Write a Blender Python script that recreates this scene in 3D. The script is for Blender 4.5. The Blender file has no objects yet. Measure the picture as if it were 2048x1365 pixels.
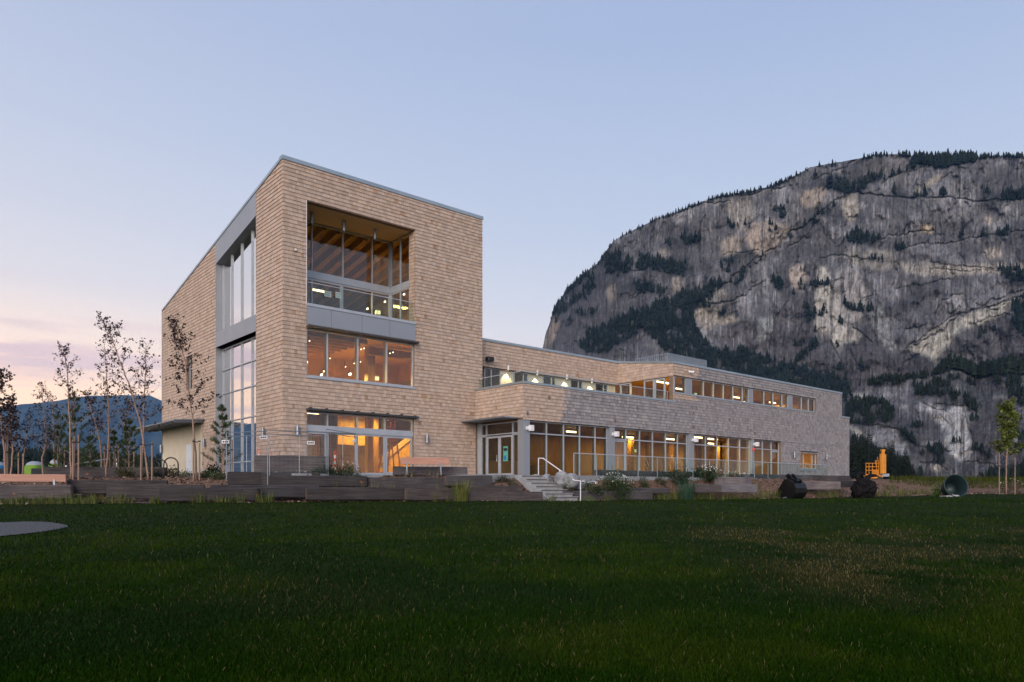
import bpy, bmesh, math, random
import numpy as np
from mathutils import Vector

# ---------------------------------------------------------------- camera, world, sun, exposure
SC = bpy.context.scene
COL = SC.collection
F, CX, YH, EYE = 1486.0, 1024.0, 983.0, 1.5          # focal length / principal column / horizon row of the 2048 px photograph
TH = math.radians(49.14)
S_, C_ = math.sin(TH), math.cos(TH)
CU, CV = -15.16, -34.49                                # camera position; X runs along the facade, Y into the building
RT = Vector((S_, -C_, 0)); FW = Vector((C_, S_, 0))   # camera right / forward on the ground
CAM_AZ = math.atan2(C_, S_)

cam = bpy.data.cameras.new('camera'); camo = bpy.data.objects.new('camera', cam); COL.objects.link(camo)
camo.location = (CU, CV, EYE); camo.rotation_euler = (math.pi/2, 0, -CAM_AZ)
cam.sensor_width = 36; cam.lens = 36*F/2048; cam.shift_y = (YH-682.5)/2048; cam.clip_end = 60000; cam.clip_start = .1
SC.camera = camo

SUN_AZ, SUN_EL = math.radians(194), math.radians(15)   # relative to the view, clockwise: the bright twilight sky behind the camera
sd = (RT*math.sin(SUN_AZ)+FW*math.cos(SUN_AZ)).normalized()*math.cos(SUN_EL)+Vector((0, 0, math.sin(SUN_EL)))
sun = bpy.data.lights.new('sun', 'SUN'); suno = bpy.data.objects.new('sun', sun); COL.objects.link(suno)
sun.energy = 3.0; sun.angle = math.radians(50); sun.color = (1, .86, .76)
suno.rotation_euler = sd.to_track_quat('Z', 'Y').to_euler()

W = bpy.data.worlds.new('World'); SC.world = W; W.use_nodes = True
nt = W.node_tree; N = nt.nodes; L = nt.links; N.clear()
def wn(t, **k):
    n = N.new(t)
    for a, b in k.items(): setattr(n, a, b)
    return n
def wmath(op, a, b=None, c=None, clamp=False):
    n = wn('ShaderNodeMath', operation=op, use_clamp=clamp)
    for i, q in enumerate((a, b, c)):
        if q is None: continue
        if isinstance(q, (int, float)): n.inputs[i].default_value = q
        else: L.new(q, n.inputs[i])
    return n.outputs[0]
def wramp(fac, stops):
    n = wn('ShaderNodeValToRGB'); cr = n.color_ramp
    while len(cr.elements) > 1: cr.elements.remove(cr.elements[-1])
    cr.elements[0].position = stops[0][0]; cr.elements[0].color = (*stops[0][1], 1)
    for p, c in stops[1:]:
        e = cr.elements.new(p); e.color = (*c, 1)
    L.new(fac, n.inputs[0]); return n.outputs[0]
def wmix(f, a, b, mode='MIX'):
    n = wn('ShaderNodeMix', data_type='RGBA', blend_type=mode)
    if isinstance(f, (int, float)): n.inputs[0].default_value = f
    else: L.new(f, n.inputs[0])
    for i, q in ((6, a), (7, b)):
        if isinstance(q, tuple): n.inputs[i].default_value = (*q, 1)
        else: L.new(q, n.inputs[i])
    return n.outputs[2]
sky = wn('ShaderNodeTexSky', sky_type='NISHITA', sun_disc=False)
sky.sun_elevation = math.radians(2.5); sky.sun_rotation = math.atan2(sd.x, sd.y); sky.air_density = 1; sky.dust_density = .6; sky.ozone_density = 3
tc = wn('ShaderNodeTexCoord'); sep = wn('ShaderNodeSeparateXYZ'); L.new(tc.outputs['Generated'], sep.inputs[0])
el = sep.outputs[2]
ramp = wramp(el, [(0, (.72, .61, .57)), (.10, (.67, .61, .60)), (.19, (.535, .545, .585)), (.32, (.385, .435, .54)), (.52, (.272, .335, .485)), (1, (.20, .26, .41))])
# sunset glow low in the west, to the left of the view
ga = math.radians(-54); gd = RT*math.sin(ga)+FW*math.cos(ga)
vd = wn('ShaderNodeVectorMath', operation='DOT_PRODUCT'); L.new(tc.outputs['Generated'], vd.inputs[0]); vd.inputs[1].default_value = gd
az = wmath('POWER', wmath('MULTIPLY_ADD', vd.outputs['Value'], .5, .5, True), 6.0)
low = wramp(el, [(0, (1, 1, 1)), (.12, (.95, .95, .95)), (.165, (.55, .55, .55)), (.24, (.12, .12, .12)), (.40, (0, 0, 0))])
ramp = wmix(wmath('MULTIPLY', wmath('MULTIPLY', az, 1.2, None, True), low, None, True), ramp, (1.18, .74, .42))
ramp = wmix(wmath('MULTIPLY', az, .20, None, True), ramp, (.80, .69, .62))
# thin streaks of cloud over the sunset
mp = wn('ShaderNodeMapping'); L.new(tc.outputs['Generated'], mp.inputs[0]); mp.inputs['Scale'].default_value = (1.6, 1.6, 14); mp.inputs['Rotation'].default_value = (.06, .10, 0)
nz = wn('ShaderNodeTexNoise'); L.new(mp.outputs[0], nz.inputs[0]); nz.inputs['Scale'].default_value = 2.3; nz.inputs['Detail'].default_value = 5; nz.inputs['Roughness'].default_value = .5
cl = wramp(nz.outputs[0], [(.47, (0, 0, 0)), (.60, (1, 1, 1))])
band = wramp(el, [(.03, (0, 0, 0)), (.09, (1, 1, 1)), (.19, (.85, .85, .85)), (.25, (0, 0, 0))])
cf = wmath('MULTIPLY', wmath('MULTIPLY', cl, band), wmath('MULTIPLY', az, 1.15, None, True), None, True)
ramp = wmix(wmath('MULTIPLY', cf, .95), ramp, (.60, .44, .45))
nz2 = wn('ShaderNodeTexNoise'); L.new(mp.outputs[0], nz2.inputs[0]); nz2.inputs['Scale'].default_value = 3.1; nz2.inputs['Detail'].default_value = 3
cl2 = wramp(nz2.outputs[0], [(.56, (0, 0, 0)), (.70, (1, 1, 1))])
band2 = wramp(el, [(.06, (0, 0, 0)), (.12, (1, 1, 1)), (.20, (0, 0, 0))])
ramp = wmix(wmath('MULTIPLY', wmath('MULTIPLY', wmath('MULTIPLY', cl2, band2), wmath('POWER', az, 2.0)), .75, None, True), ramp, (1.35, .85, .45))
nish = wmix(1.0, sky.outputs[0], (.09, .09, .09), 'MULTIPLY')
skyc = wmix(.90, nish, ramp)
bg = wn('ShaderNodeBackground'); L.new(skyc, bg.inputs[0]); bg.inputs[1].default_value = 1.03
wo = wn('ShaderNodeOutputWorld'); L.new(bg.outputs[0], wo.inputs[0])

SC.view_settings.view_transform = 'Standard'; SC.view_settings.look = 'None'; SC.view_settings.gamma = 1
SC.view_settings.exposure = 0.7; SC.view_settings.use_curve_mapping = False
cy = SC.cycles
cy.use_denoising = True
try: cy.denoiser = 'OPENIMAGEDENOISE'
except Exception: pass
cy.max_bounces = 8; cy.diffuse_bounces = 4; cy.glossy_bounces = 4; cy.transmission_bounces = 6; cy.transparent_max_bounces = 24; cy.volume_bounces = 0
cy.sample_clamp_indirect = 4; cy.caustics_reflective = False; cy.caustics_refractive = False

# ---------------------------------------------------------------- placing helpers
def rdir(px):
    k = (px-CX)/F
    return k*S_+C_, -k*C_+S_
def on_v(px, v):                       # X on the vertical plane Y = v, and the depth there
    a = rdir(px); t = (v-CV)/a[1]; return CU+a[0]*t, t
def on_u(px, u):
    a = rdir(px); t = (u-CU)/a[0]; return CV+a[1]*t, t
def at(px, d, py=None):                # a point d metres deep; py gives its height
    a = rdir(px); p = Vector((CU+a[0]*d, CV+a[1]*d, 0))
    if py is not None: p.z = EYE+(YH-py)*d/F
    return p
def zat(py, d): return EYE+(YH-py)*d/F
def cam_rf(x, y):
    dx, dy = x-CU, y-CV
    return dx*S_-dy*C_, dx*C_+dy*S_

# ---------------------------------------------------------------- mesh helpers
BASE = {}
def base_of(o): return BASE.get(o.name, Vector((0, 0, 0))) if o else Vector((0, 0, 0))
def tag(o, label=None, cat=None, group=None, kind=None):
    if label: o['label'] = label
    if cat: o['category'] = cat
    if group: o['group'] = group
    if kind: o['kind'] = kind
    return o
def empty(name, loc, label=None, cat=None, group=None):
    o = bpy.data.objects.new(name, None); COL.objects.link(o); o.location = loc; o.empty_display_size = .2
    BASE[o.name] = Vector(loc)
    return tag(o, label, cat, group)
class MB:
    def __init__(s): s.v = []; s.f = []; s.c = []
    def add(s, vs, fs, col=None):
        b = len(s.v); s.v += [tuple(p) for p in vs]; s.f += [tuple(i+b for i in f) for f in fs]
        s.c += [col or (1, 1, 1)]*len(fs)
        return s
    def hexa(s, p, col=None):          # p: 4 bottom points, 4 top points
        return s.add(p, [(0, 3, 2, 1), (4, 5, 6, 7), (0, 1, 5, 4), (1, 2, 6, 5), (2, 3, 7, 6), (3, 0, 4, 7)], col)
    def box(s, x0, x1, y0, y1, z0, z1, col=None):
        return s.hexa([(x0, y0, z0), (x1, y0, z0), (x1, y1, z0), (x0, y1, z0), (x0, y0, z1), (x1, y0, z1), (x1, y1, z1), (x0, y1, z1)], col)
    def obox(s, c, ax, ay, az, hx, hy, hz, col=None):   # oriented box: centre, three axes, half sizes
        c, ax, ay, az = Vector(c), Vector(ax)*hx, Vector(ay)*hy, Vector(az)*hz
        q = [c+i*ax+j*ay-az for i, j in ((-1, -1), (1, -1), (1, 1), (-1, 1))]
        return s.hexa(q+[p+2*az for p in q], col)
    def tube(s, pts, rs, n=8, cap=True, col=None):
        pts = [Vector(p) for p in pts]
        if isinstance(rs, (int, float)): rs = [rs]*len(pts)
        vs, fs = [], []
        up = None
        for i, p in enumerate(pts):
            t = (pts[min(i+1, len(pts)-1)]-pts[max(i-1, 0)])
            t = t.normalized() if t.length > 1e-9 else Vector((0, 0, 1))
            if up is None: up = Vector((1, 0, 0)) if abs(t.x) < .8 else Vector((0, 1, 0))
            a = t.cross(up); a = a.normalized() if a.length > 1e-6 else t.orthogonal().normalized()
            b = a.cross(t).normalized(); up = b
            for k in range(n):
                w = 2*math.pi*k/n; vs.append(p+(a*math.cos(w)+b*math.sin(w))*rs[i])
        for i in range(len(pts)-1):
            for k in range(n):
                fs.append((i*n+k, i*n+(k+1) % n, (i+1)*n+(k+1) % n, (i+1)*n+k))
        if cap: fs += [tuple(range(n-1, -1, -1)), tuple(range((len(pts)-1)*n, len(pts)*n))]
        return s.add(vs, fs, col)
    def lathe(s, o, ax, prof, n=24, col=None):          # prof: (radius, along axis)
        o, ax = Vector(o), Vector(ax).normalized(); a = ax.orthogonal().normalized(); b = ax.cross(a)
        vs = [o+ax*h+(a*math.cos(2*math.pi*k/n)+b*math.sin(2*math.pi*k/n))*r for r, h in prof for k in range(n)]
        fs = [(i*n+k, i*n+(k+1) % n, (i+1)*n+(k+1) % n, (i+1)*n+k) for i in range(len(prof)-1) for k in range(n)]
        return s.add(vs, fs, col)
    def prism(s, poly, axis_vec, col=None):             # planar polygon extruded
        m = len(poly); a = Vector(axis_vec)
        vs = [Vector(p) for p in poly]+[Vector(p)+a for p in poly]
        return s.add(vs, [tuple(range(m-1, -1, -1)), tuple(range(m, 2*m))]+[(i, (i+1) % m, m+(i+1) % m, m+i) for i in range(m)], col)
    def build(s, name, mat, parent=None, smooth=False, colors=False, fix=True, bevel=0):
        me = bpy.data.meshes.new(name); off = base_of(parent)
        me.from_pydata([(p[0]-off.x, p[1]-off.y, p[2]-off.z) for p in s.v], [], s.f); me.materials.append(mat)
        if colors:
            ca = me.color_attributes.new('Col', 'FLOAT_COLOR', 'CORNER')
            arr = np.ones((len(me.loops), 4), np.float32); k = 0
            for f, c in zip(s.f, s.c): arr[k:k+len(f), :3] = c; k += len(f)
            ca.data.foreach_set('color', arr.ravel())
        if fix or bevel:
            bm = bmesh.new(); bm.from_mesh(me)
            if fix: bmesh.ops.recalc_face_normals(bm, faces=bm.faces)
            if bevel: bmesh.ops.bevel(bm, geom=bm.edges[:], offset=bevel, segments=1, affect='EDGES', profile=.5)
            bm.to_mesh(me); bm.free()
        if smooth: me.polygons.foreach_set('use_smooth', [True]*len(me.polygons))
        o = bpy.data.objects.new(name, me); COL.objects.link(o)
        if parent: o.parent = parent
        BASE[o.name] = off
        return o
def solo(mb, name, mat, label, cat, group=None, loc=None, **k):     # a thing that is one mesh, origin at its base
    vs = np.array(mb.v); c = Vector((vs[:, 0].mean(), vs[:, 1].mean(), vs[:, 2].min())) if loc is None else Vector(loc)
    e = type('B', (), {})()
    mb.v = [(p[0]-c.x, p[1]-c.y, p[2]-c.z) for p in mb.v]
    o = mb.build(name, mat, None, **k); o.location = c; BASE[o.name] = c
    return tag(o, label, cat, group)
def raw_mesh(name, V, Fc, mat, nper, color=None, smooth=False, parent=None, kind=None):
    """fast mesh from numpy: V (n,3), Fc (m,nper), colour per vertex"""
    me = bpy.data.meshes.new(name); n, m = len(V), len(Fc)
    me.vertices.add(n); me.vertices.foreach_set('co', np.ascontiguousarray(V, np.float32).ravel())
    me.loops.add(m*nper); me.loops.foreach_set('vertex_index', np.ascontiguousarray(Fc, np.int32).ravel())
    me.polygons.add(m); me.polygons.foreach_set('loop_start', np.arange(0, m*nper, nper, dtype=np.int32))
    me.polygons.foreach_set('loop_total', np.full(m, nper, np.int32))
    if smooth: me.polygons.foreach_set('use_smooth', np.ones(m, bool))
    me.update(calc_edges=True)
    if color is not None:
        ca = me.color_attributes.new('Col', 'FLOAT_COLOR', 'POINT')
        a = np.ones((n, 4), np.float32); a[:, :3] = color; ca.data.foreach_set('color', a.ravel())
    me.materials.append(mat)
    o = bpy.data.objects.new(name, me); COL.objects.link(o)
    if parent: o.parent = parent
    if kind: o['kind'] = kind
    return o
def copy_tree(o, parent=None):
    kids = [c for c in bpy.data.objects if c.parent == o]
    c = o.copy(); COL.objects.link(c); c.parent = parent
    for k in kids: copy_tree(k, c)
    return c

# numpy value noise
def vnoise(x, y, seed=0):
    x = np.asarray(x, float); y = np.asarray(y, float)
    xi = np.floor(x).astype(np.int64); yi = np.floor(y).astype(np.int64); fx = x-xi; fy = y-yi
    fx = fx*fx*(3-2*fx); fy = fy*fy*(3-2*fy)
    def h(a, b):
        n = (a*374761393+b*668265263+seed*1274126177) & 0x7fffffff
        n = ((n ^ (n >> 13))*1274126177) & 0x7fffffff
        return ((n ^ (n >> 16)) & 0xffff)/65535.0
    return (h(xi, yi)*(1-fx)+h(xi+1, yi)*fx)*(1-fy)+(h(xi, yi+1)*(1-fx)+h(xi+1, yi+1)*fx)*fy
def fbm(x, y, seed=0, o=4, g=.5):
    r = 0; a = 1; t = 0
    for i in range(o):
        r = r+a*vnoise(np.asarray(x)*2**i, np.asarray(y)*2**i, seed+i*17); t += a; a *= g
    return r/t
def sstep(a, b, x):
    t = np.clip((np.asarray(x, float)-a)/(b-a), 0, 1); return t*t*(3-2*t)
# ---------------------------------------------------------------- materials
def new_mat(name):
    m = bpy.data.materials.new(name); m.use_nodes = True
    return m, m.node_tree.nodes, m.node_tree.links, m.node_tree.nodes['Principled BSDF']
def mixc(Nn, Lk, f, a, b, mode='MIX'):
    n = Nn.new('ShaderNodeMix'); n.data_type = 'RGBA'; n.blend_type = mode
    if isinstance(f, (int, float)): n.inputs[0].default_value = f
    else: Lk.new(f, n.inputs[0])
    for i, q in ((6, a), (7, b)):
        if isinstance(q, tuple): n.inputs[i].default_value = (*q[:3], 1)
        else: Lk.new(q, n.inputs[i])
    return n.outputs[2]
def noise_out(Nn, Lk, scale=(1, 1, 1), sc=5, det=4, rough=.55, coord='Object'):
    t = Nn.new('ShaderNodeTexCoord'); m = Nn.new('ShaderNodeMapping'); Lk.new(t.outputs[coord], m.inputs[0]); m.inputs['Scale'].default_value = scale
    z = Nn.new('ShaderNodeTexNoise'); Lk.new(m.outputs[0], z.inputs[0]); z.inputs['Scale'].default_value = sc; z.inputs['Detail'].default_value = det; z.inputs['Roughness'].default_value = rough
    return z.outputs[0]
def ramp_out(Nn, Lk, fac, a, b):
    n = Nn.new('ShaderNodeMapRange'); Lk.new(fac, n.inputs[0]); n.inputs[1].default_value = a; n.inputs[2].default_value = b
    return n.outputs[0]
def bump(Nn, Lk, B, h, strength=.3, dist=.01):
    b = Nn.new('ShaderNodeBump'); Lk.new(h, b.inputs['Height']); b.inputs['Strength'].default_value = strength; b.inputs['Distance'].default_value = dist
    Lk.new(b.outputs[0], B.inputs['Normal'])
def pmat(name, c1, c2=None, rough=.6, metal=0, scale=(1, 1, 1), sc=4, lo=.35, hi=.65, bstr=0, bdist=.01, spec=None, det=4, coord='Object'):
    """two colours mixed by noise, optional bump"""
    m, Nn, Lk, B = new_mat(name)
    c2 = c2 or tuple(x*.75 for x in c1)
    z = noise_out(Nn, Lk, scale, sc, det, coord=coord); f = ramp_out(Nn, Lk, z, lo, hi)
    Lk.new(mixc(Nn, Lk, f, c1, c2), B.inputs['Base Color']); B.inputs['Roughness'].default_value = rough; B.inputs['Metallic'].default_value = metal
    if spec is not None: B.inputs['Specular IOR Level'].default_value = spec
    if bstr: bump(Nn, Lk, B, z, bstr, bdist)
    return m
def attr_mat(name, rough=.8, sc=8, amount=.35, scale=(1, 1, 1), bstr=0, bdist=.02, spec=.3, det=5):
    """colour from the mesh's own colour attribute with fine noise on it"""
    m, Nn, Lk, B = new_mat(name)
    a = Nn.new('ShaderNodeAttribute'); a.attribute_name = 'Col'
    z = noise_out(Nn, Lk, scale, sc, det); f = ramp_out(Nn, Lk, z, .3, .7)
    k = mixc(Nn, Lk, f, (1-amount,)*3, (1+amount*.6,)*3)
    Lk.new(mixc(Nn, Lk, 1.0, a.outputs['Color'], k, 'MULTIPLY'), B.inputs['Base Color'])
    B.inputs['Roughness'].default_value = rough; B.inputs['Specular IOR Level'].default_value = spec
    if bstr: bump(Nn, Lk, B, z, bstr, bdist)
    return m
def glass_mat(name, tint=(.93, .95, .95), r0=.05, rough=0.0):
    """thin pane: Schlick reflection over straight transmission, the same from both sides"""
    m, Nn, Lk, B = new_mat(name); Nn.remove(B)
    t = Nn.new('ShaderNodeBsdfTransparent'); t.inputs[0].default_value = (*tint, 1)
    g = Nn.new('ShaderNodeBsdfGlossy'); g.inputs['Roughness'].default_value = rough; g.inputs[0].default_value = (1, 1, 1, 1)
    lw = Nn.new('ShaderNodeLayerWeight'); lw.inputs[0].default_value = .5
    pw = Nn.new('ShaderNodeMath'); pw.operation = 'POWER'; Lk.new(lw.outputs['Facing'], pw.inputs[0]); pw.inputs[1].default_value = 5
    ma = Nn.new('ShaderNodeMath'); ma.operation = 'MULTIPLY_ADD'; Lk.new(pw.outputs[0], ma.inputs[0]); ma.inputs[1].default_value = 1-r0; ma.inputs[2].default_value = r0
    x = Nn.new('ShaderNodeMixShader'); Lk.new(ma.outputs[0], x.inputs[0]); Lk.new(t.outputs[0], x.inputs[1]); Lk.new(g.outputs[0], x.inputs[2])
    Lk.new(x.outputs[0], Nn['Material Output'].inputs[0]); return m
def emit_mat(name, c, s):
    m, Nn, Lk, B = new_mat(name)
    B.inputs['Base Color'].default_value = (.8, .8, .8, 1); B.inputs['Emission Color'].default_value = (*c, 1); B.inputs['Emission Strength'].default_value = s
    return m

M = {}
M['shingle'] = attr_mat('cedar_shingle', .8, 9, .20, (14, 14, .6), .35, .006)
M['wall'] = pmat('sheathing', (.20, .14, .10), rough=.9)
M['frame'] = pmat('grey_aluminium', (.42, .45, .49), (.37, .40, .44), .42, .3, sc=2)
M['frame_dark'] = pmat('dark_aluminium', (.06, .065, .07), rough=.45, metal=.4)
M['panel'] = pmat('grey_metal_panel', (.32, .34, .37), (.29, .31, .345), .45, .45, sc=.6)
M['coping'] = pmat('metal_coping', (.36, .42, .46), (.30, .36, .40), .4, .6, sc=1)
M['glass'] = glass_mat('window_glass', (.74, .75, .73), .05)
M['glass_wing'] = glass_mat('clear_glass', (.66, .67, .65), .013)
M['glass_west'] = glass_mat('solar_glass', (.45, .47, .48), .80)
M['rail_glass'] = glass_mat('rail_glass', (.90, .95, .935), .015)
M['beige'] = pmat('beige_siding', (.60, .53, .41), (.55, .48, .37), .65, sc=1.5)
M['door_white'] = pmat('white_steel_door', (.62, .66, .72), (.58, .62, .68), .45)
M['ply'] = pmat('plywood', (.54, .33, .075), (.42, .24, .05), .55, scale=(1, 1, .18), sc=5)
M['ply_dark'] = pmat('dark_timber', (.30, .165, .036), (.20, .10, .02), .55, scale=(1, 1, .15), sc=6)
M['slat_brown'] = pmat('brown_slat', (.30, .15, .07), (.22, .10, .05), .6, scale=(1, 1, .1), sc=6)
M['slat_grey'] = pmat('slate_slat', (.16, .17, .19), rough=.6)
M['ceil_wood'] = pmat('ceiling_boards', (.40, .245, .06), (.30, .17, .04), .6, scale=(8, .5, 1), sc=2)
M['soffit_wood'] = pmat('soffit_boards', (.60, .46, .26), (.50, .36, .19), .6, scale=(.4, 9, 1), sc=2)
M['post_wood'] = pmat('timber_post', (.42, .30, .17), (.34, .23, .12), .6, scale=(3, 3, .2), sc=4)
M['floor_in'] = pmat('polished_floor', (.30, .24, .18), (.22, .17, .12), .3, sc=1)
M['roof'] = pmat('roof_membrane', (.22, .24, .26), rough=.85)
M['concrete'] = pmat('concrete', (.31, .315, .32), (.23, .235, .24), .85, sc=3, bstr=.2)
M['paving'] = pmat('paving', (.27, .28, .295), (.21, .22, .235), .85, sc=2, bstr=.1, spec=.04)
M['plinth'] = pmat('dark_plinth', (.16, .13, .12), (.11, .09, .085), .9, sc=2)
M['mulch'] = pmat('bark_mulch', (.105, .062, .044), (.27, .185, .14), .95, sc=16, lo=.42, hi=.68, bstr=1, bdist=.06, det=6, spec=.04)
M['gravel'] = pmat('gravel', (.07, .072, .075), (.17, .17, .175), .95, sc=26, lo=.4, hi=.7, bstr=.8, bdist=.03, det=6, spec=.04)
M['soil'] = pmat('lawn_soil', (.010, .020, .004), (.018, .026, .007), .95, sc=3, bstr=.5, bdist=.03, spec=.04)
M['ground'] = pmat('ground', (.05, .07, .03), (.11, .10, .06), .95, sc=.4, spec=.04)
M['grass'] = attr_mat('grass_blade', 1.0, 2, .1, spec=0)
M['leaf'] = attr_mat('leaf', .55, 6, .25, spec=.3)
M['bark_dark'] = pmat('dark_bark', (.035, .026, .022), rough=.9)
M['bark'] = pmat('birch_bark', (.34, .23, .18), (.19, .12, .09), .8, scale=(1, 1, 3), sc=9, bstr=.4)
M['stake'] = pmat('stake_wood', (.27, .185, .145), (.20, .13, .10), .8, scale=(4, 4, .4), sc=5)
M['rubber'] = pmat('black_strap', (.015, .015, .016), rough=.6)
M['bench'] = pmat('cedar_plank', (.44, .235, .17), (.34, .17, .12), .65, scale=(.6, .6, 8), sc=3, bstr=.2)
M['black_steel'] = pmat('black_steel', (.012, .012, .014), (.02, .02, .022), .42, .2)
M['galv'] = pmat('galvanised_steel', (.30, .33, .37), (.24, .27, .31), .4, .7)
M['white_paint'] = pmat('white_paint', (.72, .72, .74), (.66, .66, .68), .45)
M['orange'] = pmat('orange_paint', (.66, .255, .022), (.56, .21, .018), .42, sc=2)
M['red'] = pmat('orange_red_plastic', (.78, .075, .025), (.70, .06, .02), .5)
M['white_band'] = pmat('reflective_white', (.72, .72, .72), rough=.4)
M['ladder'] = pmat('ladder_fibreglass', (.62, .12, .035), rough=.5)
M['alu'] = pmat('bare_aluminium', (.60, .60, .60), rough=.35, metal=.7)
M['lime'] = pmat('lime_fabric', (.15, .27, .018), (.10, .20, .012), .7, sc=1.5)
M['tarp_grey'] = pmat('grey_tarp', (.30, .33, .37), (.24, .27, .31), .6)
M['blue'] = pmat('blue_tarp', (.02, .19, .42), (.015, .13, .33), .6)
M['stone'] = pmat('granite_boulder', (.27, .28, .295), (.15, .155, .165), .85, sc=4, bstr=.6, bdist=.03)
M['bucket'] = pmat('worn_black_paint', (.006, .006, .007), (.018, .016, .016), .36, .2, sc=3, lo=.5, hi=.75, bstr=.15)
M['bell'] = pmat('dark_green_patina', (.011, .027, .030), (.018, .040, .041), .5, .2, sc=3)
M['root'] = pmat('charred_driftwood', (.005, .0045, .005), (.014, .012, .014), .75, scale=(1, 1, 1), sc=6, bstr=.8, bdist=.05, spec=.1)
M['lamp_warm'] = emit_mat('warm_light', (1, .74, .40), 6)
M['lamp_spot'] = emit_mat('spot_light', (1, .80, .50), 7)
M['exit'] = emit_mat('exit_green', (.15, .8, .25), .35)
M['exit_white'] = emit_mat('exit_white', (.8, 1, .85), .8)
M['sign_white'] = pmat('sign_white', (.75, .75, .76), rough=.5)
M['sign_teal'] = pmat('poster_teal', (.05, .28, .26), (.12, .40, .30), rough=.5, sc=9)
M['ink'] = pmat('ink', (.02, .02, .025), rough=.6)
M['green_sign'] = pmat('sign_green', (.10, .42, .24), rough=.5)
M['cushion'] = pmat('yellow_rope', (.75, .50, .06), rough=.6)

# timber: weathered grey-brown with streaks, cracks and knots
def timber_mat(name, a, b, rust, sc):
    m, Nn, Lk, B = new_mat(name)
    t = Nn.new('ShaderNodeTexCoord'); oi = Nn.new('ShaderNodeObjectInfo')
    add = Nn.new('ShaderNodeVectorMath'); add.operation = 'MULTIPLY_ADD'
    Lk.new(oi.outputs['Random'], add.inputs[0]); add.inputs[1].default_value = (37, 51, 23); Lk.new(t.outputs['Object'], add.inputs[2])
    def nz(scale, s, d=5):
        mp_ = Nn.new('ShaderNodeMapping'); Lk.new(add.outputs[0], mp_.inputs[0]); mp_.inputs['Scale'].default_value = scale
        z = Nn.new('ShaderNodeTexNoise'); Lk.new(mp_.outputs[0], z.inputs[0]); z.inputs['Scale'].default_value = s; z.inputs['Detail'].default_value = d; return z.outputs[0]
    g = nz((.35, 1, 7), sc); blot = nz((1, 1, .8), 1.1, 3); kn = nz((1.3, 1.3, 2.6), 1.7, 2); crack = nz((.22, 1, 5), 3.1, 2)
    c = mixc(Nn, Lk, ramp_out(Nn, Lk, g, .3, .7), a, b)
    c = mixc(Nn, Lk, ramp_out(Nn, Lk, blot, .35, .75), c, mixc(Nn, Lk, 1.0, c, (.62, .62, .72), 'MULTIPLY'))
    c = mixc(Nn, Lk, ramp_out(Nn, Lk, kn, .69, .76), c, rust)
    cr = Nn.new('ShaderNodeMath'); cr.operation = 'ABSOLUTE'; sb = Nn.new('ShaderNodeMath'); sb.operation = 'SUBTRACT'; Lk.new(crack, sb.inputs[0]); sb.inputs[1].default_value = .5; Lk.new(sb.outputs[0], cr.inputs[0])
    c = mixc(Nn, Lk, ramp_out(Nn, Lk, cr.outputs[0], .012, .0), c, (.02, .016, .014))
    val = Nn.new('ShaderNodeMapRange'); Lk.new(oi.outputs['Random'], val.inputs[0]); val.inputs[3].default_value = .5; val.inputs[4].default_value = 1.6
    sn = Nn.new('ShaderNodeMath'); sn.operation = 'MULTIPLY'; Lk.new(oi.outputs['Random'], sn.inputs[0]); sn.inputs[1].default_value = 7.31
    frn = Nn.new('ShaderNodeMath'); frn.operation = 'FRACT'; Lk.new(sn.outputs[0], frn.inputs[0])
    c = mixc(Nn, Lk, 1.0, c, mixc(Nn, Lk, frn.outputs[0], (1.06, .98, .90), (.88, .98, 1.10)), 'MULTIPLY')
    hs = Nn.new('ShaderNodeHueSaturation'); Lk.new(c, hs.inputs['Color']); Lk.new(val.outputs[0], hs.inputs['Value'])
    Lk.new(hs.outputs[0], B.inputs['Base Color']); B.inputs['Roughness'].default_value = .85; B.inputs['Specular IOR Level'].default_value = .3
    bump(Nn, Lk, B, g, .5, .03); return m
M['timber'] = timber_mat('weathered_timber', (.082, .074, .074), (.036, .031, .031), (.20, .085, .04), 3.0)
M['timber_grey'] = timber_mat('pale_weathered_timber', (.165, .152, .158), (.10, .09, .09), (.14, .09, .06), 3.0)

M['timber_end'] = pmat('timber_end_grain', (.145, .092, .066), (.075, .05, .04), .9, sc=7)

def rock_mat():
    m, Nn, Lk, B = new_mat('granite_cliff')
    a = Nn.new('ShaderNodeAttribute'); a.attribute_name = 'Col'
    z1 = noise_out(Nn, Lk, (1, 1, .14), .17, 6, .68); z2 = noise_out(Nn, Lk, (1, 1, .5), .035, 5, .6)
    k = mixc(Nn, Lk, ramp_out(Nn, Lk, z1, .3, .7), (.50,)*3, (1.45,)*3)
    c = mixc(Nn, Lk, 1.0, a.outputs['Color'], k, 'MULTIPLY')
    Lk.new(c, B.inputs['Base Color']); B.inputs['Roughness'].default_value = .85; B.inputs['Specular IOR Level'].default_value = .25
    ad = Nn.new('ShaderNodeMath'); ad.operation = 'ADD'; Lk.new(z1, ad.inputs[0]); Lk.new(z2, ad.inputs[1])
    bump(Nn, Lk, B, ad.outputs[0], .9, 9.0); return m
M['rock'] = rock_mat()
M['conifer'] = attr_mat('conifer', .8, .3, .3, spec=.1)
M['hill'] = pmat('forested_hill', (.020, .030, .026), (.045, .055, .045), .95, sc=.004, lo=.4, hi=.6, spec=.05)
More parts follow.
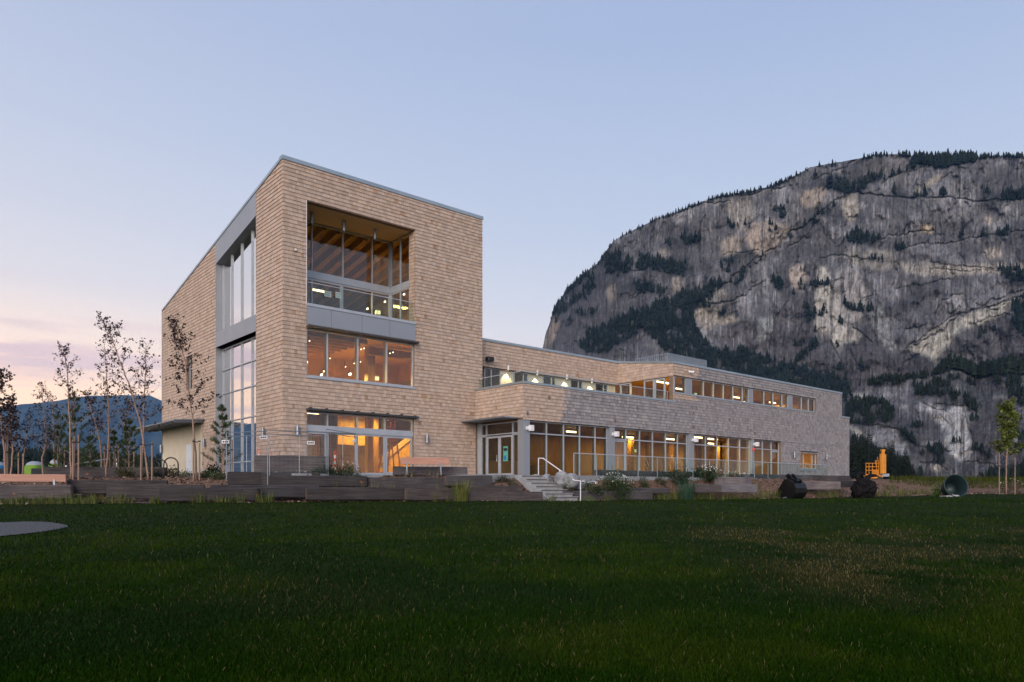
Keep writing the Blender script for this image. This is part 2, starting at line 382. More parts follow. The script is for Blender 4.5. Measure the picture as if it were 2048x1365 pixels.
# ---------------------------------------------------------------- terrain
EDGE_K = np.array([-900, -300, 0, 500, 700, 1000, 1090, 1147, 1212, 1350, 1500, 1650, 1800, 2048, 2400, 3000.])
EDGE_D = np.array([26, 27.5, 28.5, 29.7, 31.6, 32.6, 33.8, 35.0, 36.2, 39.4, 43.5, 47, 52, 60, 66, 70.])
def lawn_edge(px): return np.interp(px, EDGE_K, EDGE_D)
def height(r, f):
    r = np.asarray(r, float); f = np.asarray(f, float)
    ff = np.maximum(f, 1.0); px = np.clip(CX+F*r/ff, -900, 3000)
    ed = lawn_edge(px)
    zl = 1.04*np.clip(f/30, 0, 1)**1.05+.22*sstep(1500, 2000, px)*sstep(38, 58, f)
    zl = zl+(.05*(vnoise(r*.25, f*.25, 3)-.5)+.028*(vnoise(r*.85, f*.85, 13)-.5))*sstep(2, 6, f)
    wd = np.interp(px, [-900, 300, 500, 1000, 1155, 1180, 1250, 1350, 1500, 1650, 1900, 3000], [5.6, 5.2, 4.0, 3.2, 3.2, 1.4, 1.7, 2.1, 2.9, 5, 15, 18])
    top = np.interp(px, [-900, 300, 600, 1200, 1600, 1900, 3000], [2.05, 2.12, 2.2, 2.22, 2.3, 2.6, 2.8])
    t = sstep(.15, 1, (f-ed)/wd)
    return zl+(top-zl)*t*(f > ed)
def hz(x, y):
    r, f = cam_rf(x, y); return float(height(r, f))

def sheet(name, pxs, f0, f1, rows, mat, dz=0.0, power=1.0, kind='structure'):
    pxs = np.asarray(pxs, float); t = np.linspace(0, 1, rows)**power
    A = f0(pxs) if callable(f0) else np.full(len(pxs), f0); Bq = f1(pxs) if callable(f1) else np.full(len(pxs), f1)
    f = A[:, None]+(Bq-A)[:, None]*t[None]; k = ((pxs-CX)/F)[:, None]; r = k*f
    z = height(r, f)+dz
    V = np.stack([CU+r*S_+f*C_, CV-r*C_+f*S_, z], -1).reshape(-1, 3)
    i, j = np.meshgrid(np.arange(len(pxs)-1), np.arange(rows-1), indexing='ij'); b = (i*rows+j).ravel()
    o = raw_mesh(name, V, np.stack([b, b+rows, b+rows+1, b+1], -1), mat, 4, smooth=True, kind=kind)
    return o
# the ground: one sheet to the horizon, a little under everything that lies on it
g = np.concatenate([np.linspace(0, 90, 60), np.geomspace(100, 22000, 26)])
ang = np.radians(np.concatenate([np.arange(-180, -45, 9), np.arange(-45, 45, 1.0), np.arange(45, 181, 9)]))
rr = np.sin(ang)[:, None]*g; ff_ = np.cos(ang)[:, None]*g
zz = np.where(ff_ > 0, height(rr, ff_), 0)-.12-.0*g
V = np.stack([CU+rr*S_+ff_*C_, CV-rr*C_+ff_*S_, zz], -1).reshape(-1, 3)
i, j = np.meshgrid(np.arange(len(ang)-1), np.arange(len(g)-1), indexing='ij'); b = (i*len(g)+j).ravel()
raw_mesh('ground', V, np.stack([b, b+len(g), b+len(g)+1, b+1], -1), M['ground'], 4, smooth=True, kind='structure')
PXS = np.arange(-900, 3001, 25.0)
sheet('lawn', PXS, .4, lawn_edge, 90, M['soil'], 0, 1.3)
sheet('planting_bed', PXS, lambda p: lawn_edge(p)-.02, lambda p: lawn_edge(p)+np.interp(p, [-900, 300, 500, 1000, 1250, 1500, 1900, 3000], [11, 10.5, 6.5, 6.0, 7.0, 11, 11, 11]), 26, M['mulch'], .01)
# path that runs along the foot of the timbers
sheet('path', np.arange(130, 640, 15.0), lambda p: lawn_edge(p)+.12, lambda p: lawn_edge(p)+.75, 3, M['paving'], .022)
sheet('path', np.arange(1935, 2400, 15.0), lambda p: lawn_edge(p)+.35, lambda p: lawn_edge(p)+1.5, 3, M['paving'], .03)
# round gravel patch in the lawn
cp = at(-75, 17.0); mb = MB(); n = 48
ring = []
for k in range(n):
    a = 2*math.pi*k/n; q = cp+(RT*math.cos(a)*1.92+FW*math.sin(a)*2.45)*(1+.03*math.sin(5*a)); ring.append((q.x, q.y, hz(q.x, q.y)+.02))
mb.add([(cp.x, cp.y, hz(cp.x, cp.y)+.03)]+ring, [(0, 1+k, 1+(k+1) % n) for k in range(n)])
o = mb.build('gravel_patch', M['gravel']); o['kind'] = 'structure'

# ---------------------------------------------------------------- cliffs
def inside(poly, X, Y):
    m = np.zeros(X.shape, bool); n = len(poly)
    for i in range(n):
        x0, y0 = poly[i]; x1, y1 = poly[(i+1) % n]
        if y0 == y1: continue
        m ^= ((y0 > Y) != (y1 > Y)) & (X < (x1-x0)*(Y-y0)/(y1-y0)+x0)
    return m
def blur(a, k):
    for ax in (0, 1):
        p = np.pad(a, [(k+1, k) if q == ax else (0, 0) for q in (0, 1)], mode='edge'); c = np.cumsum(p, ax)
        a = (np.take(c, np.arange(2*k+1, c.shape[ax]), ax)-np.take(c, np.arange(0, c.shape[ax]-2*k-1), ax))/(2*k+1)
    return a
def dist_line(pl, X, Y):
    d = np.full(X.shape, 1e9)
    for (x0, y0), (x1, y1) in zip(pl, pl[1:]):
        t = np.clip(((X-x0)*(x1-x0)+(Y-y0)*(y1-y0))/((x1-x0)**2+(y1-y0)**2), 0, 1)
        d = np.minimum(d, np.hypot(X-x0-t*(x1-x0), Y-y0-t*(y1-y0)))
    return d
def px_point(px, py, R):      # a point in the view direction (px,py) at plan distance R
    k = (np.asarray(px, float)-CX)/F; c = 1/np.sqrt(1+k*k); f = R*c; r = k*f
    return np.stack([CU+r*S_+f*C_, CV-r*C_+f*S_, EYE+(YH-np.asarray(py, float))/F*f], -1)

SKY1 = [(1076, 730), (1087, 690), (1091, 668), (1100, 645), (1106, 622), (1118, 602), (1140, 572), (1170, 545), (1195, 527), (1210, 505), (1228, 482), (1250, 468), (1290, 450), (1315, 436), (1345, 427), (1380, 413), (1410, 401), (1440, 392), (1500, 383), (1540, 373), (1575, 359), (1598, 347), (1620, 335), (1650, 329), (1690, 323), (1720, 317), (1750, 310), (1800, 308), (1840, 314), (1880, 318), (1920, 318), (1960, 314), (2000, 312), (2048, 312), (2300, 300), (2700, 330), (3400, 420), (5000, 560), (9000, 760)]
SKY1 = np.array(SKY1, float)
LIGHT1 = [  # pale clean granite: polygon, colour
    ([(1628, 530), (1652, 536), (1668, 560), (1676, 600), (1690, 640), (1724, 672), (1714, 684), (1688, 686), (1676, 700), (1668, 690), (1658, 668), (1636, 668), (1627, 645), (1629, 600), (1636, 565)], (.33, .315, .29)),
    ([(1670, 540), (1720, 545), (1735, 590), (1722, 640), (1700, 650), (1684, 620), (1676, 570)], (.25, .24, .235)),
    ([(1580, 535), (1606, 530), (1614, 560), (1600, 582), (1586, 575), (1578, 555)], (.30, .26, .23)),
    ([(1495, 452), (1530, 440), (1580, 455), (1570, 475), (1545, 500), (1520, 512), (1500, 495), (1488, 475)], (.26, .22, .185)),
    ([(1600, 385), (1640, 375), (1655, 385), (1640, 405), (1615, 420), (1603, 405)], (.25, .215, .185)),
    ([(1684, 398), (1712, 388), (1718, 420), (1706, 446), (1692, 438), (1684, 415)], (.27, .25, .22)),
    ([(1460, 395), (1500, 400), (1510, 430), (1490, 470), (1465, 450), (1452, 420)], (.20, .185, .165)),
    ([(1445, 480), (1478, 470), (1482, 500), (1465, 512), (1444, 508)], (.22, .19, .16)),
    ([(1384, 628), (1410, 612), (1430, 615), (1450, 628), (1480, 638), (1465, 648), (1430, 650), (1415, 665), (1400, 650)], (.26, .235, .205)),
    ([(1400, 588), (1440, 575), (1460, 590), (1440, 600), (1410, 604)], (.20, .19, .175)),
    ([(1800, 527), (1920, 530), (2010, 528), (2046, 530), (2040, 552), (1960, 548), (1880, 552), (1810, 545)], (.29, .27, .24)),
    ([(1812, 696), (1860, 676), (1915, 640), (1960, 620), (2030, 594), (2042, 602), (2010, 625), (1960, 648), (1920, 662), (1890, 700), (1868, 722), (1840, 706)], (.31, .30, .27)),
    ([(1820, 690), (1880, 660), (1930, 628), (1900, 640), (1850, 668)], (.27, .26, .24)),
    ([(1740, 625), (1765, 610), (1775, 640), (1790, 690), (1800, 700), (1780, 705), (1762, 690)], (.20, .205, .21)),
    ([(1900, 590), (1930, 586), (1935, 620), (1915, 640), (1895, 640)], (.20, .20, .205)),
    ([(1690, 500), (1780, 500), (1800, 530), (1760, 540), (1700, 530)], (.20, .19, .175)),
    ([(1968, 500), (2000, 494), (2004, 515), (1975, 520)], (.28, .25, .21)),
    ([(1840, 452), (1866, 450), (1868, 462), (1840, 464)], (.40, .33, .24)),
    ([(1826, 375), (1860, 362), (1885, 350), (1880, 362), (1850, 378), (1830, 385)], (.25, .23, .19)),
    ([(1966, 430), (1985, 436), (1984, 450), (1972, 446)], (.33, .28, .24)),
    ([(1106, 640), (1115, 622), (1118, 650), (1108, 680), (1098, 695), (1090, 690), (1096, 660)], (.27, .22, .175)),
    ([(1212, 575), (1228, 570), (1230, 600), (1218, 606)], (.22, .19, .16)),
    ([(1340, 560), (1362, 556), (1364, 585), (1346, 582)], (.22, .195, .165)),
    ([(1312, 500), (1336, 498), (1340, 512), (1316, 516)], (.20, .185, .165)),
    ([(1335, 686), (1358, 680), (1362, 694), (1338, 698)], (.22, .19, .165)),
    ([(1520, 640), (1548, 632), (1552, 650), (1530, 680), (1515, 690)], (.19, .20, .205)),
]
DARK1 = [
    ([(1080, 720), (1110, 600), (1200, 520), (1290, 460), (1380, 440), (1420, 520), (1420, 600), (1300, 720)], (.070, .068, .076), .55),
    ([(1690, 690), (1900, 740), (2060, 700), (2060, 780), (1660, 790)], (.075, .072, .080), .6),  # dark lichen and water-stained slabs
    ([(1420, 668), (1470, 650), (1540, 650), (1600, 590), (1626, 590), (1622, 690), (1650, 700), (1660, 760), (1560, 745), (1440, 700)], (.075, .066, .072), .75),
    ([(1690, 695), (1740, 690), (1800, 710), (1860, 735), (1880, 760), (1690, 775), (1670, 740)], (.085, .078, .084), .8),
    ([(1905, 664), (1960, 640), (2000, 630), (2048, 640), (2060, 740), (1890, 740), (1880, 715)], (.075, .070, .078), .75),
    ([(1740, 635), (1762, 640), (1775, 690), (1745, 690), (1735, 660)], (.085, .083, .092), .7),
    ([(1845, 580), (1890, 575), (1896, 640), (1850, 655)], (.095, .092, .098), .6),
    ([(1750, 395), (1880, 395), (1900, 460), (1760, 465)], (.115, .113, .118), .7),
    ([(1900, 330), (2060, 330), (2060, 390), (1900, 390)], (.105, .105, .110), .7),
    ([(1560, 500), (1640, 440), (1680, 470), (1640, 530), (1580, 530)], (.095, .090, .092), .65),
    ([(1100, 690), (1180, 600), (1240, 640), (1200, 720), (1100, 720)], (.105, .098, .105), .7),
    ([(1200, 600), (1330, 590), (1330, 640), (1210, 640)], (.10, .098, .106), .6),
    ([(1720, 330), (1850, 318), (1840, 350), (1740, 370)], (.12, .112, .105), .6),
    ([(1520, 420), (1600, 410), (1640, 430), (1590, 470), (1560, 450)], (.095, .088, .085), .55),
    ([(1880, 465), (2048, 455), (2048, 500), (1900, 510)], (.10, .096, .098), .6),
    ([(1380, 430), (1450, 420), (1450, 520), (1390, 520)], (.115, .106, .105), .5),
]
CRACK1 = [  # ledges and cracks: polyline, half width
    ([(1812, 696), (1850, 675), (1905, 632), (1940, 622), (1985, 598), (2046, 584)], 2.2), ([(1830, 692), (1880, 668), (1922, 626), (1960, 614), (2046, 596)], 2.6),
    ([(1924, 528), (1928, 560), (1930, 622)], 2.0), ([(1920, 395), (1914, 330)], 1.6), ([(1926, 420), (1922, 480)], 1.3),
    ([(1862, 526), (1920, 533), (1990, 540)], 1.3), ([(1860, 540), (1925, 545), (2000, 543)], 1.2), ([(1885, 600), (1900, 594), (1926, 587)], 1.3), ([(1885, 600), (1870, 640), (1866, 650)], 1.0),
    ([(1704, 653), (1724, 666), (1742, 682)], 1.6), ([(1630, 535), (1627, 570), (1629, 640)], 2.2), ([(1662, 683), (1674, 705), (1690, 740), (1695, 775)], 2.0),
    ([(1760, 475), (1830, 462), (1878, 465)], 1.5), ([(1790, 496), (1880, 486), (1940, 476), (2048, 461)], 1.8), ([(1690, 385), (1720, 388), (1830, 396), (1960, 400), (2048, 400)], 1.8),
    ([(1680, 395), (1640, 420), (1600, 455), (1560, 490), (1540, 505)], 2.6), ([(1640, 440), (1600, 480), (1580, 500)], 1.2), ([(1500, 450), (1530, 427)], 1.0),
    ([(1540, 505), (1500, 530), (1460, 560), (1440, 578)], 2.4), ([(1530, 560), (1490, 585), (1440, 604), (1395, 610)], 1.8), ([(1640, 514), (1690, 514), (1740, 520)], 1.3),
    ([(1720, 316), (1690, 330), (1660, 345), (1625, 360)], 1.6), ([(1760, 365), (1800, 350), (1850, 335)], 1.4), ([(1480, 392), (1540, 382), (1570, 372)], 1.2), ([(1400, 412), (1460, 400)], 1.2),
    ([(1445, 508), (1480, 506), (1520, 504)], 1.2), ([(1600, 540), (1604, 570)], .9), ([(1812, 572), (1850, 566), (1904, 562)], 1.2), ([(1780, 690), (1810, 660), (1850, 650)], 1.0),
    ([(1720, 610), (1724, 595), (1742, 586)], 1.0), ([(1255, 585), (1262, 600), (1300, 578)], 1.2), ([(1215, 540), (1290, 540)], 1.0), ([(1320, 520), (1380, 540)], 1.2), ([(1950, 605), (1990, 620), (2010, 610)], 1.2),
    ([(1940, 650), (1985, 636), (2020, 628)], 1.4), ([(1700, 700), (1720, 740), (1715, 770)], 1.2), ([(1790, 740), (1830, 715), (1860, 690)], 1.3), ([(1540, 700), (1552, 640), (1575, 600)], 1.3),
]
WOOD1 = [  # forest patches on the big cliff: polygon, fill
    ([(1104, 640), (1112, 606), (1140, 574), (1172, 548), (1200, 556), (1196, 572), (1160, 600), (1130, 625), (1112, 640)], 1.0),
    ([(1208, 520), (1230, 508), (1270, 512), (1300, 518), (1340, 516), (1360, 530), (1385, 545), (1370, 556), (1330, 545), (1290, 540), (1255, 545), (1215, 548)], .85),
    ([(1264, 566), (1300, 565), (1340, 576), (1325, 588), (1280, 586)], .8),
    ([(1330, 600), (1360, 585), (1385, 585), (1402, 580), (1438, 562), (1452, 570), (1420, 598), (1392, 612), (1386, 640), (1400, 665), (1418, 690), (1440, 700), (1480, 700), (1550, 725), (1620, 745), (1690, 775), (1700, 830), (1380, 740), (1330, 700), (1290, 660), (1240, 690), (1210, 705), (1170, 705), (1160, 690), (1195, 655), (1250, 630), (1300, 615)], 1.0),
    ([(1125, 640), (1180, 620), (1200, 612), (1190, 626), (1140, 645)], .7),
    ([(1355, 470), (1375, 465), (1405, 480), (1400, 495), (1370, 490)], .8), ([(1330, 480), (1350, 475), (1352, 492), (1335, 492)], .6),
    ([(1455, 448), (1476, 446), (1474, 456), (1456, 456)], .8), ([(1516, 512), (1532, 506), (1540, 515), (1522, 526)], .9),
    ([(1640, 372), (1665, 360), (1690, 372), (1720, 366), (1740, 355), (1800, 342), (1838, 318), (1850, 326), (1830, 342), (1790, 352), (1745, 366), (1732, 386), (1690, 388), (1660, 378)], .95),
    ([(1784, 382), (1800, 380), (1798, 390), (1786, 390)], 1), ([(1825, 384), (1862, 386), (1860, 394), (1828, 394)], .9), ([(1882, 380), (1894, 378), (1892, 396), (1884, 396)], 1),
    ([(1960, 380), (1980, 385), (2010, 392), (2050, 375), (2050, 402), (1980, 402)], .9), ([(1898, 350), (1910, 346), (1908, 356), (1900, 356)], 1),
    ([(1680, 482), (1700, 470), (1756, 470), (1760, 482), (1710, 490)], .95), ([(1786, 494), (1812, 486), (1816, 496), (1790, 500)], .9), ([(1918, 472), (1930, 470), (1930, 482), (1920, 482)], 1), ([(1960, 472), (2000, 466), (2030, 460), (2020, 470), (1970, 476)], .7),
    ([(1690, 516), (1790, 516), (1860, 530), (1850, 540), (1810, 535), (1740, 528)], .4), ([(1990, 540), (2048, 530), (2060, 570), (2010, 560)], .6),
    ([(1540, 560), (1562, 562), (1572, 580), (1560, 585), (1545, 572)], .8), ([(1545, 620), (1552, 612), (1552, 625)], 1), ([(1605, 620), (1625, 600), (1628, 640), (1612, 650)], .7), ([(1590, 715), (1620, 690), (1632, 655), (1640, 670), (1640, 690), (1612, 720), (1590, 735)], .7),
    ([(2030, 600), (2060, 580), (2060, 680), (2020, 650)], .7), ([(1500, 530), (1520, 522), (1480, 565), (1462, 572)], .7), ([(1590, 460), (1640, 425), (1668, 405), (1672, 412), (1630, 440), (1600, 465)], .6),
    ([(1650, 740), (1700, 730), (1700, 800), (1660, 790)], .6), ([(1225, 560), (1250, 548), (1256, 556)], .5), ([(1370, 520), (1392, 540), (1388, 556), (1360, 548)], .5),
]
def build_cliff(name, pxs, pys, sky_pts, Rfun, light, dark, cracks, wood, base, label_seed, y_bot, back=500):
    """sheet of rock: columns by bearing, rows by height; the skyline and the stains are those of the mountain"""
    pxs = np.asarray(pxs, float); nr = pys
    top = np.interp(pxs, sky_pts[:, 0], sky_pts[:, 1])+2.2*(fbm(pxs/9, pxs*0, label_seed+5, 3)-.5)
    t = np.linspace(0, 1, nr)
    X = np.repeat(pxs[:, None], nr, 1); Y = y_bot+(top-y_bot)[:, None]*t[None]; T = np.repeat(t[None], len(pxs), 0)
    # relief
    big = fbm(X/95, Y/80, label_seed, 4)-.5; mid = fbm(X/26+big*2, Y/34, label_seed+30, 4)-.5; fine = fbm(X/7, Y/15, label_seed+60, 3)-.5
    ridg = np.abs(fbm(X/40+Y/90, Y/46-X/160, label_seed+90, 3)-.5)
    cr = np.zeros(X.shape)
    for pl, w in cracks: cr = np.maximum(cr, 1-sstep(w*.25, w*1.05, dist_line(pl, X+14*mid+5*fine, Y+16*mid+6*fine)))
    fld = fbm(X/52+Y/230+.4*mid, Y/150+.3*mid-X/420, label_seed+510, 4)*8; pid = np.floor(fld); ph = np.modf(np.abs(np.sin(pid*12.9898+label_seed)*43758.5453))[0]
    fld2 = fbm(X/20+Y/120, Y/80, label_seed+530, 3)*6; ph2 = np.modf(np.abs(np.sin(np.floor(fld2)*78.233+label_seed)*12543.123))[0]
    seam = np.maximum(1-sstep(.0, .07, np.abs(fld-np.round(fld))), .6*(1-sstep(.0, .05, np.abs(fld2-np.round(fld2)))))
    R = Rfun(X, T)+Rfun.amp*((ph-.5)*9+(ph2-.5)*3+seam*1.5+big*60+mid*24+fine*7+ridg*26+cr*5)
    # stains
    streak = fbm(X/3.2+fine*1.5, Y/95, label_seed+120, 4, .6); wide = fbm(X/13, Y/150, label_seed+150, 3); blotch = fbm(X/45, Y/36, label_seed+180, 4)
    col = np.array(base)[None, None]*(.02+1.95*blotch)[..., None]
    col = col*(.10+1.9*np.clip((streak*.62+wide*.38-.5)*1.35+.5, 0, 1)[..., None])
    col = col*(.66+.56*ph+.22*ph2)[..., None]
    wob = fbm(X/11, Y/13, label_seed+210, 4)-.5
    def soft(poly, k):
        m = inside(poly, X+8*wob, Y+10*(fine)).astype(float); return np.clip(blur(m, k)*1.15, 0, 1)
    for poly, c, a in dark:
        m = soft(poly, 5)*a*(.65+.5*streak); col = col*(1-m[..., None])+np.array(c)*m[..., None]
    for poly, c in light:
        m = soft(poly, 3)*np.clip(1.25-1.25*sstep(.52, .76, streak*.65+wide*.35), .1, 1); col = col*(1-m[..., None])+np.array(c)*1.30*(1+.6*wob+.5*(streak-.5))[..., None]*m[..., None]
    dk = sstep(.54, .63, streak)*.5*(blotch > .2); col = col*(1-dk[..., None])
    lt = sstep(.66, .72, fbm(X/2.2, Y/60, label_seed+240, 3, .6))*.5*sstep(.4, .6, blotch); col = col+lt[..., None]*np.array((.26, .26, .255))
    col = col*(1-.62*(cr*(.35+.9*fbm(X/22, Y/22, label_seed+77)))[..., None].clip(0, 1))
    net = 1-sstep(.0, .030, np.abs(fbm(X/34+Y/120, Y/60+X/300, label_seed+333, 4)-.5)); net2 = 1-sstep(.0, .022, np.abs(fbm(X/15, Y/70, label_seed+353, 3)-.5)); col = col*(1-.42*np.maximum(net*sstep(.40, .55, blotch), net2*.8*sstep(.5, .62, mid+.5))[..., None])
    col = col*(1-.30*(seam*sstep(.38, .55, fbm(X/33, Y/29, label_seed+550, 3)))[..., None])
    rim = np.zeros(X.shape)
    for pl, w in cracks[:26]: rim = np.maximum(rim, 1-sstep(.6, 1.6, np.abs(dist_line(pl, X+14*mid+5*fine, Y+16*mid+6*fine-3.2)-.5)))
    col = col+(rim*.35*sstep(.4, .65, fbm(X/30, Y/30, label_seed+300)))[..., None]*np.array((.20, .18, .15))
    wm = np.zeros(X.shape)
    for poly, a in wood: wm = np.maximum(wm, blur(inside(poly, X+16*wob, Y+14*wob+8*mid).astype(float), 3)*a)
    wm = wm*(.35+.9*sstep(.30, .52, fbm(X/16, Y/12, label_seed+400, 3)))
    wm = np.maximum(np.clip(wm, 0, 1), .62*sstep(.64, .74, fbm(X/26-Y/60, Y/15, label_seed+410, 4))*sstep(.44, .56, fbm(X/130, Y/110, label_seed+420, 2)))
    col = col*(1-.86*wm[..., None])+np.array((.012, .018, .016))*.86*wm[..., None]
    P = px_point(X, Y, R)
    # the top runs back from the skyline so the mountain has depth
    P2 = px_point(pxs, top+6, R[:, -1]+back); P2[:, 2] = P[:, -1, 2]-back*.12
    Vv = np.concatenate([P, P2[:, None]], 1); cc = np.concatenate([col, col[:, -1:]], 1); m_ = nr+1
    i, j = np.meshgrid(np.arange(len(pxs)-1), np.arange(m_-1), indexing='ij'); bq = (i*m_+j).ravel()
    o = raw_mesh(name, Vv.reshape(-1, 3), np.stack([bq, bq+m_, bq+m_+1, bq+1], -1), M['rock'], 4, color=np.clip(cc, .008, .6).reshape(-1, 3), smooth=False, kind='structure')
    return pxs, Y, R, wm, top
def R1(X, T):
    r = 1320+190*T**1.4+np.where(X < 1300, ((1300-X)/200)**2*420, 0)
    return r+np.where(X > 2100, (X-2100)*.12, 0)
R1.amp = 1.0
cols1 = np.concatenate([np.arange(1077, 2064, 1.5), np.arange(2070, 2400, 12), np.geomspace(2400, 9000, 40)])
c1 = build_cliff('cliff', cols1, 440, SKY1, R1, LIGHT1, DARK1, CRACK1, WOOD1, (.126, .125, .134), 11, 985.0)

SKY2 = np.array([(1600, 830), (1680, 800), (1700, 786), (1730, 770), (1765, 757), (1800, 756), (1840, 752), (1872, 744), (1892, 734), (1912, 732), (1930, 740), (1955, 752), (1985, 745), (2010, 740), (2048, 744), (2300, 740), (2600, 760)], float)
LIGHT2 = [([(1848, 808), (1878, 816), (1900, 822), (1926, 816), (1934, 840), (1938, 870), (1944, 890), (1930, 915), (1922, 922), (1905, 910), (1890, 890), (1900, 860), (1880, 850), (1866, 838)], (.36, .36, .355)),
          ([(1906, 812), (1932, 812), (1930, 835), (1908, 830)], (.36, .35, .34)), ([(1700, 850), (1716, 856), (1730, 880), (1724, 888), (1712, 872)], (.38, .36, .33)), ([(1738, 878), (1760, 868), (1762, 876), (1742, 884)], (.36, .35, .33)),
          ([(1694, 792), (1712, 784), (1730, 788), (1728, 796), (1700, 798)], (.36, .35, .32)), ([(1784, 882), (1812, 886), (1818, 910), (1796, 910), (1784, 898)], (.24, .24, .245)), ([(1858, 928), (1884, 926), (1890, 940), (1866, 944)], (.30, .28, .25)),
          ([(1840, 885), (1870, 880), (1880, 888), (1850, 892)], (.26, .26, .26)), ([(1800, 812), (1815, 810), (1812, 818)], (.26, .25, .23)), ([(1882, 760), (1888, 758), (1888, 775), (1884, 775)], (.22, .22, .225)), ([(2012, 750), (2036, 750), (2034, 758), (2016, 758)], (.26, .25, .23)),
          ([(1768, 775), (1772, 775), (1768, 797), (1765, 797)], (.28, .27, .25)), ([(1917, 768), (1920, 768), (1920, 798), (1916, 798)], (.26, .26, .26)), ([(1752, 860), (1790, 858), (1800, 880), (1770, 900), (1755, 885)], (.20, .195, .20)), ([(2024, 868), (2040, 884), (2048, 884), (2048, 888), (2036, 886), (2022, 872)], (.36, .35, .33)),
          ([(1990, 790), (2020, 795), (2018, 800), (1992, 796)], (.2, .2, .19)), ([(1930, 905), (1944, 895), (1940, 920), (1932, 925)], (.24, .235, .23))]
DARK2 = [([(1945, 835), (2000, 830), (2060, 850), (2060, 950), (1945, 930)], (.075, .068, .075), .85), ([(1780, 820), (1845, 820), (1862, 850), (1840, 880), (1790, 860)], (.075, .078, .09), .75), ([(1890, 750), (2010, 756), (2020, 800), (1940, 820), (1880, 800)], (.075, .077, .085), .85),
         ([(1830, 910), (1900, 915), (1960, 930), (1960, 965), (1830, 965)], (.075, .074, .08), .7), ([(1700, 845), (1770, 850), (1760, 865), (1710, 860)], (.09, .09, .1), .6)]
CRACK2 = [([(1848, 808), (1870, 818), (1900, 824)], 1.6), ([(1926, 816), (1938, 860), (1946, 885), (1942, 900)], 2.6), ([(1760, 850), (1800, 862), (1830, 890), (1870, 900), (1900, 900)], 3.0), ([(1840, 925), (1880, 930), (1895, 940)], 2.0), ([(1930, 925), (2000, 925)], 2.0), ([(1700, 845), (1760, 850), (1790, 860)], 1.8), ([(1880, 830), (1900, 850)], 1.2), ([(1870, 808), (1930, 809), (1955, 825)], 1.8), ([(1990, 745), (2010, 770), (2020, 800)], 1.2)]
WOOD2 = [([(1690, 800), (1740, 798), (1790, 810), (1785, 840), (1740, 850), (1690, 845)], .85), ([(1700, 880), (1720, 880), (1760, 905), (1800, 912), (1815, 935), (1830, 960), (1690, 960)], .95), ([(1826, 768), (1850, 766), (1888, 785), (1886, 792), (1830, 792)], .8), ([(1895, 795), (1930, 795), (1945, 812), (1900, 808)], .7), ([(2010, 755), (2040, 752), (2048, 790), (2020, 800)], .9),
         ([(1835, 895), (1890, 895), (1890, 910), (1840, 908)], .85), ([(1790, 855), (1830, 875), (1840, 895), (1815, 885)], .7), ([(1930, 800), (1950, 800), (1958, 825), (1940, 822)], .6), ([(1960, 945), (2060, 935), (2060, 965), (1960, 965)], .8), ([(1740, 755), (1800, 752), (1830, 756), (1800, 770), (1745, 772)], .8), ([(1820, 845), (1850, 850), (1845, 862), (1826, 862)], .5), ([(1830, 940), (1850, 945), (1850, 965), (1825, 965)], .6)]
def R2(X, T): return 640+150*T**1.5+np.where(X < 1700, (1700-X)*.6, 0)
R2.amp = .5
c2 = build_cliff('lower_cliff', np.concatenate([np.arange(1600, 2064, 1.5), np.arange(2072, 2600, 14)]), 180, SKY2, R2, LIGHT2, DARK2, CRACK2, WOOD2, (.100, .099, .108), 411, 985.0, 250)

# conifers on the cliffs: uncountable at this distance, one mass for each cliff
def conifer_mass(name, pts, hs, rng, label):
    """pts (n,3) feet, hs heights"""
    n = len(pts); sides = 6; tiers = 4; Vs, Fs, Cs = [], [], []
    a = np.arange(sides)*2*math.pi/sides
    for q in range(tiers):
        z0 = .06+.23*q; z1 = min(1.0, z0+.40); w = (.235-.05*q)
        rad = hs[:, None]*w*(.6+.8*rng.random((n, sides))); rot = rng.random((n, 1))*6.28
        bx = pts[:, None, 0]+rad*np.cos(a+rot); by = pts[:, None, 1]+rad*np.sin(a+rot); bz = pts[:, None, 2]+hs[:, None]*(z0+.07*(rng.random((n, sides))-.5))
        ring = np.stack([bx, by, bz], -1); tip = pts+np.stack([hs*.03*(rng.random(n)-.5), hs*.03*(rng.random(n)-.5), hs*z1], -1)
        Vs.append(np.concatenate([ring, tip[:, None]], 1))
    Vv = np.concatenate(Vs, 1); per = tiers*(sides+1)      # (n,per,3)
    base_f = np.array([(q*(sides+1)+k, q*(sides+1)+(k+1) % sides, q*(sides+1)+sides) for q in range(tiers) for k in range(sides)])
    Fc = (base_f[None]+(np.arange(n)*per)[:, None, None]).reshape(-1, 3)
    tone = (.55+.9*rng.random(n))[:, None, None]; hue = rng.random(n)[:, None, None]
    cc = (np.array((.008, .015, .013))*(1-hue)+np.array((.015, .021, .013))*hue)*tone*np.ones((1, per, 1))
    o = raw_mesh(name, Vv.reshape(-1, 3), Fc, M['conifer'], 3, color=cc.reshape(-1, 3), kind='stuff')
    return tag(o, label, 'forest')
def on_cliff(c, px, py):
    pxs, Y, R, wm, top = c; i = np.clip(np.searchsorted(pxs, px), 1, len(pxs)-1); nr = Y.shape[1]
    j = np.clip(((py-Y[i, 0])/(Y[i, -1]-Y[i, 0])*(nr-1)).astype(int), 0, nr-1)
    return px_point(px, py, R[i, j]-3), wm[i, j]
rng = np.random.default_rng(5)
def scatter(c, n, x0, x1, y0, y1, thr=.28):
    px = rng.uniform(x0, x1, n); py = rng.uniform(y0, y1, n)
    i = np.clip(np.searchsorted(c[0], px), 1, len(c[0])-1); ok = (py > c[4][i]+1)
    px, py = px[ok], py[ok]; P, w = on_cliff(c, px, py); k = w > thr+.45*rng.random(len(px))
    return P[k], px[k], py[k]
P, px_, py_ = scatter(c1, 36000, 1090, 2060, 320, 830)
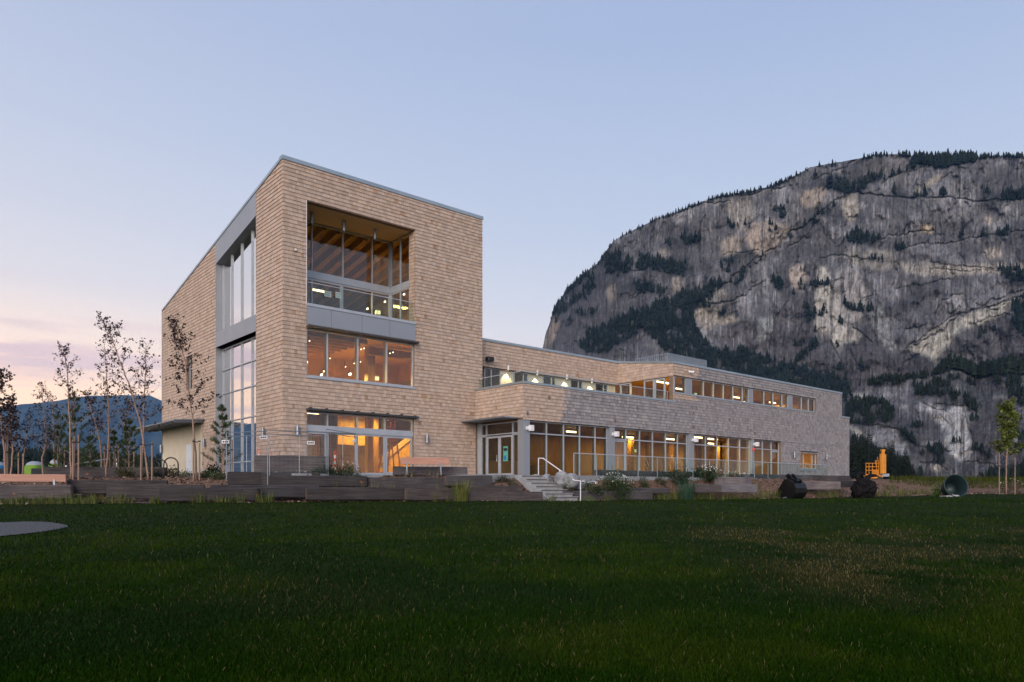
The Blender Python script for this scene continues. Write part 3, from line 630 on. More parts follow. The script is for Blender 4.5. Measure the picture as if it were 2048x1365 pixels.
H = 4.5+11*rng.random(len(P))**1.6
# the skyline trees
sx = rng.uniform(1100, 2060, 620); st = np.interp(sx, SKY1[:, 0], SKY1[:, 1])
dens = np.interp(sx, [1100, 1230, 1290, 1345, 1400, 1560, 1610, 1618, 1715, 1730, 2060], [.8, .45, .5, .9, .8, 1, .8, .0, .0, .9, 1]); k = rng.random(len(sx)) < dens
sx, st = sx[k], st[k]; Ps, _ = on_cliff(c1, sx, st+rng.uniform(0, 5, len(sx)))
Hs = rng.uniform(5, 11, len(sx))*np.interp(sx, [1100, 1750, 1840, 1900, 1940, 1970, 2060], [.85, .9, 1.2, 1.9, 1.5, .9, 1.0])
ex = rng.uniform(1838, 1948, 160); Pe, _ = on_cliff(c1, ex, np.interp(ex, [1838, 1880, 1948], [322, 332, 320])+rng.uniform(-6, 6, 160)); He = rng.uniform(9, 18, 160)
conifer_mass('forest', np.concatenate([P, Ps, Pe]), np.concatenate([H, Hs, He]), rng, 'dark conifer forest growing along the ledges, gully and crest of the big cliff')
P, px_, py_ = scatter(c2, 7000, 1690, 2060, 740, 962)
ax = rng.uniform(1735, 2060, 330); Pa, _ = on_cliff(c2, ax, np.interp(ax, SKY2[:, 0], SKY2[:, 1])+rng.uniform(-1, 6, 330)); Ha = rng.uniform(3.5, 6.5, 330)*np.interp(ax, [1735, 1870, 1900, 2060], [.9, 1.1, 2.2, 2.4])
conifer_mass('forest', np.concatenate([P, Pa]), np.concatenate([rng.uniform(3, 6.5, len(P)), Ha]), rng, 'dark trees growing in the cracks and on top of the lower rock outcrop')

# far blue hills in the west, with a dark tree line in front of them
def ridge(name, azs, tops, R, mat, rows=26, seed=0, amp=.16):
    azs = np.radians(azs); t = np.linspace(0, 1, rows)
    zt = R*tops
    A = np.repeat(azs[:, None], rows, 1); T = np.repeat(t[None], len(azs), 0)
    nzv = fbm(A*60, T*4, seed, 5)-.5
    Rr = R*(.72+.28*T)+R*amp*nzv*np.sin(T*math.pi)
    z = zt[:, None]*T**.85+zt[:, None]*.16*nzv*np.sin(T*math.pi)
    Vv = np.stack([CU+Rr*(np.sin(A)*S_+np.cos(A)*C_), CV+Rr*(-np.sin(A)*C_+np.cos(A)*S_), z], -1)
    back = Vv[:, -1:].copy(); back[..., :2] += (back[..., :2]-np.array([CU, CV]))*.2; back[..., 2] *= .6
    Vv = np.concatenate([Vv, back], 1); m_ = rows+1
    i, j = np.meshgrid(np.arange(len(azs)-1), np.arange(m_-1), indexing='ij'); bq = (i*m_+j).ravel()
    return raw_mesh(name, Vv.reshape(-1, 3), np.stack([bq, bq+m_, bq+m_+1, bq+1], -1), mat, 4, smooth=True, kind='structure')
rp = np.array([(-400, 800), (-100, 822), (0, 818), (38, 809), (60, 809), (117, 803), (146, 796), (175, 792), (205, 791), (252, 790), (299, 791), (324, 803), (360, 815), (450, 830), (700, 870)], float)
azs = np.arange(-100, -8, .25); pxa = CX+F*np.tan(np.radians(np.clip(azs, -52, -8)))
tp = (YH-np.interp(pxa, rp[:, 0], rp[:, 1]))/F*np.cos(np.radians(np.clip(azs, -52, -8)))
tp = np.where(azs < -44, .085+.03*(fbm(azs/9, azs*0, 8, 4)-.3), tp)+.004*(fbm(azs/1.2, azs*0, 9, 4)-.5)
ridge('hills', azs, tp, 9800, M['hill'], seed=4)
tx = rng.uniform(-200, 700, 1500); td = rng.uniform(330, 620, 1500); tz = np.full(1500, 1.0)
Pt = px_point(tx, np.full(1500, YH), td); Pt[:, 2] = 1.0
conifer_mass('tree_line', Pt, rng.uniform(14, 25, 1500)*np.interp(tx, [-200, 0, 330, 700], [1.2, 1.15, 1, 1])*td/480*.92, rng, 'dark tree line far behind the saplings at the foot of the blue hills')
# ---------------------------------------------------------------- the building
Z0 = 2.3
class PL:
    def __init__(s, o, d, n): s.o, s.d, s.n = o, d, n
    def pt(s, a, z, o=0): return (s.o[0]+s.d[0]*a+s.n[0]*o, s.o[1]+s.d[1]*a+s.n[1]*o, z)
FRONT = PL((0, 0), (1, 0), (0, -1)); LEFT = PL((0, 0), (0, 1), (-1, 0)); WV = -4.24
WING = PL((0, WV), (1, 0), (0, -1)); WSIDE = PL((11.83, 0), (0, -1), (-1, 0)); SETB = PL((0, .58), (1, 0), (0, -1)); PROJ = PL((25.1, .58), (0, -1), (-1, 0))
def pbox(mb, pl, s0, s1, z0, z1, o0, o1, col=None):
    return mb.hexa([pl.pt(s0, z0, o0), pl.pt(s1, z0, o0), pl.pt(s1, z0, o1), pl.pt(s0, z0, o1), pl.pt(s0, z1, o0), pl.pt(s1, z1, o0), pl.pt(s1, z1, o1), pl.pt(s0, z1, o1)], col)
def ppoly(mb, pl, poly, o0, o1, col=None):
    a = Vector(pl.pt(0, 0, o1))-Vector(pl.pt(0, 0, o0)); return mb.prism([pl.pt(s, z, o0) for s, z in poly], a, col)
TW, TD = 12.34, 19.56
def roof_z(v): return 17.62-(17.62-13.78)*v/TD
BLD = empty('museum_building', (6, 8, Z0), 'cedar shingled building with a square glazed tower and a long two storey wing', 'building')
def part(mb, name, mat, parent=None, label=None, **k):
    o = mb.build(name, mat, parent or BLD, **k)
    if label: o['label'] = label
    return o
def wall(pl, s0, s1, z0, top, openings, th=.32, name='wall', mat=None):
    """wall behind the cladding, cut round its openings; top may be a function of s"""
    tf = top if callable(top) else (lambda s: top)
    ss = sorted({s0, s1, *[q for o in openings for q in o[:2] if s0 < q < s1]}); zs = sorted({z0, *[q for o in openings for q in o[2:] if z0 < q < min(tf(s0), tf(s1))]})
    mb = MB()
    for a, b in zip(ss, ss[1:]):
        for i, z in enumerate(zs):
            z1 = zs[i+1] if i+1 < len(zs) else None
            cs, cz = (a+b)/2, (z+(z1 if z1 else z+.02))/2
            if any(o[0] <= cs <= o[1] and o[2] <= cz <= o[3] for o in openings): continue
            t0, t1 = (z1, z1) if z1 else (tf(a), tf(b))
            if z1 is None and z >= max(t0, t1): continue
            ppoly(mb, pl, [(a, z), (b, z), (b, t1), (a, t0)], 0, -th)
    return part(mb, name, mat or M['wall'])
# shingles -------------------------------------------------------
SH = []; srng = random.Random(3); EXPO = .192
def tone(kind):
    k = srng.random(); b = .84+.30*srng.random()
    if kind == 'cedar':
        c = (.455, .345, .275) if k < .84 else (.43, .315, .235) if k < .95 else (.44, .355, .30)
        if k > .99: c = (.36, .225, .14)
    else:
        c = (.265, .245, .25) if k < .6 else (.31, .285, .28) if k < .85 else (.215, .20, .21)
    return tuple(x*b for x in c)
def clad(pl, s0, s1, z0, z1, openings, kindf, topf=None):
    z = Z0+math.ceil((z0-Z0)/EXPO-1e-6)*EXPO
    if z-z0 > .03: z -= EXPO
    while z < z1-.02:
        zb, zt = max(z, z0), min(z+EXPO, z1)
        spans = [(s0, s1)]
        for a, b, c, d in openings:
            if min(d, zt)-max(c, zb) > .5*(zt-zb):
                spans = [q for p in spans for q in ((p[0], min(p[1], a)), (max(p[0], b), p[1])) if q[1]-q[0] > .02]
        for a, b in spans:
            s = a-srng.random()*.15
            while s < b:
                w = srng.choice((.10, .13, .16, .19, .23, .27)); e0, e1 = max(s, a)+.003, min(s+w, b)-.003; s += w
                if e1-e0 < .012: continue
                t0 = t1 = zt+.004
                if topf:
                    t0, t1 = min(t0, topf(e0)), min(t1, topf(e1))
                    if t0-zb < .02 or t1-zb < .02: continue
                o1 = .032+.008*srng.random(); dz = srng.choice((0, 0, 0, .004, -.004)); zq = zb+dz if dz+zb > z0 else zb
                vs = [pl.pt(e0, zq, o1), pl.pt(e1, zq, o1), pl.pt(e1, t1, .006), pl.pt(e0, t0, .006), pl.pt(e0, zq, 0), pl.pt(e1, zq, 0)]
                m = pl.pt((e0+e1)/2, zq); r, f = cam_rf(m[0], m[1])
                SH.append((f, vs, tone(kindf((e0+e1)/2, zq))))
        z += EXPO
FS = [(0, 1, 2, 3), (4, 5, 1, 0), (4, 0, 3), (5, 2, 1)]
def finish_shingles(n_single):
    SH.sort(key=lambda q: q[0])
    for f, vs, c in SH[:n_single]:
        MB().add(vs, FS, c).build('shingle', M['shingle'], BLD, colors=True)
    mb = MB()
    for f, vs, c in SH[n_single:]: mb.add(vs, FS, c)
    o = part(mb, 'shingle_cladding', M['shingle'], colors=True, fix=False); o['kind'] = 'stuff'

# glazing -------------------------------------------------------
def window(pl, s0, s1, z0, z1, mull=(), trans=(), o=-.12, fw=.06, fd=.12, skip=(), parent=None, name='window', fmat=None, topf=None, back=None, mw=None, gm='glass'):
    """frame as the part; each mullion, transom and pane a piece of its own"""
    fm = fmat or M['frame']; mw = mw or fw*.8
    tf = topf or (lambda s: z1)
    mb = MB(); d0, d1 = o-fd/2, o+fd/2
    pbox(mb, pl, s0, s0+fw, z0, tf(s0), d0, d1); pbox(mb, pl, s1-fw, s1, z0, tf(s1), d0, d1)
    pbox(mb, pl, s0+fw, s1-fw, z0, z0+fw, d0, d1)
    ppoly(mb, pl, [(s0+fw, tf(s0+fw)-fw), (s1-fw, tf(s1-fw)-fw), (s1-fw, tf(s1-fw)), (s0+fw, tf(s0+fw))], d0, d1)
    w = part(mb, name, fm, parent)
    ms = [s0+fw/2-.001]+list(mull)+[s1-fw/2+.001]; ts = [z0+fw/2]+list(trans)
    for m in mull:
        q = MB(); pbox(q, pl, m-mw/2, m+mw/2, z0+fw, tf(m)-fw, d0+.004, d1+.012); part(q, 'mullion', fm, w)
        if back:
            q = MB(); pbox(q, pl, m-.035, m+.035, z0, tf(m), o-fd/2-back, o-fd/2-.01); part(q, 'timber_post', M['post_wood'], w)
    for a, b in zip(ms, ms[1:]):
        for t in trans:
            q = MB(); pbox(q, pl, a+mw/2, b-mw/2, t-mw/2, t+mw/2, d0+.006, d1+.004); part(q, 'transom', fm, w)
    for i, (a, b) in enumerate(zip(ms, ms[1:])):
        for j, z in enumerate(ts):
            if (i, j) in skip: continue
            q = MB(); a0, b0 = a+.01, b-.01
            if j+1 < len(ts): pbox(q, pl, a0, b0, z, ts[j+1], o-.008, o+.008)
            else: ppoly(q, pl, [(a0, z), (b0, z), (b0, tf(b0)-fw/2), (a0, tf(a0)-fw/2)], o-.008, o+.008)
            part(q, 'pane', M[gm], w)
    return w
def leaf_door(pl, s0, s1, z0, z1, o, parent=None, handle_s=None, fw=.10, fmat=None, closer=True):
    fm = fmat or M['frame']; mb = MB()
    pbox(mb, pl, s0, s0+fw, z0, z1, o-.03, o+.03); pbox(mb, pl, s1-fw, s1, z0, z1, o-.03, o+.03); pbox(mb, pl, s0+fw, s1-fw, z1-fw, z1, o-.03, o+.03); pbox(mb, pl, s0+fw, s1-fw, z0, z0+fw*1.6, o-.03, o+.03)
    d = part(mb, 'door', fm, parent)
    q = MB(); pbox(q, pl, s0+fw-.01, s1-fw+.01, z0+fw, z1-fw+.01, o-.008, o+.008); part(q, 'pane', M['glass'], d)
    if handle_s is not None:
        q = MB(); zc = z0+1.05
        q.tube([pl.pt(handle_s, zc-.17, o+.03), pl.pt(handle_s, zc-.17, o+.09), pl.pt(handle_s, zc+.17, o+.09), pl.pt(handle_s, zc+.17, o+.03)], .014, 6); part(q, 'handle', M['alu'], d)
        q = MB(); pbox(q, pl, s0+fw, s1-fw, z0+.93, z0+.99, o-.07, o-.03); part(q, 'push_bar', M['black_steel'], d)
    return d

# ---- tower, front face
OA = (1.22, 7.61, 10.70, 15.88); OB = (1.22, 7.55, 7.14, 9.62); OC = (1.22, 7.52, Z0, 5.50)
front_op = [OA, OB, OC]
wall(FRONT, 0, TW, Z0-.3, 17.62, front_op)
cedar = lambda s, z: 'cedar'
clad(FRONT, -.02, TW, Z0+.02, 17.60, front_op+[(1.22, 7.61, 9.76, 10.72), (11.83, 13, 0, 7.55)], cedar)
# ---- tower, left face
strip = (3.25, 9.19, Z0-1, 30); slot = (13.32, 14.46, 7.88, 10.0); siding = (11.45, 19.6, Z0-1, 5.72)
wall(LEFT, .32, TD, Z0-.3, roof_z, [(3.25, 9.19, Z0, 9.80), (3.25, 9.19, 10.66, 40), slot])
clad(LEFT, -.02, TD, Z0+.45, 18, [strip, slot, siding], cedar, lambda s: roof_z(s)-.01)
# rest of the tower shell and its roof
mb = MB(); mb.box(.01, TW, TD-.3, TD, Z0-.3, 13.75); part(mb, 'wall', M['wall'])
mb = MB(); ppoly(mb, PL((TW-.32, 0), (0, 1), (1, 0)), [(.33, Z0), (TD-.31, Z0), (TD-.31, roof_z(TD-.3)-.02), (.33, roof_z(.33)-.02)], 0, .31); part(mb, 'wall', M['wall'])
mb = MB(); mb.hexa([(.02, .02, roof_z(0)-.28), (TW-.02, .02, roof_z(0)-.28), (TW-.02, TD-.02, roof_z(TD)-.28), (.02, TD-.02, roof_z(TD)-.28), (.02, .02, roof_z(0)-.02), (TW-.02, .02, roof_z(0)-.02), (TW-.02, TD-.02, roof_z(TD)-.02), (.02, TD-.02, roof_z(TD)-.02)]); part(mb, 'roof', M['roof'])
mb = MB(); pbox(mb, FRONT, -.06, TW+.05, 17.60, 17.79, -.3, .055); part(mb, 'coping', M['coping'])
mb = MB(); ppoly(mb, LEFT, [(.0, 17.63), (TD+.05, roof_z(TD)+.01), (TD+.05, roof_z(TD)+.12), (.0, 17.775)], -.3, .05); part(mb, 'coping', M['coping'])
mb = MB(); pbox(mb, LEFT, TD-.005, TD+.03, Z0, 13.86, -.02, .045); part(mb, 'corner_trim', M['coping'])
# balcony: floor, soffit, back glazing, side glazing
BD = 2.62
mb = MB(); mb.box(1.2, 7.75, .02, BD+.2, 10.40, 10.82); part(mb, 'balcony_floor', M['panel'])
mb = MB(); nb = 26
for k in range(nb):
    y0 = .33+(BD-.33)*k/nb; y1 = .33+(BD-.33)*(k+1)/nb-.006; mb.box(1.23, 7.60, y0, y1, 15.90, 15.93)
o = part(mb, 'soffit_boards', M['soffit_wood']); o['kind'] = 'stuff'
mb = MB(); mb.box(1.0, 7.9, .33, BD+.1, 15.935, 16.1); part(mb, 'soffit', M['ply_dark'])
BACK = PL((0, BD), (1, 0), (0, -1)); SIDE = PL((7.61, 0), (0, 1), (-1, 0))
window(BACK, 1.0, 7.60, 13.22, 15.88, (2.75, 4.58, 6.42), (), 0, .07, .12)
mb = MB(); pbox(mb, BACK, 1.0, 7.6, 12.90, 13.22, -.06, .08); part(mb, 'transom_band', M['frame'])
window(BACK, 1.0, 4.50, 10.82, 12.88, (2.75,), (), 0, .10, .10, name='sliding_door')
window(BACK, 4.52, 7.60, 10.82, 12.88, (6.42,), (), 0, .08, .10)
window(SIDE, .58, BD-.06, 13.22, 15.88, (1.55,), (), -.06, .06, .10)
mb = MB(); pbox(mb, SIDE, .58, BD-.06, 12.90, 13.22, -.12, .0); part(mb, 'transom_band', M['frame'])
window(SIDE, .58, BD-.06, 10.82, 12.88, (1.55,), (), -.06, .06, .10)
mb = MB(); mb.box(7.55, 7.68, BD-.06, BD+.07, 10.82, 15.9); part(mb, 'corner_post', M['frame'])
mb = MB(); pbox(mb, SIDE, .325, .58, 10.7, 15.88, -.3, -.006); part(mb, 'wall', M['wall'])
clad(SIDE, .02, .57, 10.82, 15.88, [], cedar)
mb = MB(); mb.box(1.195, 1.22, -.04, .34, 10.70, 15.9); part(mb, 'reveal_trim', M['white_paint'])
# glass balustrade
gx = [1.26, 2.80, 4.40, 6.00, 7.57]
for a, b in zip(gx, gx[1:]):
    mb = MB(); mb.box(a+.006, b-.006, .10, .116, 10.84, 11.90); part(mb, 'balustrade_pane', M['rail_glass'])
mb = MB(); mb.box(1.24, 7.60, .096, .121, 11.90, 11.935); part(mb, 'balustrade_rail', M['frame'])
mb = MB(); pbox(mb, FRONT, 1.20, 7.63, 10.69, 10.83, -.1, .075); part(mb, 'sill', M['frame'])
for a, b in ((1.225, 2.53), (2.545, 4.29), (4.305, 5.96), (5.975, 7.605)):
    mb = MB(); pbox(mb, FRONT, a, b, 9.79, 10.68, .005, .045); part(mb, 'fascia_panel', M['panel'])
mb = MB(); pbox(mb, FRONT, 1.18, 7.70, 9.62, 9.70, -.05, .30); part(mb, 'sunshade', M['frame_dark'])
window(FRONT, *OB[:2], 7.22, 9.60, (2.38, 4.11, 5.85), (), -.14, .075, .14, back=.14)
mb = MB(); pbox(mb, FRONT, 1.19, 7.58, 7.12, 7.215, -.15, .06); part(mb, 'sill', M['frame'])
# entrance doors under the tower
mb = MB(); pbox(mb, FRONT, 1.18, 7.66, 5.50, 5.60, -.05, .34); part(mb, 'sunshade', M['frame_dark'])
for k in range(8):
    mb = MB(); x = 1.3+k*.88; pbox(mb, FRONT, x, x+.05, 5.60, 5.66, 0, .33); part(mb, 'sunshade_bracket', M['frame_dark'])
window(FRONT, *OC[:2], 4.74, 5.48, (2.40, 4.11, 5.76), (), -.16, .075, .14, back=.14)
mb = MB(); pbox(mb, FRONT, 1.22, 7.52, 4.50, 4.74, -.26, -.05); part(mb, 'door_header', M['frame'])
leaf_door(FRONT, 1.24, 2.38, Z0+.03, 4.5, -.14, None, None, .12)
leaf_door(FRONT, 2.42, 4.08, Z0+.03, 4.5, -.20, None, None, .09)
leaf_door(FRONT, 4.02, 5.75, Z0+.03, 4.5, -.13, None, None, .09)
leaf_door(FRONT, 5.78, 7.50, Z0+.03, 4.5, -.14, None, None, .12)
mb = MB(); pbox(mb, FRONT, 1.22, 7.52, Z0-.02, Z0+.03, -.3, .05); part(mb, 'threshold', M['alu'])
# ---- left face glazing
fb = lambda s: roof_z(s)-1.20
LM = (4.74, 6.22, 7.70)
window(LEFT, 3.30, 9.15, Z0+.12, 9.72, LM, (3.12, 5.5, 7.13, 8.48), -.40, .07, .14, gm='glass_west')
window(LEFT, 3.30, 9.15, 10.72, 15, LM, (), -.40, .07, .14, topf=lambda s: fb(s)+.05, gm='glass_west')
for nme, e in (('reveal', 3.25), ('reveal', 9.15)):
    mb = MB(); ppoly(mb, LEFT, [(e+.005, Z0), (e+.035, Z0), (e+.035, roof_z(e)-1.1), (e+.005, roof_z(e)-1.1)], -.34, .022); part(mb, nme, M['panel'])
es = [3.25, 4.735, 6.22, 7.705, 9.19]
for a, b in zip(es, es[1:]):
    mb = MB(); pbox(mb, LEFT, a+.006, b-.006, 9.80, 10.66, -.34, .03); part(mb, 'spandrel_panel', M['panel'])
    mb = MB(); ppoly(mb, LEFT, [(a+.006, fb(a)), (b-.006, fb(b)), (b-.006, roof_z(b)-.02), (a+.006, roof_z(a)-.02)], -.34, .03); part(mb, 'fascia_panel', M['panel'])
window(LEFT, slot[0]+.02, slot[1]-.02, slot[2]+.02, slot[3]-.02, (), (9.2,), -.22, .06, .10)
# beige service entrance with its canopy
mb = MB()
for k in range(40):
    a = 11.46+k*.2; pbox(mb, LEFT, a, a+.19, Z0-.1, 5.70, .006, .03)
o = part(mb, 'siding_boards', M['beige']); o['kind'] = 'stuff'
mb = MB(); pbox(mb, LEFT, 13.40, 14.36, Z0-.05, 4.42, .03, .06); d = part(mb, 'door', M['door_white'])
q = MB(); q.tube([LEFT.pt(13.52, 3.35, .06), LEFT.pt(13.52, 3.35, .12), LEFT.pt(13.66, 3.35, .12)], .015, 6); part(q, 'handle', M['alu'], d)
mb = MB(); pbox(mb, LEFT, 11.43, 13.40, Z0-.2, 2.62, .032, .07); pbox(mb, LEFT, 14.36, 19.6, Z0-.2, 2.62, .032, .07); part(mb, 'plinth', M['plinth'])
mb = MB(); pbox(mb, LEFT, 9.21, 11.42, Z0-.2, 2.74, .0, .03); part(mb, 'plinth', M['plinth'])
mb = MB(); mb.hexa([LEFT.pt(11.0, 5.76, .0), LEFT.pt(20.6, 5.76, .0), LEFT.pt(20.6, 5.62, 1.75), LEFT.pt(11.0, 5.62, 1.75), LEFT.pt(11.0, 5.84, .0), LEFT.pt(20.6, 5.84, .0), LEFT.pt(20.6, 5.70, 1.75), LEFT.pt(11.0, 5.70, 1.75)]); cn = part(mb, 'canopy', M['galv'])
for k in range(11):
    q = MB(); a = 11.2+k*.9; q.hexa([LEFT.pt(a, 5.62, .03), LEFT.pt(a+.07, 5.62, .03), LEFT.pt(a+.07, 5.52, 1.7), LEFT.pt(a, 5.52, 1.7), LEFT.pt(a, 5.755, .03), LEFT.pt(a+.07, 5.755, .03), LEFT.pt(a+.07, 5.615, 1.7), LEFT.pt(a, 5.615, 1.7)]); part(q, 'rib', M['galv'], cn)

# ---- wing
WE, WS = 50.47, 49.05
u_of = lambda px, v=WV: on_v(px, v)[0]
g0, g1 = 12.31, 38.88
rib = (25.15, 44.45, 8.02, 9.20); sw = (u_of(1601), u_of(1634.5), 3.33, 4.70)
wing_op = [(g0, g1, Z0, 5.42), rib, sw]
wall(WING, 11.84, 25.1, 5.42, 7.42, [])
wall(WING, 25.1, WS, 5.42, 10.0, [rib])
wall(WING, g1, WS, Z0-.3, 5.42, [sw]); wall(WING, WS, WE, Z0-.3, 7.98, [])
def wkind(s, z):
    j = srng.uniform(-.25, .25)
    if z < 7.5: return 'cedar' if s+j < 15.3-(7.5-z)*.28 else 'grey'
    if z < 8.05: return 'cedar' if 25.0 < s+j < 27.7 else 'grey'
    return 'cedar' if s+j < 27.9 else 'grey'
clad(WING, 11.81, 25.1, 5.42, 7.40, [], wkind)
clad(WING, 25.1, WS, 5.42, 10.0, [rib], wkind)
clad(WING, g1, WS, Z0+.02, 5.42, [sw], wkind); clad(WING, WS, WE, Z0+.02, 7.96, [], wkind)
mb = MB(); mb.box(11.84, 12.16, WV+.01, -.01, 5.5, 7.42); part(mb, 'wall', M['wall'])
clad(WSIDE, .0, 4.26, 5.52, 7.40, [], cedar)
mb = MB(); mb.box(11.77, 25.35, WV-.05, WV+.42, 7.40, 7.52); part(mb, 'coping', M['coping'])
mb = MB(); mb.box(11.77, 12.2, WV+.42, -.03, 7.40, 7.52); part(mb, 'coping', M['coping'])
# roofs of the wing: one slope rising to the back
def wz(v): return 10.0+(v-WV)*.127
mb = MB(); mb.hexa([(25.1, WV+.02, wz(WV)-.25), (WS, WV+.02, wz(WV)-.25), (WS, 11, wz(11)-.25), (25.1, 11, wz(11)-.25), (25.1, WV+.02, wz(WV)-.01), (WS, WV+.02, wz(WV)-.01), (WS, 11, wz(11)-.01), (25.1, 11, wz(11)-.01)]); part(mb, 'roof', M['roof'])
mb = MB(); mb.hexa([(12.35, .6, wz(.6)-.25), (25.1, .6, wz(.6)-.25), (25.1, 11, wz(11)-.25), (12.35, 11, wz(11)-.25), (12.35, .6, wz(.6)-.01), (25.1, .6, wz(.6)-.01), (25.1, 11, wz(11)-.01), (12.35, 11, wz(11)-.01)]); part(mb, 'roof', M['roof'])
mb = MB(); mb.box(WS, WE, WV+.02, 11, 7.8, 7.97); part(mb, 'roof', M['roof'])
mb = MB(); pbox(mb, WING, 25.03, WS+.06, 9.99, 10.13, -.35, .06); part(mb, 'coping', M['coping'])
mb = MB(); pbox(mb, WING, WS-.1, WE+.07, 7.95, 8.07, -.4, .06); part(mb, 'coping', M['coping'])
mb = MB(); ppoly(mb, PROJ, [(0, wz(.58)), (4.82, wz(WV)-.01), (4.82, wz(WV)+.12), (0, wz(.58)+.13)], -.3, .06); part(mb, 'coping', M['coping'])
mb = MB(); pbox(mb, SETB, 12.36, 25.1, wz(.58)-.01, wz(.58)+.13, -.35, .06); part(mb, 'coping', M['coping'])
mb = MB(); mb.box(WS-.3, WS-.01, WV+.33, 10.9, 7.6, 9.85); mb.box(WE-.3, WE, WV+.33, 10.9, Z0-.3, 7.78); mb.box(12.4, WE-.31, 10.6, 10.9, Z0-.3, 7.6); part(mb, 'wall', M['wall'])
mb = MB(); mb.box(WE, WE+.02, WV-.03, WV+.05, Z0, 7.95); mb.box(WS, WS+.02, WV-.03, WV+.05, 8.08, 10.0); part(mb, 'corner_trim', M['coping'])
# ground floor glazing in bays between steel columns
cols = [(1047, 1060), (1219.5, 1230), (1379, 1388.5), (1504, 1509)]
bays = [(1060.5, 1219, (1092, 1126, 1158, 1189), None), (1230.5, 1378.5, (1250.5, 1278, 1304, 1330, 1354), 0), (1389, 1503.5, (1410, 1433, 1456, 1478.5), None), (1509.5, 1562.5, (1524, 1541.5), 2)]
GV = WV+.22
for a, b in cols:
    ua, ub = u_of(a) if a > 1047 else 11.85, u_of(b)
    mb = MB(); mb.box(ua, ub, WV+.01, WV+.5, Z0-.05, 5.44); part(mb, 'column', M['panel'])
GP = PL((0, GV), (1, 0), (0, -1))
for a, b, ms, dr in bays:
    ua, ub = u_of(a)+.01, u_of(b)-.01; mm = tuple(on_v(m, GV)[0] for m in ms)
    w = window(GP, ua, ub, Z0+.02, 5.40, mm, (4.72,), 0, .055, .11, skip=() if dr is None else ((dr, 0),), back=.13, mw=.065, gm='glass_wing')
    if dr is not None:
        e = (ua,)+mm+(ub,); leaf_door(GP, e[dr]+.04, e[dr+1]-.04, Z0+.04, 4.66, .0, None, None, .10)
mb = MB(); mb.box(11.9, g1, WV+.02, WV+.34, 5.425, 5.47); part(mb, 'soffit', M['frame_dark'])
# side entrance under the overhang
ENT = PL((12.02, 0), (0, -1), (-1, 0))
vs_ = [-on_u(p, 12.02)[0] for p in (957, 973, 977, 1002, 1026.5, 1036)]
window(ENT, .36, 3.74, 4.72, 5.40, (vs_[1]+.05, vs_[4]), (), 0, .06, .12)
window(ENT, .36, vs_[1]+.06, Z0+.03, 4.70, (), (), 0, .06, .12); window(ENT, vs_[4]-.02, 3.74, Z0+.03, 4.70, (), (), 0, .06, .12)
m_ = (vs_[1]+vs_[4])/2+.02
leaf_door(ENT, vs_[1]+.07, m_-.005, Z0+.04, 4.66, 0, None, m_-.16, .11); leaf_door(ENT, m_+.005, vs_[4]-.03, Z0+.04, 4.66, 0, None, m_+.16, .11)
mb = MB(); mb.box(11.96, 12.1, -.36, -.02, Z0, 5.5); part(mb, 'jamb', M['frame'])
mb = MB(); mb.box(10.75, 11.80, -3.85, .0-.03, 5.50, 5.57); part(mb, 'canopy', M['galv'])
# ribbon window upstairs
rib_cols = [(1374, 1385), (1500, 1507), (1579, 1586)]
segs = [(1347.5, 1373.5, ()), (1385.5, 1499.5, (1404, 1424, 1444, 1463, 1482)), (1507.5, 1578.5, (1525, 1543, 1561)), (1586.5, 1631, (1600, 1614))]
for a, b in rib_cols:
    mb = MB(); mb.box(u_of(a), u_of(b), WV+.06, WV+.4, 8.06, 9.19); part(mb, 'column', M['panel'])
for a, b, ms in segs:
    window(GP, u_of(a), u_of(b), 8.08, 9.18, tuple(on_v(m, GV)[0] for m in ms), (), .08, .05, .10, back=.11, mw=.065, gm='glass_wing')
mb = MB(); pbox(mb, WING, 25.12, 44.5, 8.00, 8.07, -.3, .05); part(mb, 'sill', M['coping'])
# lone window at the far end
window(WING, sw[0]+.02, sw[1]-.02, sw[2]+.02, sw[3]-.02, (sw[0]+.72, sw[1]-.62), (), -.16, .06, .10)
mb = MB(); pbox(mb, WING, sw[0]-.05, sw[1]+.05, sw[2]-.16, sw[2]+.01, -.2, .07); part(mb, 'sill', M['coping'])
mb = MB(); pbox(mb, WING, sw[0]-.04, sw[1]+.04, sw[3], sw[3]+.09, -.2, .05); part(mb, 'window_head', M['frame_dark'])
# set-back upper storey behind the roof terrace
wall(SETB, 12.36, 25.1, 9.05, wz(.58)-.01, [])
clad(SETB, 12.36, 25.08, 9.05, wz(.58)-.01, [], cedar)
clad(PROJ, .02, 4.84, 9.15, 12, [], cedar, lambda s: wz(.58-s)-.01)
mb = MB(); ppoly(mb, PROJ, [(0, 9.15), (4.8, 9.15), (4.8, wz(WV)-.03), (0, wz(.58)-.03)], -.3, 0); part(mb, 'wall', M['wall'])
mb = MB(); mb.box(12.2, 25.1, WV+.4, 3.4, 6.85, 7.05); part(mb, 'terrace_floor', M['paving'])
B2 = PL((0, .78), (1, 0), (0, -1))
sbw = [(968, 1001, 'g'), (1001, 1027, 'p'), (1027, 1056, 'g'), (1056, 1085, 'p'), (1085, 1112, 'g'), (1112, 1140, 'p'), (1140, 1165, 'g'), (1165, 1190, 'p'), (1190, 1215, 'g'), (1215, 1240, 'p')]
for a, b, k in sbw:
    ua, ub = on_v(a, .78)[0], min(on_v(b, .78)[0], 25.08)
    if k == 'g': window(B2, ua+.01, ub-.01, 7.06, 9.04, ((ua+ub)/2+.2,) if a > 1000 else (ua+.55,), (), -.02, .06, .10)
    else:
        n = 3
        for q in range(n):
            mb = MB(); w = (ub-ua)/n; pbox(mb, B2, ua+w*q+.003, ua+w*(q+1)-.003, 7.06, 9.04, -.1, 0); part(mb, 'beige_panel', M['beige'])
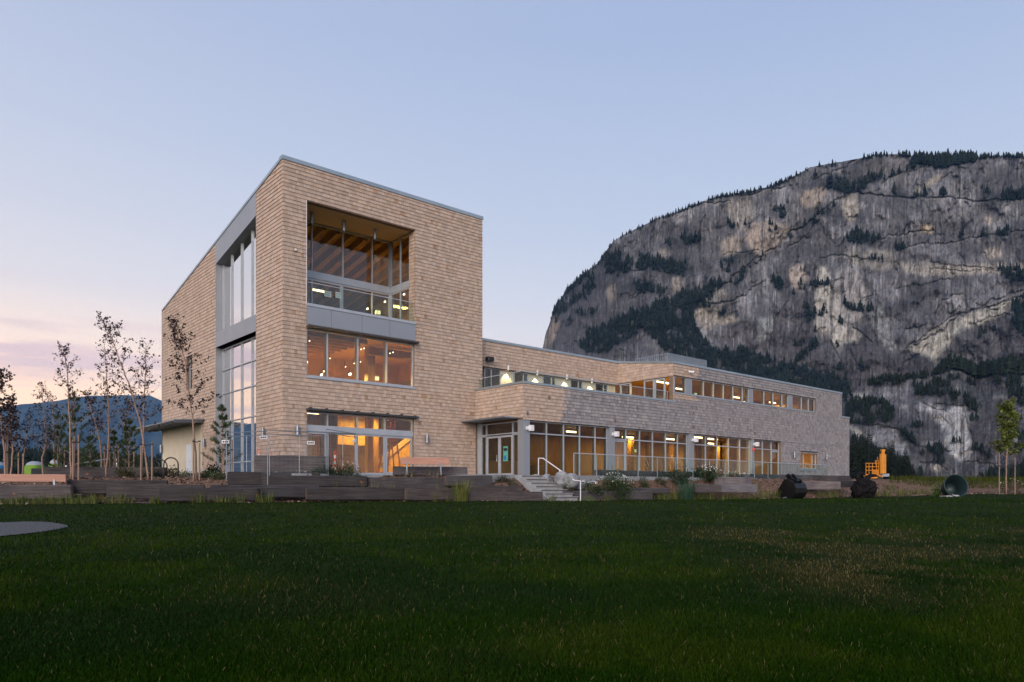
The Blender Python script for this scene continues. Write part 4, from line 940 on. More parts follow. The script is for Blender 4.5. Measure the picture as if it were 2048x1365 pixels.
P2 = PL((25.22, .78), (0, -1), (-1, 0))
pv = [.78-on_u(p, 25.22)[0] for p in (1240, 1262, 1288, 1309, 1331)]
window(P2, pv[0]+.02, pv[1], 7.06, 9.13, (), (), 0, .10, .10); window(P2, pv[2]+.02, pv[3], 7.06, 9.13, (), (), 0, .10, .10); window(P2, pv[3]+.02, pv[4], 7.06, 9.13, (), (), 0, .12, .10)
mb = MB(); mb.box(25.16, 25.42, WV+.08, WV+.36, 8.06, 9.15); part(mb, 'corner_post', M['frame'])
# terrace balustrade
gx = [12.1, 14.6, 17.1, 19.6, 22.1, 24.75]
for a, b in zip(gx, gx[1:]):
    mb = MB(); mb.box(a+.006, b-.006, WV+.20, WV+.216, 7.52, 8.10); part(mb, 'balustrade_pane', M['rail_glass'])
mb = MB(); mb.box(11.98, 24.80, WV+.19, WV+.226, 8.10, 8.14); mb.box(24.77, 24.80, WV+.19, WV+.226, 7.52, 8.10); part(mb, 'balustrade_rail', M['frame'])
for a, b in ((-4.02, -2.1), (-2.09, -.15)):
    mb = MB(); mb.box(11.98, 11.996, a, b, 7.52, 8.10); part(mb, 'balustrade_pane', M['rail_glass'])
mb = MB(); mb.box(11.97, 12.006, WV+.226, -.1, 8.10, 8.14); part(mb, 'balustrade_rail', M['frame'])
# picket screen round the roof plant
sv = 2.2; sa, sb_ = on_v(1335, sv)[0], on_v(1412, sv)[0]; sz = zat(706, on_v(1335, sv)[1]); sl = on_u(1272, sa)[0]
scr = MB(); scr.box(sa, sb_, sv-.02, sv+.02, 10.75, 10.81); scr.box(sa-.02, sa+.02, sv, sl, 10.75, 10.81); scr.box(sa, sb_, sv-.02, sv+.02, sz-.1, sz-.05); scr.box(sa-.02, sa+.02, sv, sl, sz-.1, sz-.05)
scr = part(scr, 'roof_screen', M['galv'])
nP = 44
for k in range(nP):
    q = MB(); x = sa+(sb_-sa)*k/(nP-1); q.box(x-.028, x+.028, sv-.06, sv-.025, 10.6, sz); part(q, 'picket', M['galv'], scr)
for k in range(16):
    q = MB(); y = sv+(sl-sv)*k/15; q.box(sa-.06, sa-.025, y-.03, y+.03, 10.6, sz); part(q, 'picket', M['galv'], scr)
finish_shingles(300)

# ---- interiors
def room(x0, x1, y0, y1, z0, z1, wm, fm=None, cm=None, sides='blr'):
    mb = MB(); mb.box(x0, x1, y0, y1, z0-.1, z0); part(mb, 'interior_floor', fm or M['floor_in'])
    mb = MB(); mb.box(x0, x1, y0, y1, z1, z1+.1); part(mb, 'interior_ceiling', cm or M['ceil_wood'])
    for c, bx in (('b', (x0, x1, y1-.1, y1, z0, z1)), ('l', (x0, x0+.1, y0, y1-.1, z0, z1)), ('r', (x1-.1, x1, y0, y1-.1, z0, z1))):
        if c in sides: mb = MB(); mb.box(*bx); part(mb, 'interior_wall', wm)
# tower ground floor: slatted wall, plywood bulkhead, column and stair
room(1.02, 11.9, .36, 8.6, Z0+.02, 6.1, M['ply'], sides='br')
mb = MB(); mb.box(.92, 1.01, .33, 13.9, Z0+.02, 9.95); part(mb, 'interior_wall', M['slat_grey'])  # dark partition added to hide the lit rooms, keeping the west glass reflection clean
mb = MB(); q2 = MB()
for k in range(34):
    u = .9+k*.155; (mb if (k*7) % 5 < 3 else q2).box(u, u+.12, 6.3, 6.36, Z0+.03, 5.9)
o = part(mb, 'wall_slats', M['slat_brown']); o['kind'] = 'stuff'; o = part(q2, 'wall_slats', M['slat_grey']); o['kind'] = 'stuff'
mb = MB(); mb.box(.8, 6.2, 6.37, 6.45, Z0+.03, 6.05); part(mb, 'interior_wall', M['ply_dark'])
x0, x1 = on_v(676, 5.0)[0], on_v(718, 5.0)[0]; mb = MB(); mb.box(x0, x1+.9, 5.0, 5.15, 4.25, 6.05); part(mb, 'bulkhead', M['ply'])
x0, x1 = on_v(736, 2.6)[0], on_v(746, 2.6)[0]; mb = MB(); mb.box(x0, x1, 2.6, 2.95, Z0+.03, 6.05); part(mb, 'column', M['ply'])
x0, x1 = on_v(748, 4.0)[0], on_v(757, 4.0)[0]; mb = MB(); mb.box(x0, x1, 4.0, 4.4, Z0+.03, 6.05); part(mb, 'column', M['ply_dark'])
x0, x1 = on_v(757, 4.6)[0], on_v(830, 4.6)[0]; mb = MB(); mb.prism([(x0, 4.6, 3.05), (x0, 4.6, 3.40), (x1, 4.6, 5.3), (x1, 4.6, 4.9)], (0, .08, 0)); part(mb, 'stair_stringer', M['post_wood'])
mb = MB(); mb.prism([(x0, 4.72, Z0+.03), (x0, 4.72, 3.05), (x1+.3, 4.72, 5.0), (x1+.3, 4.72, Z0+.03)], (0, .06, 0)); part(mb, 'stair_wall', M['ply'])
mb = MB(); mb.tube([(x0, 4.5, 3.75), (x1, 4.5, 5.6)], .025, 6); part(mb, 'stair_rail', M['black_steel'])
# tower first floor
for px, py, v_, hh_, ln_ in ((1303, 935, -.5, 1.5, .35), (1309, 935, -.3, 1.7, .5), (1345, 935, -.8, 1.2, -.3), (1360, 935, -.4, 1.9, .4), (1366, 935, -.4, 1.7, .45), (1369, 935, -.9, 2.0, .2)):
    u = on_v(px, v_)[0]; mb = MB(); mb.hexa([(u, v_, Z0+.03), (u+.12, v_, Z0+.03), (u+.12, v_+.03, Z0+.03), (u, v_+.03, Z0+.03), (u-ln_, v_+.5, Z0+hh_), (u-ln_+.12, v_+.5, Z0+hh_), (u-ln_+.12, v_+.53, Z0+hh_), (u-ln_, v_+.53, Z0+hh_)]); solo(mb, 'plank', M['post_wood'], 'loose pale plank leaning inside the second glazed bay of the wing', 'plank', 'planks leaning inside the wing')
room(1.02, 11.9, .36, 8.6, 6.45, 9.9, M['ply'], sides='br', cm=M['ply'])
for k in range(9):
    mb = MB(); y = 1.0+k*.75; mb.box(1.03, 5.2, y, y+.12, 9.45, 9.9); part(mb, 'beam', M['ply'])
x0, x1 = on_v(736, 3.5)[0], on_v(750, 3.5)[0]; mb = MB(); mb.box(x0, x1, 3.5, 3.9, 6.46, 9.9); part(mb, 'column', M['ply_dark'])
mb = MB(); mb.hexa([(x0-.3, 2.8, 9.3), (10.5, 2.8, 9.3), (10.5, 3.1, 9.3), (x0-.3, 3.1, 9.3), (x0-.3, 2.8, 9.75), (10.5, 2.8, 9.75), (10.5, 3.1, 9.75), (x0-.3, 3.1, 9.75)]); part(mb, 'beam', M['ply_dark'])
mb = MB(); mb.prism([(6.6, 2.2, 6.46), (6.6, 2.2, 7.5), (11.6, 2.2, 8.6), (11.6, 2.2, 6.46)], (0, .08, 0)); part(mb, 'stair_wall', M['ply_dark'])
# tower second floor: raking ceiling with deep beams
mb = MB(); mb.box(.5, 11.9, BD+.2, 14, 10.72, 10.82); part(mb, 'interior_floor', M['floor_in'])
mb = MB(); mb.box(7.75, 11.9, .36, BD+.2, 10.72, 10.82); part(mb, 'interior_floor', M['floor_in'])
mb = MB(); mb.hexa([(.4, .36, 16.55), (11.95, .36, 16.55), (11.95, 14, 14.2), (.4, 14, 14.2), (.4, .36, 16.65), (11.95, .36, 16.65), (11.95, 14, 14.3), (.4, 14, 14.3)]); part(mb, 'interior_ceiling', M['ply'])
for k in range(13):
    u = .9+k*.85; mb = MB(); y0 = BD+.1 if u < 7.9 else .5
    mb.hexa([(u, y0, 16.1-(y0-.36)*.172), (u+.2, y0, 16.1-(y0-.36)*.172), (u+.2, 13.9, 13.8), (u, 13.9, 13.8), (u, y0, 16.54-(y0-.36)*.172), (u+.2, y0, 16.54-(y0-.36)*.172), (u+.2, 13.9, 14.22), (u, 13.9, 14.22)]); part(mb, 'beam', M['ply_dark'])
mb = MB(); mb.box(.4, 11.95, 13.9, 14.0, 10.82, 14.2); part(mb, 'interior_wall', M['ply'])
mb = MB(); mb.box(11.85, 11.95, .36, 13.9, 10.82, 16.2); part(mb, 'interior_wall', M['ply'])
# wing ground floor and upper floor
room(12.2, 40.6, GV+.2, 3.6, Z0+.02, 5.62, M['ply'], sides='br', cm=M['ply_dark'])
mb = MB(); mb.box(12.4, 21.5, 2.2, 2.3, Z0+.03, 5.6); part(mb, 'interior_wall', M['ply_dark'])
for p in (1262, 1298, 1345, 1398, 1440, 1490):
    u = on_v(p, .8)[0]; mb = MB(); mb.box(u, u+.35, .8, 1.15, Z0+.03, 5.6); part(mb, 'column', M['ply_dark'])
for a, b, zt in ((13.0, 16.2, 3.4), (17.2, 18.2, 3.2), (33, 35.4, 3.1)):
    mb = MB(); mb.box(a, b, .6, 1.3, Z0+.03, zt); part(mb, 'counter', M['ply'])
room(25.4, 46.0, GV+.2, 3.4, 7.3, 9.62, M['ply'], sides='br', cm=M['ply'])
room(12.5, 25.3, .95, 3.4, 7.06, 9.5, M['ply_dark'], sides='br', cm=M['ply_dark'])
room(41.0, 47.0, WV+.36, 0, 3.0, 5.6, M['ply'], sides='blr', cm=M['ply'])

# ---- light fittings (each lamp carries its own light)
WARM = (1.0, .60, .13)
def lamp_light(parent, loc, power, size=1.0, size_y=None, rot=(0, 0, 0), color=WARM):
    l = bpy.data.lights.new('lamp_light', 'AREA'); l.energy = power; l.color = color; l.shape = 'RECTANGLE' if size_y else 'SQUARE'; l.size = size
    if size_y: l.size_y = size_y
    o = bpy.data.objects.new('lamp_light', l); COL.objects.link(o); o.parent = parent; o.location = Vector(loc)-base_of(parent); o.rotation_euler = rot
    return o
def strip_light(x, y, z, ln, power, where, along='x', group=None):
    e = empty('ceiling_light', (x, y, z), f'glowing linear ceiling light {where}', 'ceiling light', group)
    a = Vector((ln/2, 0, 0)) if along == 'x' else Vector((0, ln/2, 0)); c = Vector((x, y, z))
    MB().tube([c-a, c+a], .055, 8).build('tube', M['lamp_warm'], e)
    mb = MB(); n = a.normalized(); mb.obox(c+Vector((0, 0, .075)), n, (-n.y, n.x, 0), (0, 0, 1), ln/2, .07, .018); mb.build('housing', M['frame_dark'], e)
    if power: lamp_light(e, (x, y, z-.09), power, ln, .5)
    return e
G1 = 'linear lights under the ground floor ceiling of the wing'
for p, v, pw in ((1146, 0, 50), (1256, .8, 110), (1343, 0, 120), (1397, -2.4, 110), (1425, 1.0, 120), (1436, 2.2, 0), (1425.5, -3.0+.9, 0), (1492, 1.2, 110), (1535, .2, 90), (1546, .6, 60)):
    u, t = on_v(p, v); bi = sum(p > q for q in (1225, 1384, 1506)); strip_light(u, v, 5.42, 1.2, pw*1.25, ('in the glazed bay beside the corner column of the wing', 'in the glazed bay with the single door and leaning planks', 'in the glazed bay between the plank bay and the alarm bell', 'in the narrow last bay beyond the alarm bell')[bi], 'x', G1+(', corner bay', ', plank bay', ', third bay', ', last bay')[bi])
G2 = 'linear lights behind the ribbon window'
for p, v, pw in ((1474, 0, 120), (1487, 1.4, 0), (1360, 0, 90), (1545, 0, 100), (1612, 0, 90)):
    u, t = on_v(p, v); strip_light(u, v, 9.3, 1.0, pw*1.2, 'behind the ribbon window of the upper storey', 'x', G2)
u, t = on_v(1275, 3.0); strip_light(27.5, -1.5, 9.25, 1.4, 190, 'behind the terrace glass doors of the upper storey')
strip_light(44, -2, 5.3, 1.2, 150, 'behind the lone square window at the end of the wing')
strip_light(3.0, 3.5, 5.8, 1.2, 110, 'above the slatted wall in the tower lobby'); strip_light(6.8, 3.2, 5.85, 1.2, 300, 'above the stair in the tower lobby'); strip_light(9.5, 3.5, 5.85, 1.2, 170, 'beyond the stair in the tower lobby')
strip_light(18.5, 1.5, 9.2, 1.2, 20, 'inside the room behind the roof terrace')
def spot(px, py, v, where, power=0, r=.06, group=None):
    u, t = on_v(px, v); z = zat(py, t); e = empty('spot_lamp', (u, v, z), f'small bright spot lamp {where}', 'lamp', group)
    mb = MB(); mb.lathe((u, v, z), (0, -.7, -.7), [(.0, .03), (r*.8, .02), (r, -.01), (r*.8, -.06)], 10); mb.build('bulb', M['lamp_spot'], e)
    mb = MB(); mb.lathe((u, v, z), (0, .7, .7), [(r*1.15, -.01), (r*1.15, .12), (.02, .14)], 10); mb.tube([(u, v+.1, z+.1), (u, v+.1, z+.35)], .012, 5); mb.build('housing', M['frame_dark'], e)
    if power: lamp_light(e, (u, v-.12, z-.12), power, .3)
    return e
G3 = 'spot lamps behind the middle window of the tower'
for p, y, v in ((619, 682, 1.6), (651, 720, 3.0), (660, 717, 3.0), (722, 699, 2.0), (728, 697, 2.0), (708, 727, 4.0), (721, 724, 4.0), (780, 707, 1.8), (786, 705, 1.8), (691, 734, 5)):
    spot(p, y, v, 'hanging behind the middle window of the tower', 0, .032, G3)
spot(700, 749, 5.2, 'glaring above a doorway behind the middle window', 380, .10)
spot(649, 743, 5.2, 'beside the left mullion of the middle window', 330, .07)
spot(643, 750, 6.0, 'low down at the back of the middle window', 0, .08)
spot(614, 725, 4.5, 'at the edge of the middle window, next to the shingles', 260, .06)
u, t = on_v(735, 6.5); G4 = 'round downlights on the top floor'
for p, y, v in ((735, 618, 6.0), (770, 604, 6.0), (808, 589, 4.5)): spot(p, y, v, 'behind the balcony glass on the top floor', 110, .07, G4)
strip_light(9.6, 2.4, 9.2, 1.0, 420, 'on the first floor of the tower beyond the beam'); strip_light(5, 6, 13.3, 1.2, 150, 'high under the raking ceiling of the top floor')
G5 = 'lit windows of the west stair'
for z, v in ((14.3, 4.2), (13.6, 5.6)):
    spot_ = empty('ceiling_light', (1.6, v, z), 'round ceiling light behind the tall west window', 'ceiling light', G5); MB().lathe((1.6, v, z), (0, 0, 1), [(0, -.03), (.14, -.02), (.16, .03)], 12).build('disc', M['lamp_spot'], spot_)
# fixtures on the outside
def can(pl, s, z, where, group, lit=False, h=.50, r=.085):
    p = Vector(pl.pt(s, z, .17)); e = empty('wall_light', p, where, 'wall light', group)
    mb = MB(); mb.lathe(p, (0, 0, 1), [(0, -h/2), (r, -h/2), (r, h/2), (0, h/2)], 14); mb.build('shade', M['galv'], e)
    mb = MB(); pbox(mb, pl, s-.06, s+.06, z-.09, z+.09, .02, .10); mb.build('bracket', M['galv'], e)
GW = 'grey cylinder wall lights on the tower'
can(FRONT, on_v(592, 0)[0], zat(862, on_v(592, 0)[1]), 'grey cylinder wall light on the shingles beside the doors near the tower corner', None)
can(FRONT, on_v(851, 0)[0], zat(878, on_v(851, 0)[1]), 'grey cylinder wall light on the shingles between the tower doors and the wing', None)
for p, y, w in ((532, 866, 'grey cylinder wall light between the west glazing and the tower corner'), (413, 886, 'grey cylinder wall light beside the beige service door'), (327, 898, 'grey cylinder wall light at the far end of the beige siding')):
    v, t = on_u(p, 0); can(LEFT, v, zat(y, t), w, None)
for p, y, w in ((1585, 910, 'grey cylinder wall light between the last glass door and the lone square window'), (1650, 914, 'grey cylinder wall light between the lone square window and the end of the wing')):
    u, t = on_v(p, WV); can(WING, u, zat(y, t), w, None)
# white downlights on the roof terrace, lit
for p, y in ((1014, 737), (1072, 747), (1131, 755), (1181, 763), ):
    u, t = on_v(p, .70); z = zat(y, t); e = empty('wall_light', (u, .62, z), 'small white downlight throwing a warm cone on a beige panel of the roof terrace', 'wall light', 'lit downlights along the roof terrace')
    mb = MB(); mb.lathe((u, .58, z), (0, 0, 1), [(0, .15), (.07, .15), (.07, -.13), (.055, -.13)], 12); mb.box(u-.03, u+.03, .60, .78, z-.03, z+.03); mb.build('shade', M['white_paint'], e)
    MB().lathe((u, .58, z-.11), (0, 0, 1), [(0, 0), (.05, 0)], 12).build('bulb', M['lamp_spot'], e)
    l = bpy.data.lights.new('lamp_light', 'SPOT'); l.energy = 85; l.color = (1, .74, .40); l.spot_size = math.radians(88); l.spot_blend = .25; l.shadow_soft_size = .03
    lo = bpy.data.objects.new('lamp_light', l); COL.objects.link(lo); lo.parent = e; lo.location = Vector((u, .60, z-.16))-base_of(e)
# white flood lights at the column heads, alarm bell, camera, speaker
for k, (a, b) in enumerate(cols):
    u = u_of((a+b)/2+2); t = on_v(a, WV)[1]; z = (4.96, 4.98, 5.0, 5.02)[k]
    e = empty('flood_light', (u, WV-.1, z), ('white box flood light on the corner column beside the glass entrance doors', 'white box flood light on the column next to the single glass door of the wing', 'white box flood light on the column between the second and third glazed bays', 'white box flood light above the red alarm bell')[k], 'flood light', 'white flood lights on the ground floor columns')
    mb = MB(); mb.box(u-.02, u+.22, WV-.30, WV-.08, z-.16, z+.16); mb.build('lamp_head', M['white_paint'], e, bevel=.015)
    mb = MB(); mb.box(u-.14, u-.03, WV-.12, WV+.0, z-.09, z+.09); mb.tube([(u-.08, WV-.1, z), (u+.0, WV-.2, z)], .03, 6); mb.build('bracket', M['white_paint'], e)
u = u_of(1507); mb = MB(); mb.lathe((u, WV+.0, 4.62), (0, -1, 0), [(0, .1), (.1, .09), (.13, .02), (.13, 0)], 14); solo(mb, 'alarm_bell', M['red'], 'round red alarm bell on the last grey column of the wing', 'bell')
u, t = on_v(973, .58); z = zat(720, t); e = empty('speaker', (u, .5, z), 'black box speaker on the shingles above the terrace door', 'speaker'); MB().box(u-.22, u+.22, .1, .42, z-.13, z+.13).build('cabinet', M['black_steel'], e, bevel=.02); MB().tube([(u, .42, z), (u, .57, z)], .03, 6).build('bracket', M['black_steel'], e)
u, t = on_v(1378, WV); z = zat(745, t); e = empty('security_camera', (u, WV, z), 'small white security camera under the eaves of the wing', 'camera'); MB().tube([(u-.1, WV-.05, z+.03), (u+.1, WV-.35, z-.03)], .075, 10).build('camera_body', M['white_paint'], e); MB().lathe((u+.11, WV-.37, z-.04), (.4, -1, -.2), [(.06, 0), (.045, .03), (0, .04)], 10).build('lens', M['black_steel'], e); MB().box(u-.08, u+.02, WV-.06, WV, z, z+.1).build('bracket', M['white_paint'], e)
u, t = on_v(590.5, 0); z = zat(500.5, t); e = empty('junction_box', (u, 0, z), 'small round fitting on a square plate high up near the tower corner', 'junction box'); MB().box(u-.09, u+.09, -.04, 0, z-.1, z+.1).build('plate', M['ply_dark'], e); MB().lathe((u, -.04, z), (0, -1, 0), [(.07, 0), (.06, .05), (0, .06)], 12).build('lens', M['white_paint'], e)
for p, y in ((1097, 796), (1054, 827), (1229, 842), (1386, 854), (1458, 839), (1508, 867), (1386, 826), (1273, 816)):
    u, t = on_v(p, WV); z = zat(y, t); mb = MB(); mb.box(u-.05, u+.05, WV-.07, WV, z-.09, z+.09); mb.box(u-.03, u+.03, WV-.10, WV-.06, z-.06, z-.02)
    solo(mb, 'anchor_bracket', M['plinth'], 'small dark metal bracket fixed to the shingles of the wing', 'bracket', 'brackets on the wing shingles')
# exit signs inside
for p, y, v, w in ((1272, 902, 1.5, 'behind the second bay of the wing'), (1391, 789, .0, 'behind the ribbon window'), (756, 625, 5.5, 'behind the balcony glass'), (753, 757, 5.0, 'behind the middle window of the tower')):
    u, t = on_v(p, v); z = zat(y, t); e = empty('exit_sign', (u, v, z-.12), f'green and white running man exit sign {w}', 'exit sign')
    MB().box(u-.17, u+.17, v, v+.04, z-.12, z+.12).build('sign_box', M['exit'], e)
    mb = MB(); y0 = v-.012; mb.box(u-.03, u+.02, y0, v-.004, z+.05, z+.095); mb.tube([(u-.0, y0, z+.04), (u-.03, y0, z-.03), (u+.04, y0, z-.06), (u+.03, y0, z-.10)], .014, 4); mb.tube([(u-.03, y0, z-.03), (u-.07, y0, z-.09)], .014, 4); mb.tube([(u-.07, y0, z+.0), (u, y0, z+.02), (u+.06, y0, z+.0)], .011, 4); mb.box(u+.10, u+.17, y0, v-.004, z-.1, z+.1); mb.build('pictogram', M['exit_white'], e)
# balcony cylinders
for p, y in ((624, 428), (688, 445), (750, 463)):
    v = 1.3; u, t = on_v(p, v); mb = MB(); mb.lathe((u, v, 15.55), (0, 0, 1), [(0, -.2), (.09, -.2), (.09, .35), (0, .35)], 14)
    solo(mb, 'ceiling_lamp', M['galv'], 'unlit grey cylinder lamp under the timber soffit of the balcony', 'ceiling lamp', 'cylinder lamps over the balcony')
# notices stuck on the glass
def notice(px, py, v, w, h, label, mat, off=.0, rows=2, ink=None):
    u, t = on_v(px, v); z = zat(py, t); e = empty('notice', (u, v-.02-off, z-h/2), label, 'notice'); MB().box(u-w/2, u+w/2, v-.028-off, v-.02-off, z-h/2, z+h/2).build('sheet', mat, e)
    for k in range(rows):
        zz_ = z+h/2-(k+.8)*h/(rows+.6); MB().box(u-w*.38, u+w*(.38-.12*k), v-.032-off, v-.0285-off, zz_-h*.06, zz_+h*.06).build('print', ink or M['ink'], e)
notice(655, 588.5, BD-.06, .42, .32, 'small pale notice on the sliding door of the balcony, left of the handle', M['sign_white'], 0, 2, M['green_sign']); notice(676.5, 591, BD-.06, .36, .32, 'small pale notice on the sliding door of the balcony, right of the handle', M['sign_white'], 0, 2, M['green_sign'])
notice(707.5, 882.5, .12, .18, .13, 'small green and white notice in the corner of a tower entrance door', M['sign_white'], 0, 2, M['green_sign'])
v, t = on_u(1012, 11.96); z = zat(908, t); e = empty('poster', (11.94, v, z-.4), 'teal and green poster on the glass entrance door beside the column', 'poster'); MB().box(11.93, 11.94, v-.2, v+.2, z-.42, z+.42).build('sheet', M['sign_teal'], e); MB().box(11.925, 11.929, v-.16, v+.16, z+.16, z+.32).build('print', M['ink'], e); MB().box(11.925, 11.929, v-.05, v+.15, z-.35, z-.1).build('print', M['blue'], e)
# orange step ladder in the lobby
lx, ly = on_v(783, 1.6)[0], 1.6; e = empty('step_ladder', (lx, ly, Z0+.03), 'tall orange step ladder with pale rungs standing inside the tower doors', 'ladder')
tp_ = Vector((lx, ly, 5.45)); zb = Z0+.03
for sx in (-1, 1):
    MB().tube([(lx-.45*1+sx*.30-.2, ly-.1, zb), (tp_.x-.10+sx*.13, ly, tp_.z)], .05, 4).build('front_rail', M['ladder'], e)
    MB().tube([(lx+.75+sx*.22, ly+.5, zb), (tp_.x+.10+sx*.13, ly+.1, tp_.z)], .045, 4).build('rear_rail', M['ladder'], e)
for k in range(9):
    q = (k+.6)/9.6; a = Vector((lx-.65, ly-.1, zb)).lerp(Vector((tp_.x-.10, ly, tp_.z)), q); w = .30-.17*q
    MB().box(a.x-w, a.x+w, a.y-.05, a.y+.03, a.z-.03, a.z+.03).build('rung', M['alu'], e)
MB().box(tp_.x-.26, tp_.x+.26, ly-.1, ly+.15, tp_.z, tp_.z+.05).build('cap', M['ladder'], e)
# ---------------------------------------------------------------- terrace, stairs and timbers
UP = Vector((0, 0, 1))
mb = MB(); mb.box(-1.2, 11.9, -3.9, -.002, 1.6, 2.28); mb.box(6.0, 11.0, -7.54, -3.902, 1.6, 2.279); o = mb.build('terrace', M['paving']); o['kind'] = 'structure'
mb = MB(); mb.box(11.002, 51.5, -9.25, WV+.6, 1.6, 2.282); o = mb.build('terrace', M['paving']); o['kind'] = 'structure'
st_u0 = on_v(1034, -7.54)[0]; st_u1 = st_u0+1.78; nst = 7; ris = (2.28-1.08)/nst
stairs = empty('concrete_stairs', (st_u0+.9, -8.7, 1.05), 'pale concrete steps climbing from the lawn to the wing terrace', 'stairs')
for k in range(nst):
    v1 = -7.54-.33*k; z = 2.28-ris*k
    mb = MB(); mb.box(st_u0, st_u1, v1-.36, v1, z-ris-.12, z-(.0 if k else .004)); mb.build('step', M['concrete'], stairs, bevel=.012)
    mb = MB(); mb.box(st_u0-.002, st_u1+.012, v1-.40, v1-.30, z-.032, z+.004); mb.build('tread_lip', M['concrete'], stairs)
    mb = MB(); mb.box(st_u0+.002, st_u1-.004, v1-.366, v1-.34, z-.075, z-.034); mb.build('nosing_shade', M['plinth'], stairs)  # dark strip painting the shade line under each tread lip
mb = MB(); mb.prism([(st_u0-.16, -7.54, 1.0), (st_u0-.16, -7.54, 2.30), (st_u0-.16, -9.9, 1.16), (st_u0-.16, -9.9, .95)], (.155, 0, 0)); mb.build('cheek_wall', M['concrete'], stairs)
# handrail
hu = st_u1+.04
hp = [(p, *on_u(p, hu)) for p in (1077, 1086, 1119, 1150, 1161)]
pz = lambda i, py: (hu, hp[i][1], zat(py, hp[i][2]))
hr = empty('handrail', pz(4, 1003), 'white painted pipe handrail beside the concrete steps', 'handrail')
MB().tube([pz(0, 917), pz(1, 917), pz(3, 962), pz(4, 962)], .026, 8).build('rail', M['white_paint'], hr)
for i, a, b in ((0, 917, 953), (2, 940, 986), (4, 962, 1004)): MB().tube([pz(i, a), pz(i, b)], .024, 8).build('post', M['white_paint'], hr)
# glass guard along the edge of the wing terrace
GVp = -9.12; gu = [on_v(1148.6, GVp)[0]]; ge = on_v(1657, GVp)[0]; ng = 16
gx = np.linspace(gu[0], ge, ng+1); gd = empty('glass_guard', (gu[0], GVp, 2.28), 'long clear glass guard with a thin grey rail along the edge of the wing terrace', 'guard rail')
for a, b in zip(gx, gx[1:]): MB().box(a+.008, b-.008, GVp-.007, GVp+.007, 2.34, 3.335).build('pane', M['rail_glass'], gd)
MB().box(gx[0]-.02, gx[-1]+.02, GVp-.022, GVp+.022, 3.34, 3.38).build('top_rail', M['frame'], gd)
for x in gx: MB().box(x-.018, x+.018, GVp+.012, GVp+.045, 2.28, 3.338).build('post', M['frame'], gd)
# low dark planter wall in front of the guard
def frame_at(alpha): return (RT*math.cos(alpha)+FW*math.sin(alpha), FW*math.cos(alpha)-RT*math.sin(alpha))
def beam_geo(px0, px1, yt, yb, d, alpha=math.radians(20), w=.48):
    ax, ay = frame_at(alpha); p0 = at(px0, d); r0, k1 = (px0-CX)/F*d, (px1-CX)/F
    ln = (k1*d-r0)/(math.cos(alpha)-k1*math.sin(alpha)); zt, zb = zat(yt, d), zat(yb, d)
    return p0, ax, ay, ln, zt, zb, w
trng = random.Random(9)
def timber(px0, px1, yt, yb, d, label, group=None, mat='timber', alpha=20, w=.48, name='timber_beam', drop=.0):
    p0, ax, ay, ln, zt, zb, w = beam_geo(px0, px1, yt, yb, d, math.radians(alpha), w); zb -= drop
    e_off = p0+ax*ln/2+ay*w/2; mb = MB(); n = max(3, int(ln/.7)); 
    # a hewn beam: slightly wandering edges
    rings = []
    for k in range(n+1):
        q = p0+ax*ln*k/n; j = lambda s: trng.uniform(-s, s)
        rings.append([q+ay*j(.012)+UP*(zb+j(.008)), q+ay*(w+j(.01))+UP*zb, q+ay*(w+j(.01))+UP*(zt+j(.012)), q+ay*j(.012)+UP*(zt+j(.012))])
    vs = [v for r in rings for v in r]; fs = [(k*4+a, k*4+(a+1) % 4, k*4+4+(a+1) % 4, k*4+4+a) for k in range(n) for a in range(4)]+[(0, 1, 2, 3), (n*4+3, n*4+2, n*4+1, n*4)]
    # local axes so the grain follows the beam
    c = Vector((e_off.x, e_off.y, zb)); ang = math.atan2(ax.y, ax.x); ca, sa_ = math.cos(-ang), math.sin(-ang)
    mb.add([((v.x-c.x)*ca-(v.y-c.y)*sa_, (v.x-c.x)*sa_+(v.y-c.y)*ca, v.z-c.z) for v in vs], fs)
    o = mb.build(name, M[mat], None, bevel=.036); o.data.materials.append(M['timber_end'])
    for f_ in o.data.polygons:
        if abs(f_.normal.x) > .8: f_.material_index = 1
    o.location = c; o.rotation_euler = (0, 0, ang); BASE[o.name] = c
    return tag(o, label, 'timber', group, 'thing')
GT = 'timber beams edging the planting beds'; LF = 'long weathered grey timber beam lying along the edge of the lawn'
LS = 'weathered timber beam stepped back above the front row of timbers'; GS = 'timber beams of the second row'
for a, lb in (((213, 410, 969, 998, 29.2), 'grey front timber beam right of the cedar backrest beam, overlapped by its neighbour'), ((318, 517, 976, 1003, 28.9), 'front timber beam at the lawn below the birch that stands before the shingled wall'), ((613, 814, 975, 1001, 30.6), 'long front timber beam at the lawn below the tower doorway')): timber(*a, lb, GT)
timber(-80, 143, 970, 999, 28.7, 'weathered timber beam that carries the long red cedar backrest at the lawn edge')
timber(813, 915, 977, 1001, 31.6, 'short paler timber beam butted against the long front beam below the cedar bench')
timber(934, 1086, 984, 1004, 32.3, 'cracked timber beam at the lawn beside the foot of the concrete steps')
for a, lb in (((133, 335, 960, 988, 30.4), 'timber beam set back in the gap beside the cedar backrest beam'), ((420, 640, 970, 996, 29.9), 'timber beam running behind the front beams below the wire fence'), ((455, 640, 944, 970, 31.6), 'dark timber beam at the foot of the young pine and the wire fence'), ((538, 735, 951, 974, 31.2), 'timber beam below the fence panels, left of the dark grassy bush')): timber(*a, lb, GS)
timber(735, 900, 955, 978, 32.8, 'dark timber beam below the tower doorway with gravel along its top')
timber(893, 985, 951, 972, 33.6, 'timber beam ending in bark mulch left of the concrete steps')
timber(935, 1047, 971, 985, 33.4, 'low timber beam with an orange split end, stacked behind the beam beside the steps')
timber(508, 660, 911, 946, 33.4, 'tall dark timber block behind the wire fence panels', w=.6, alpha=14)
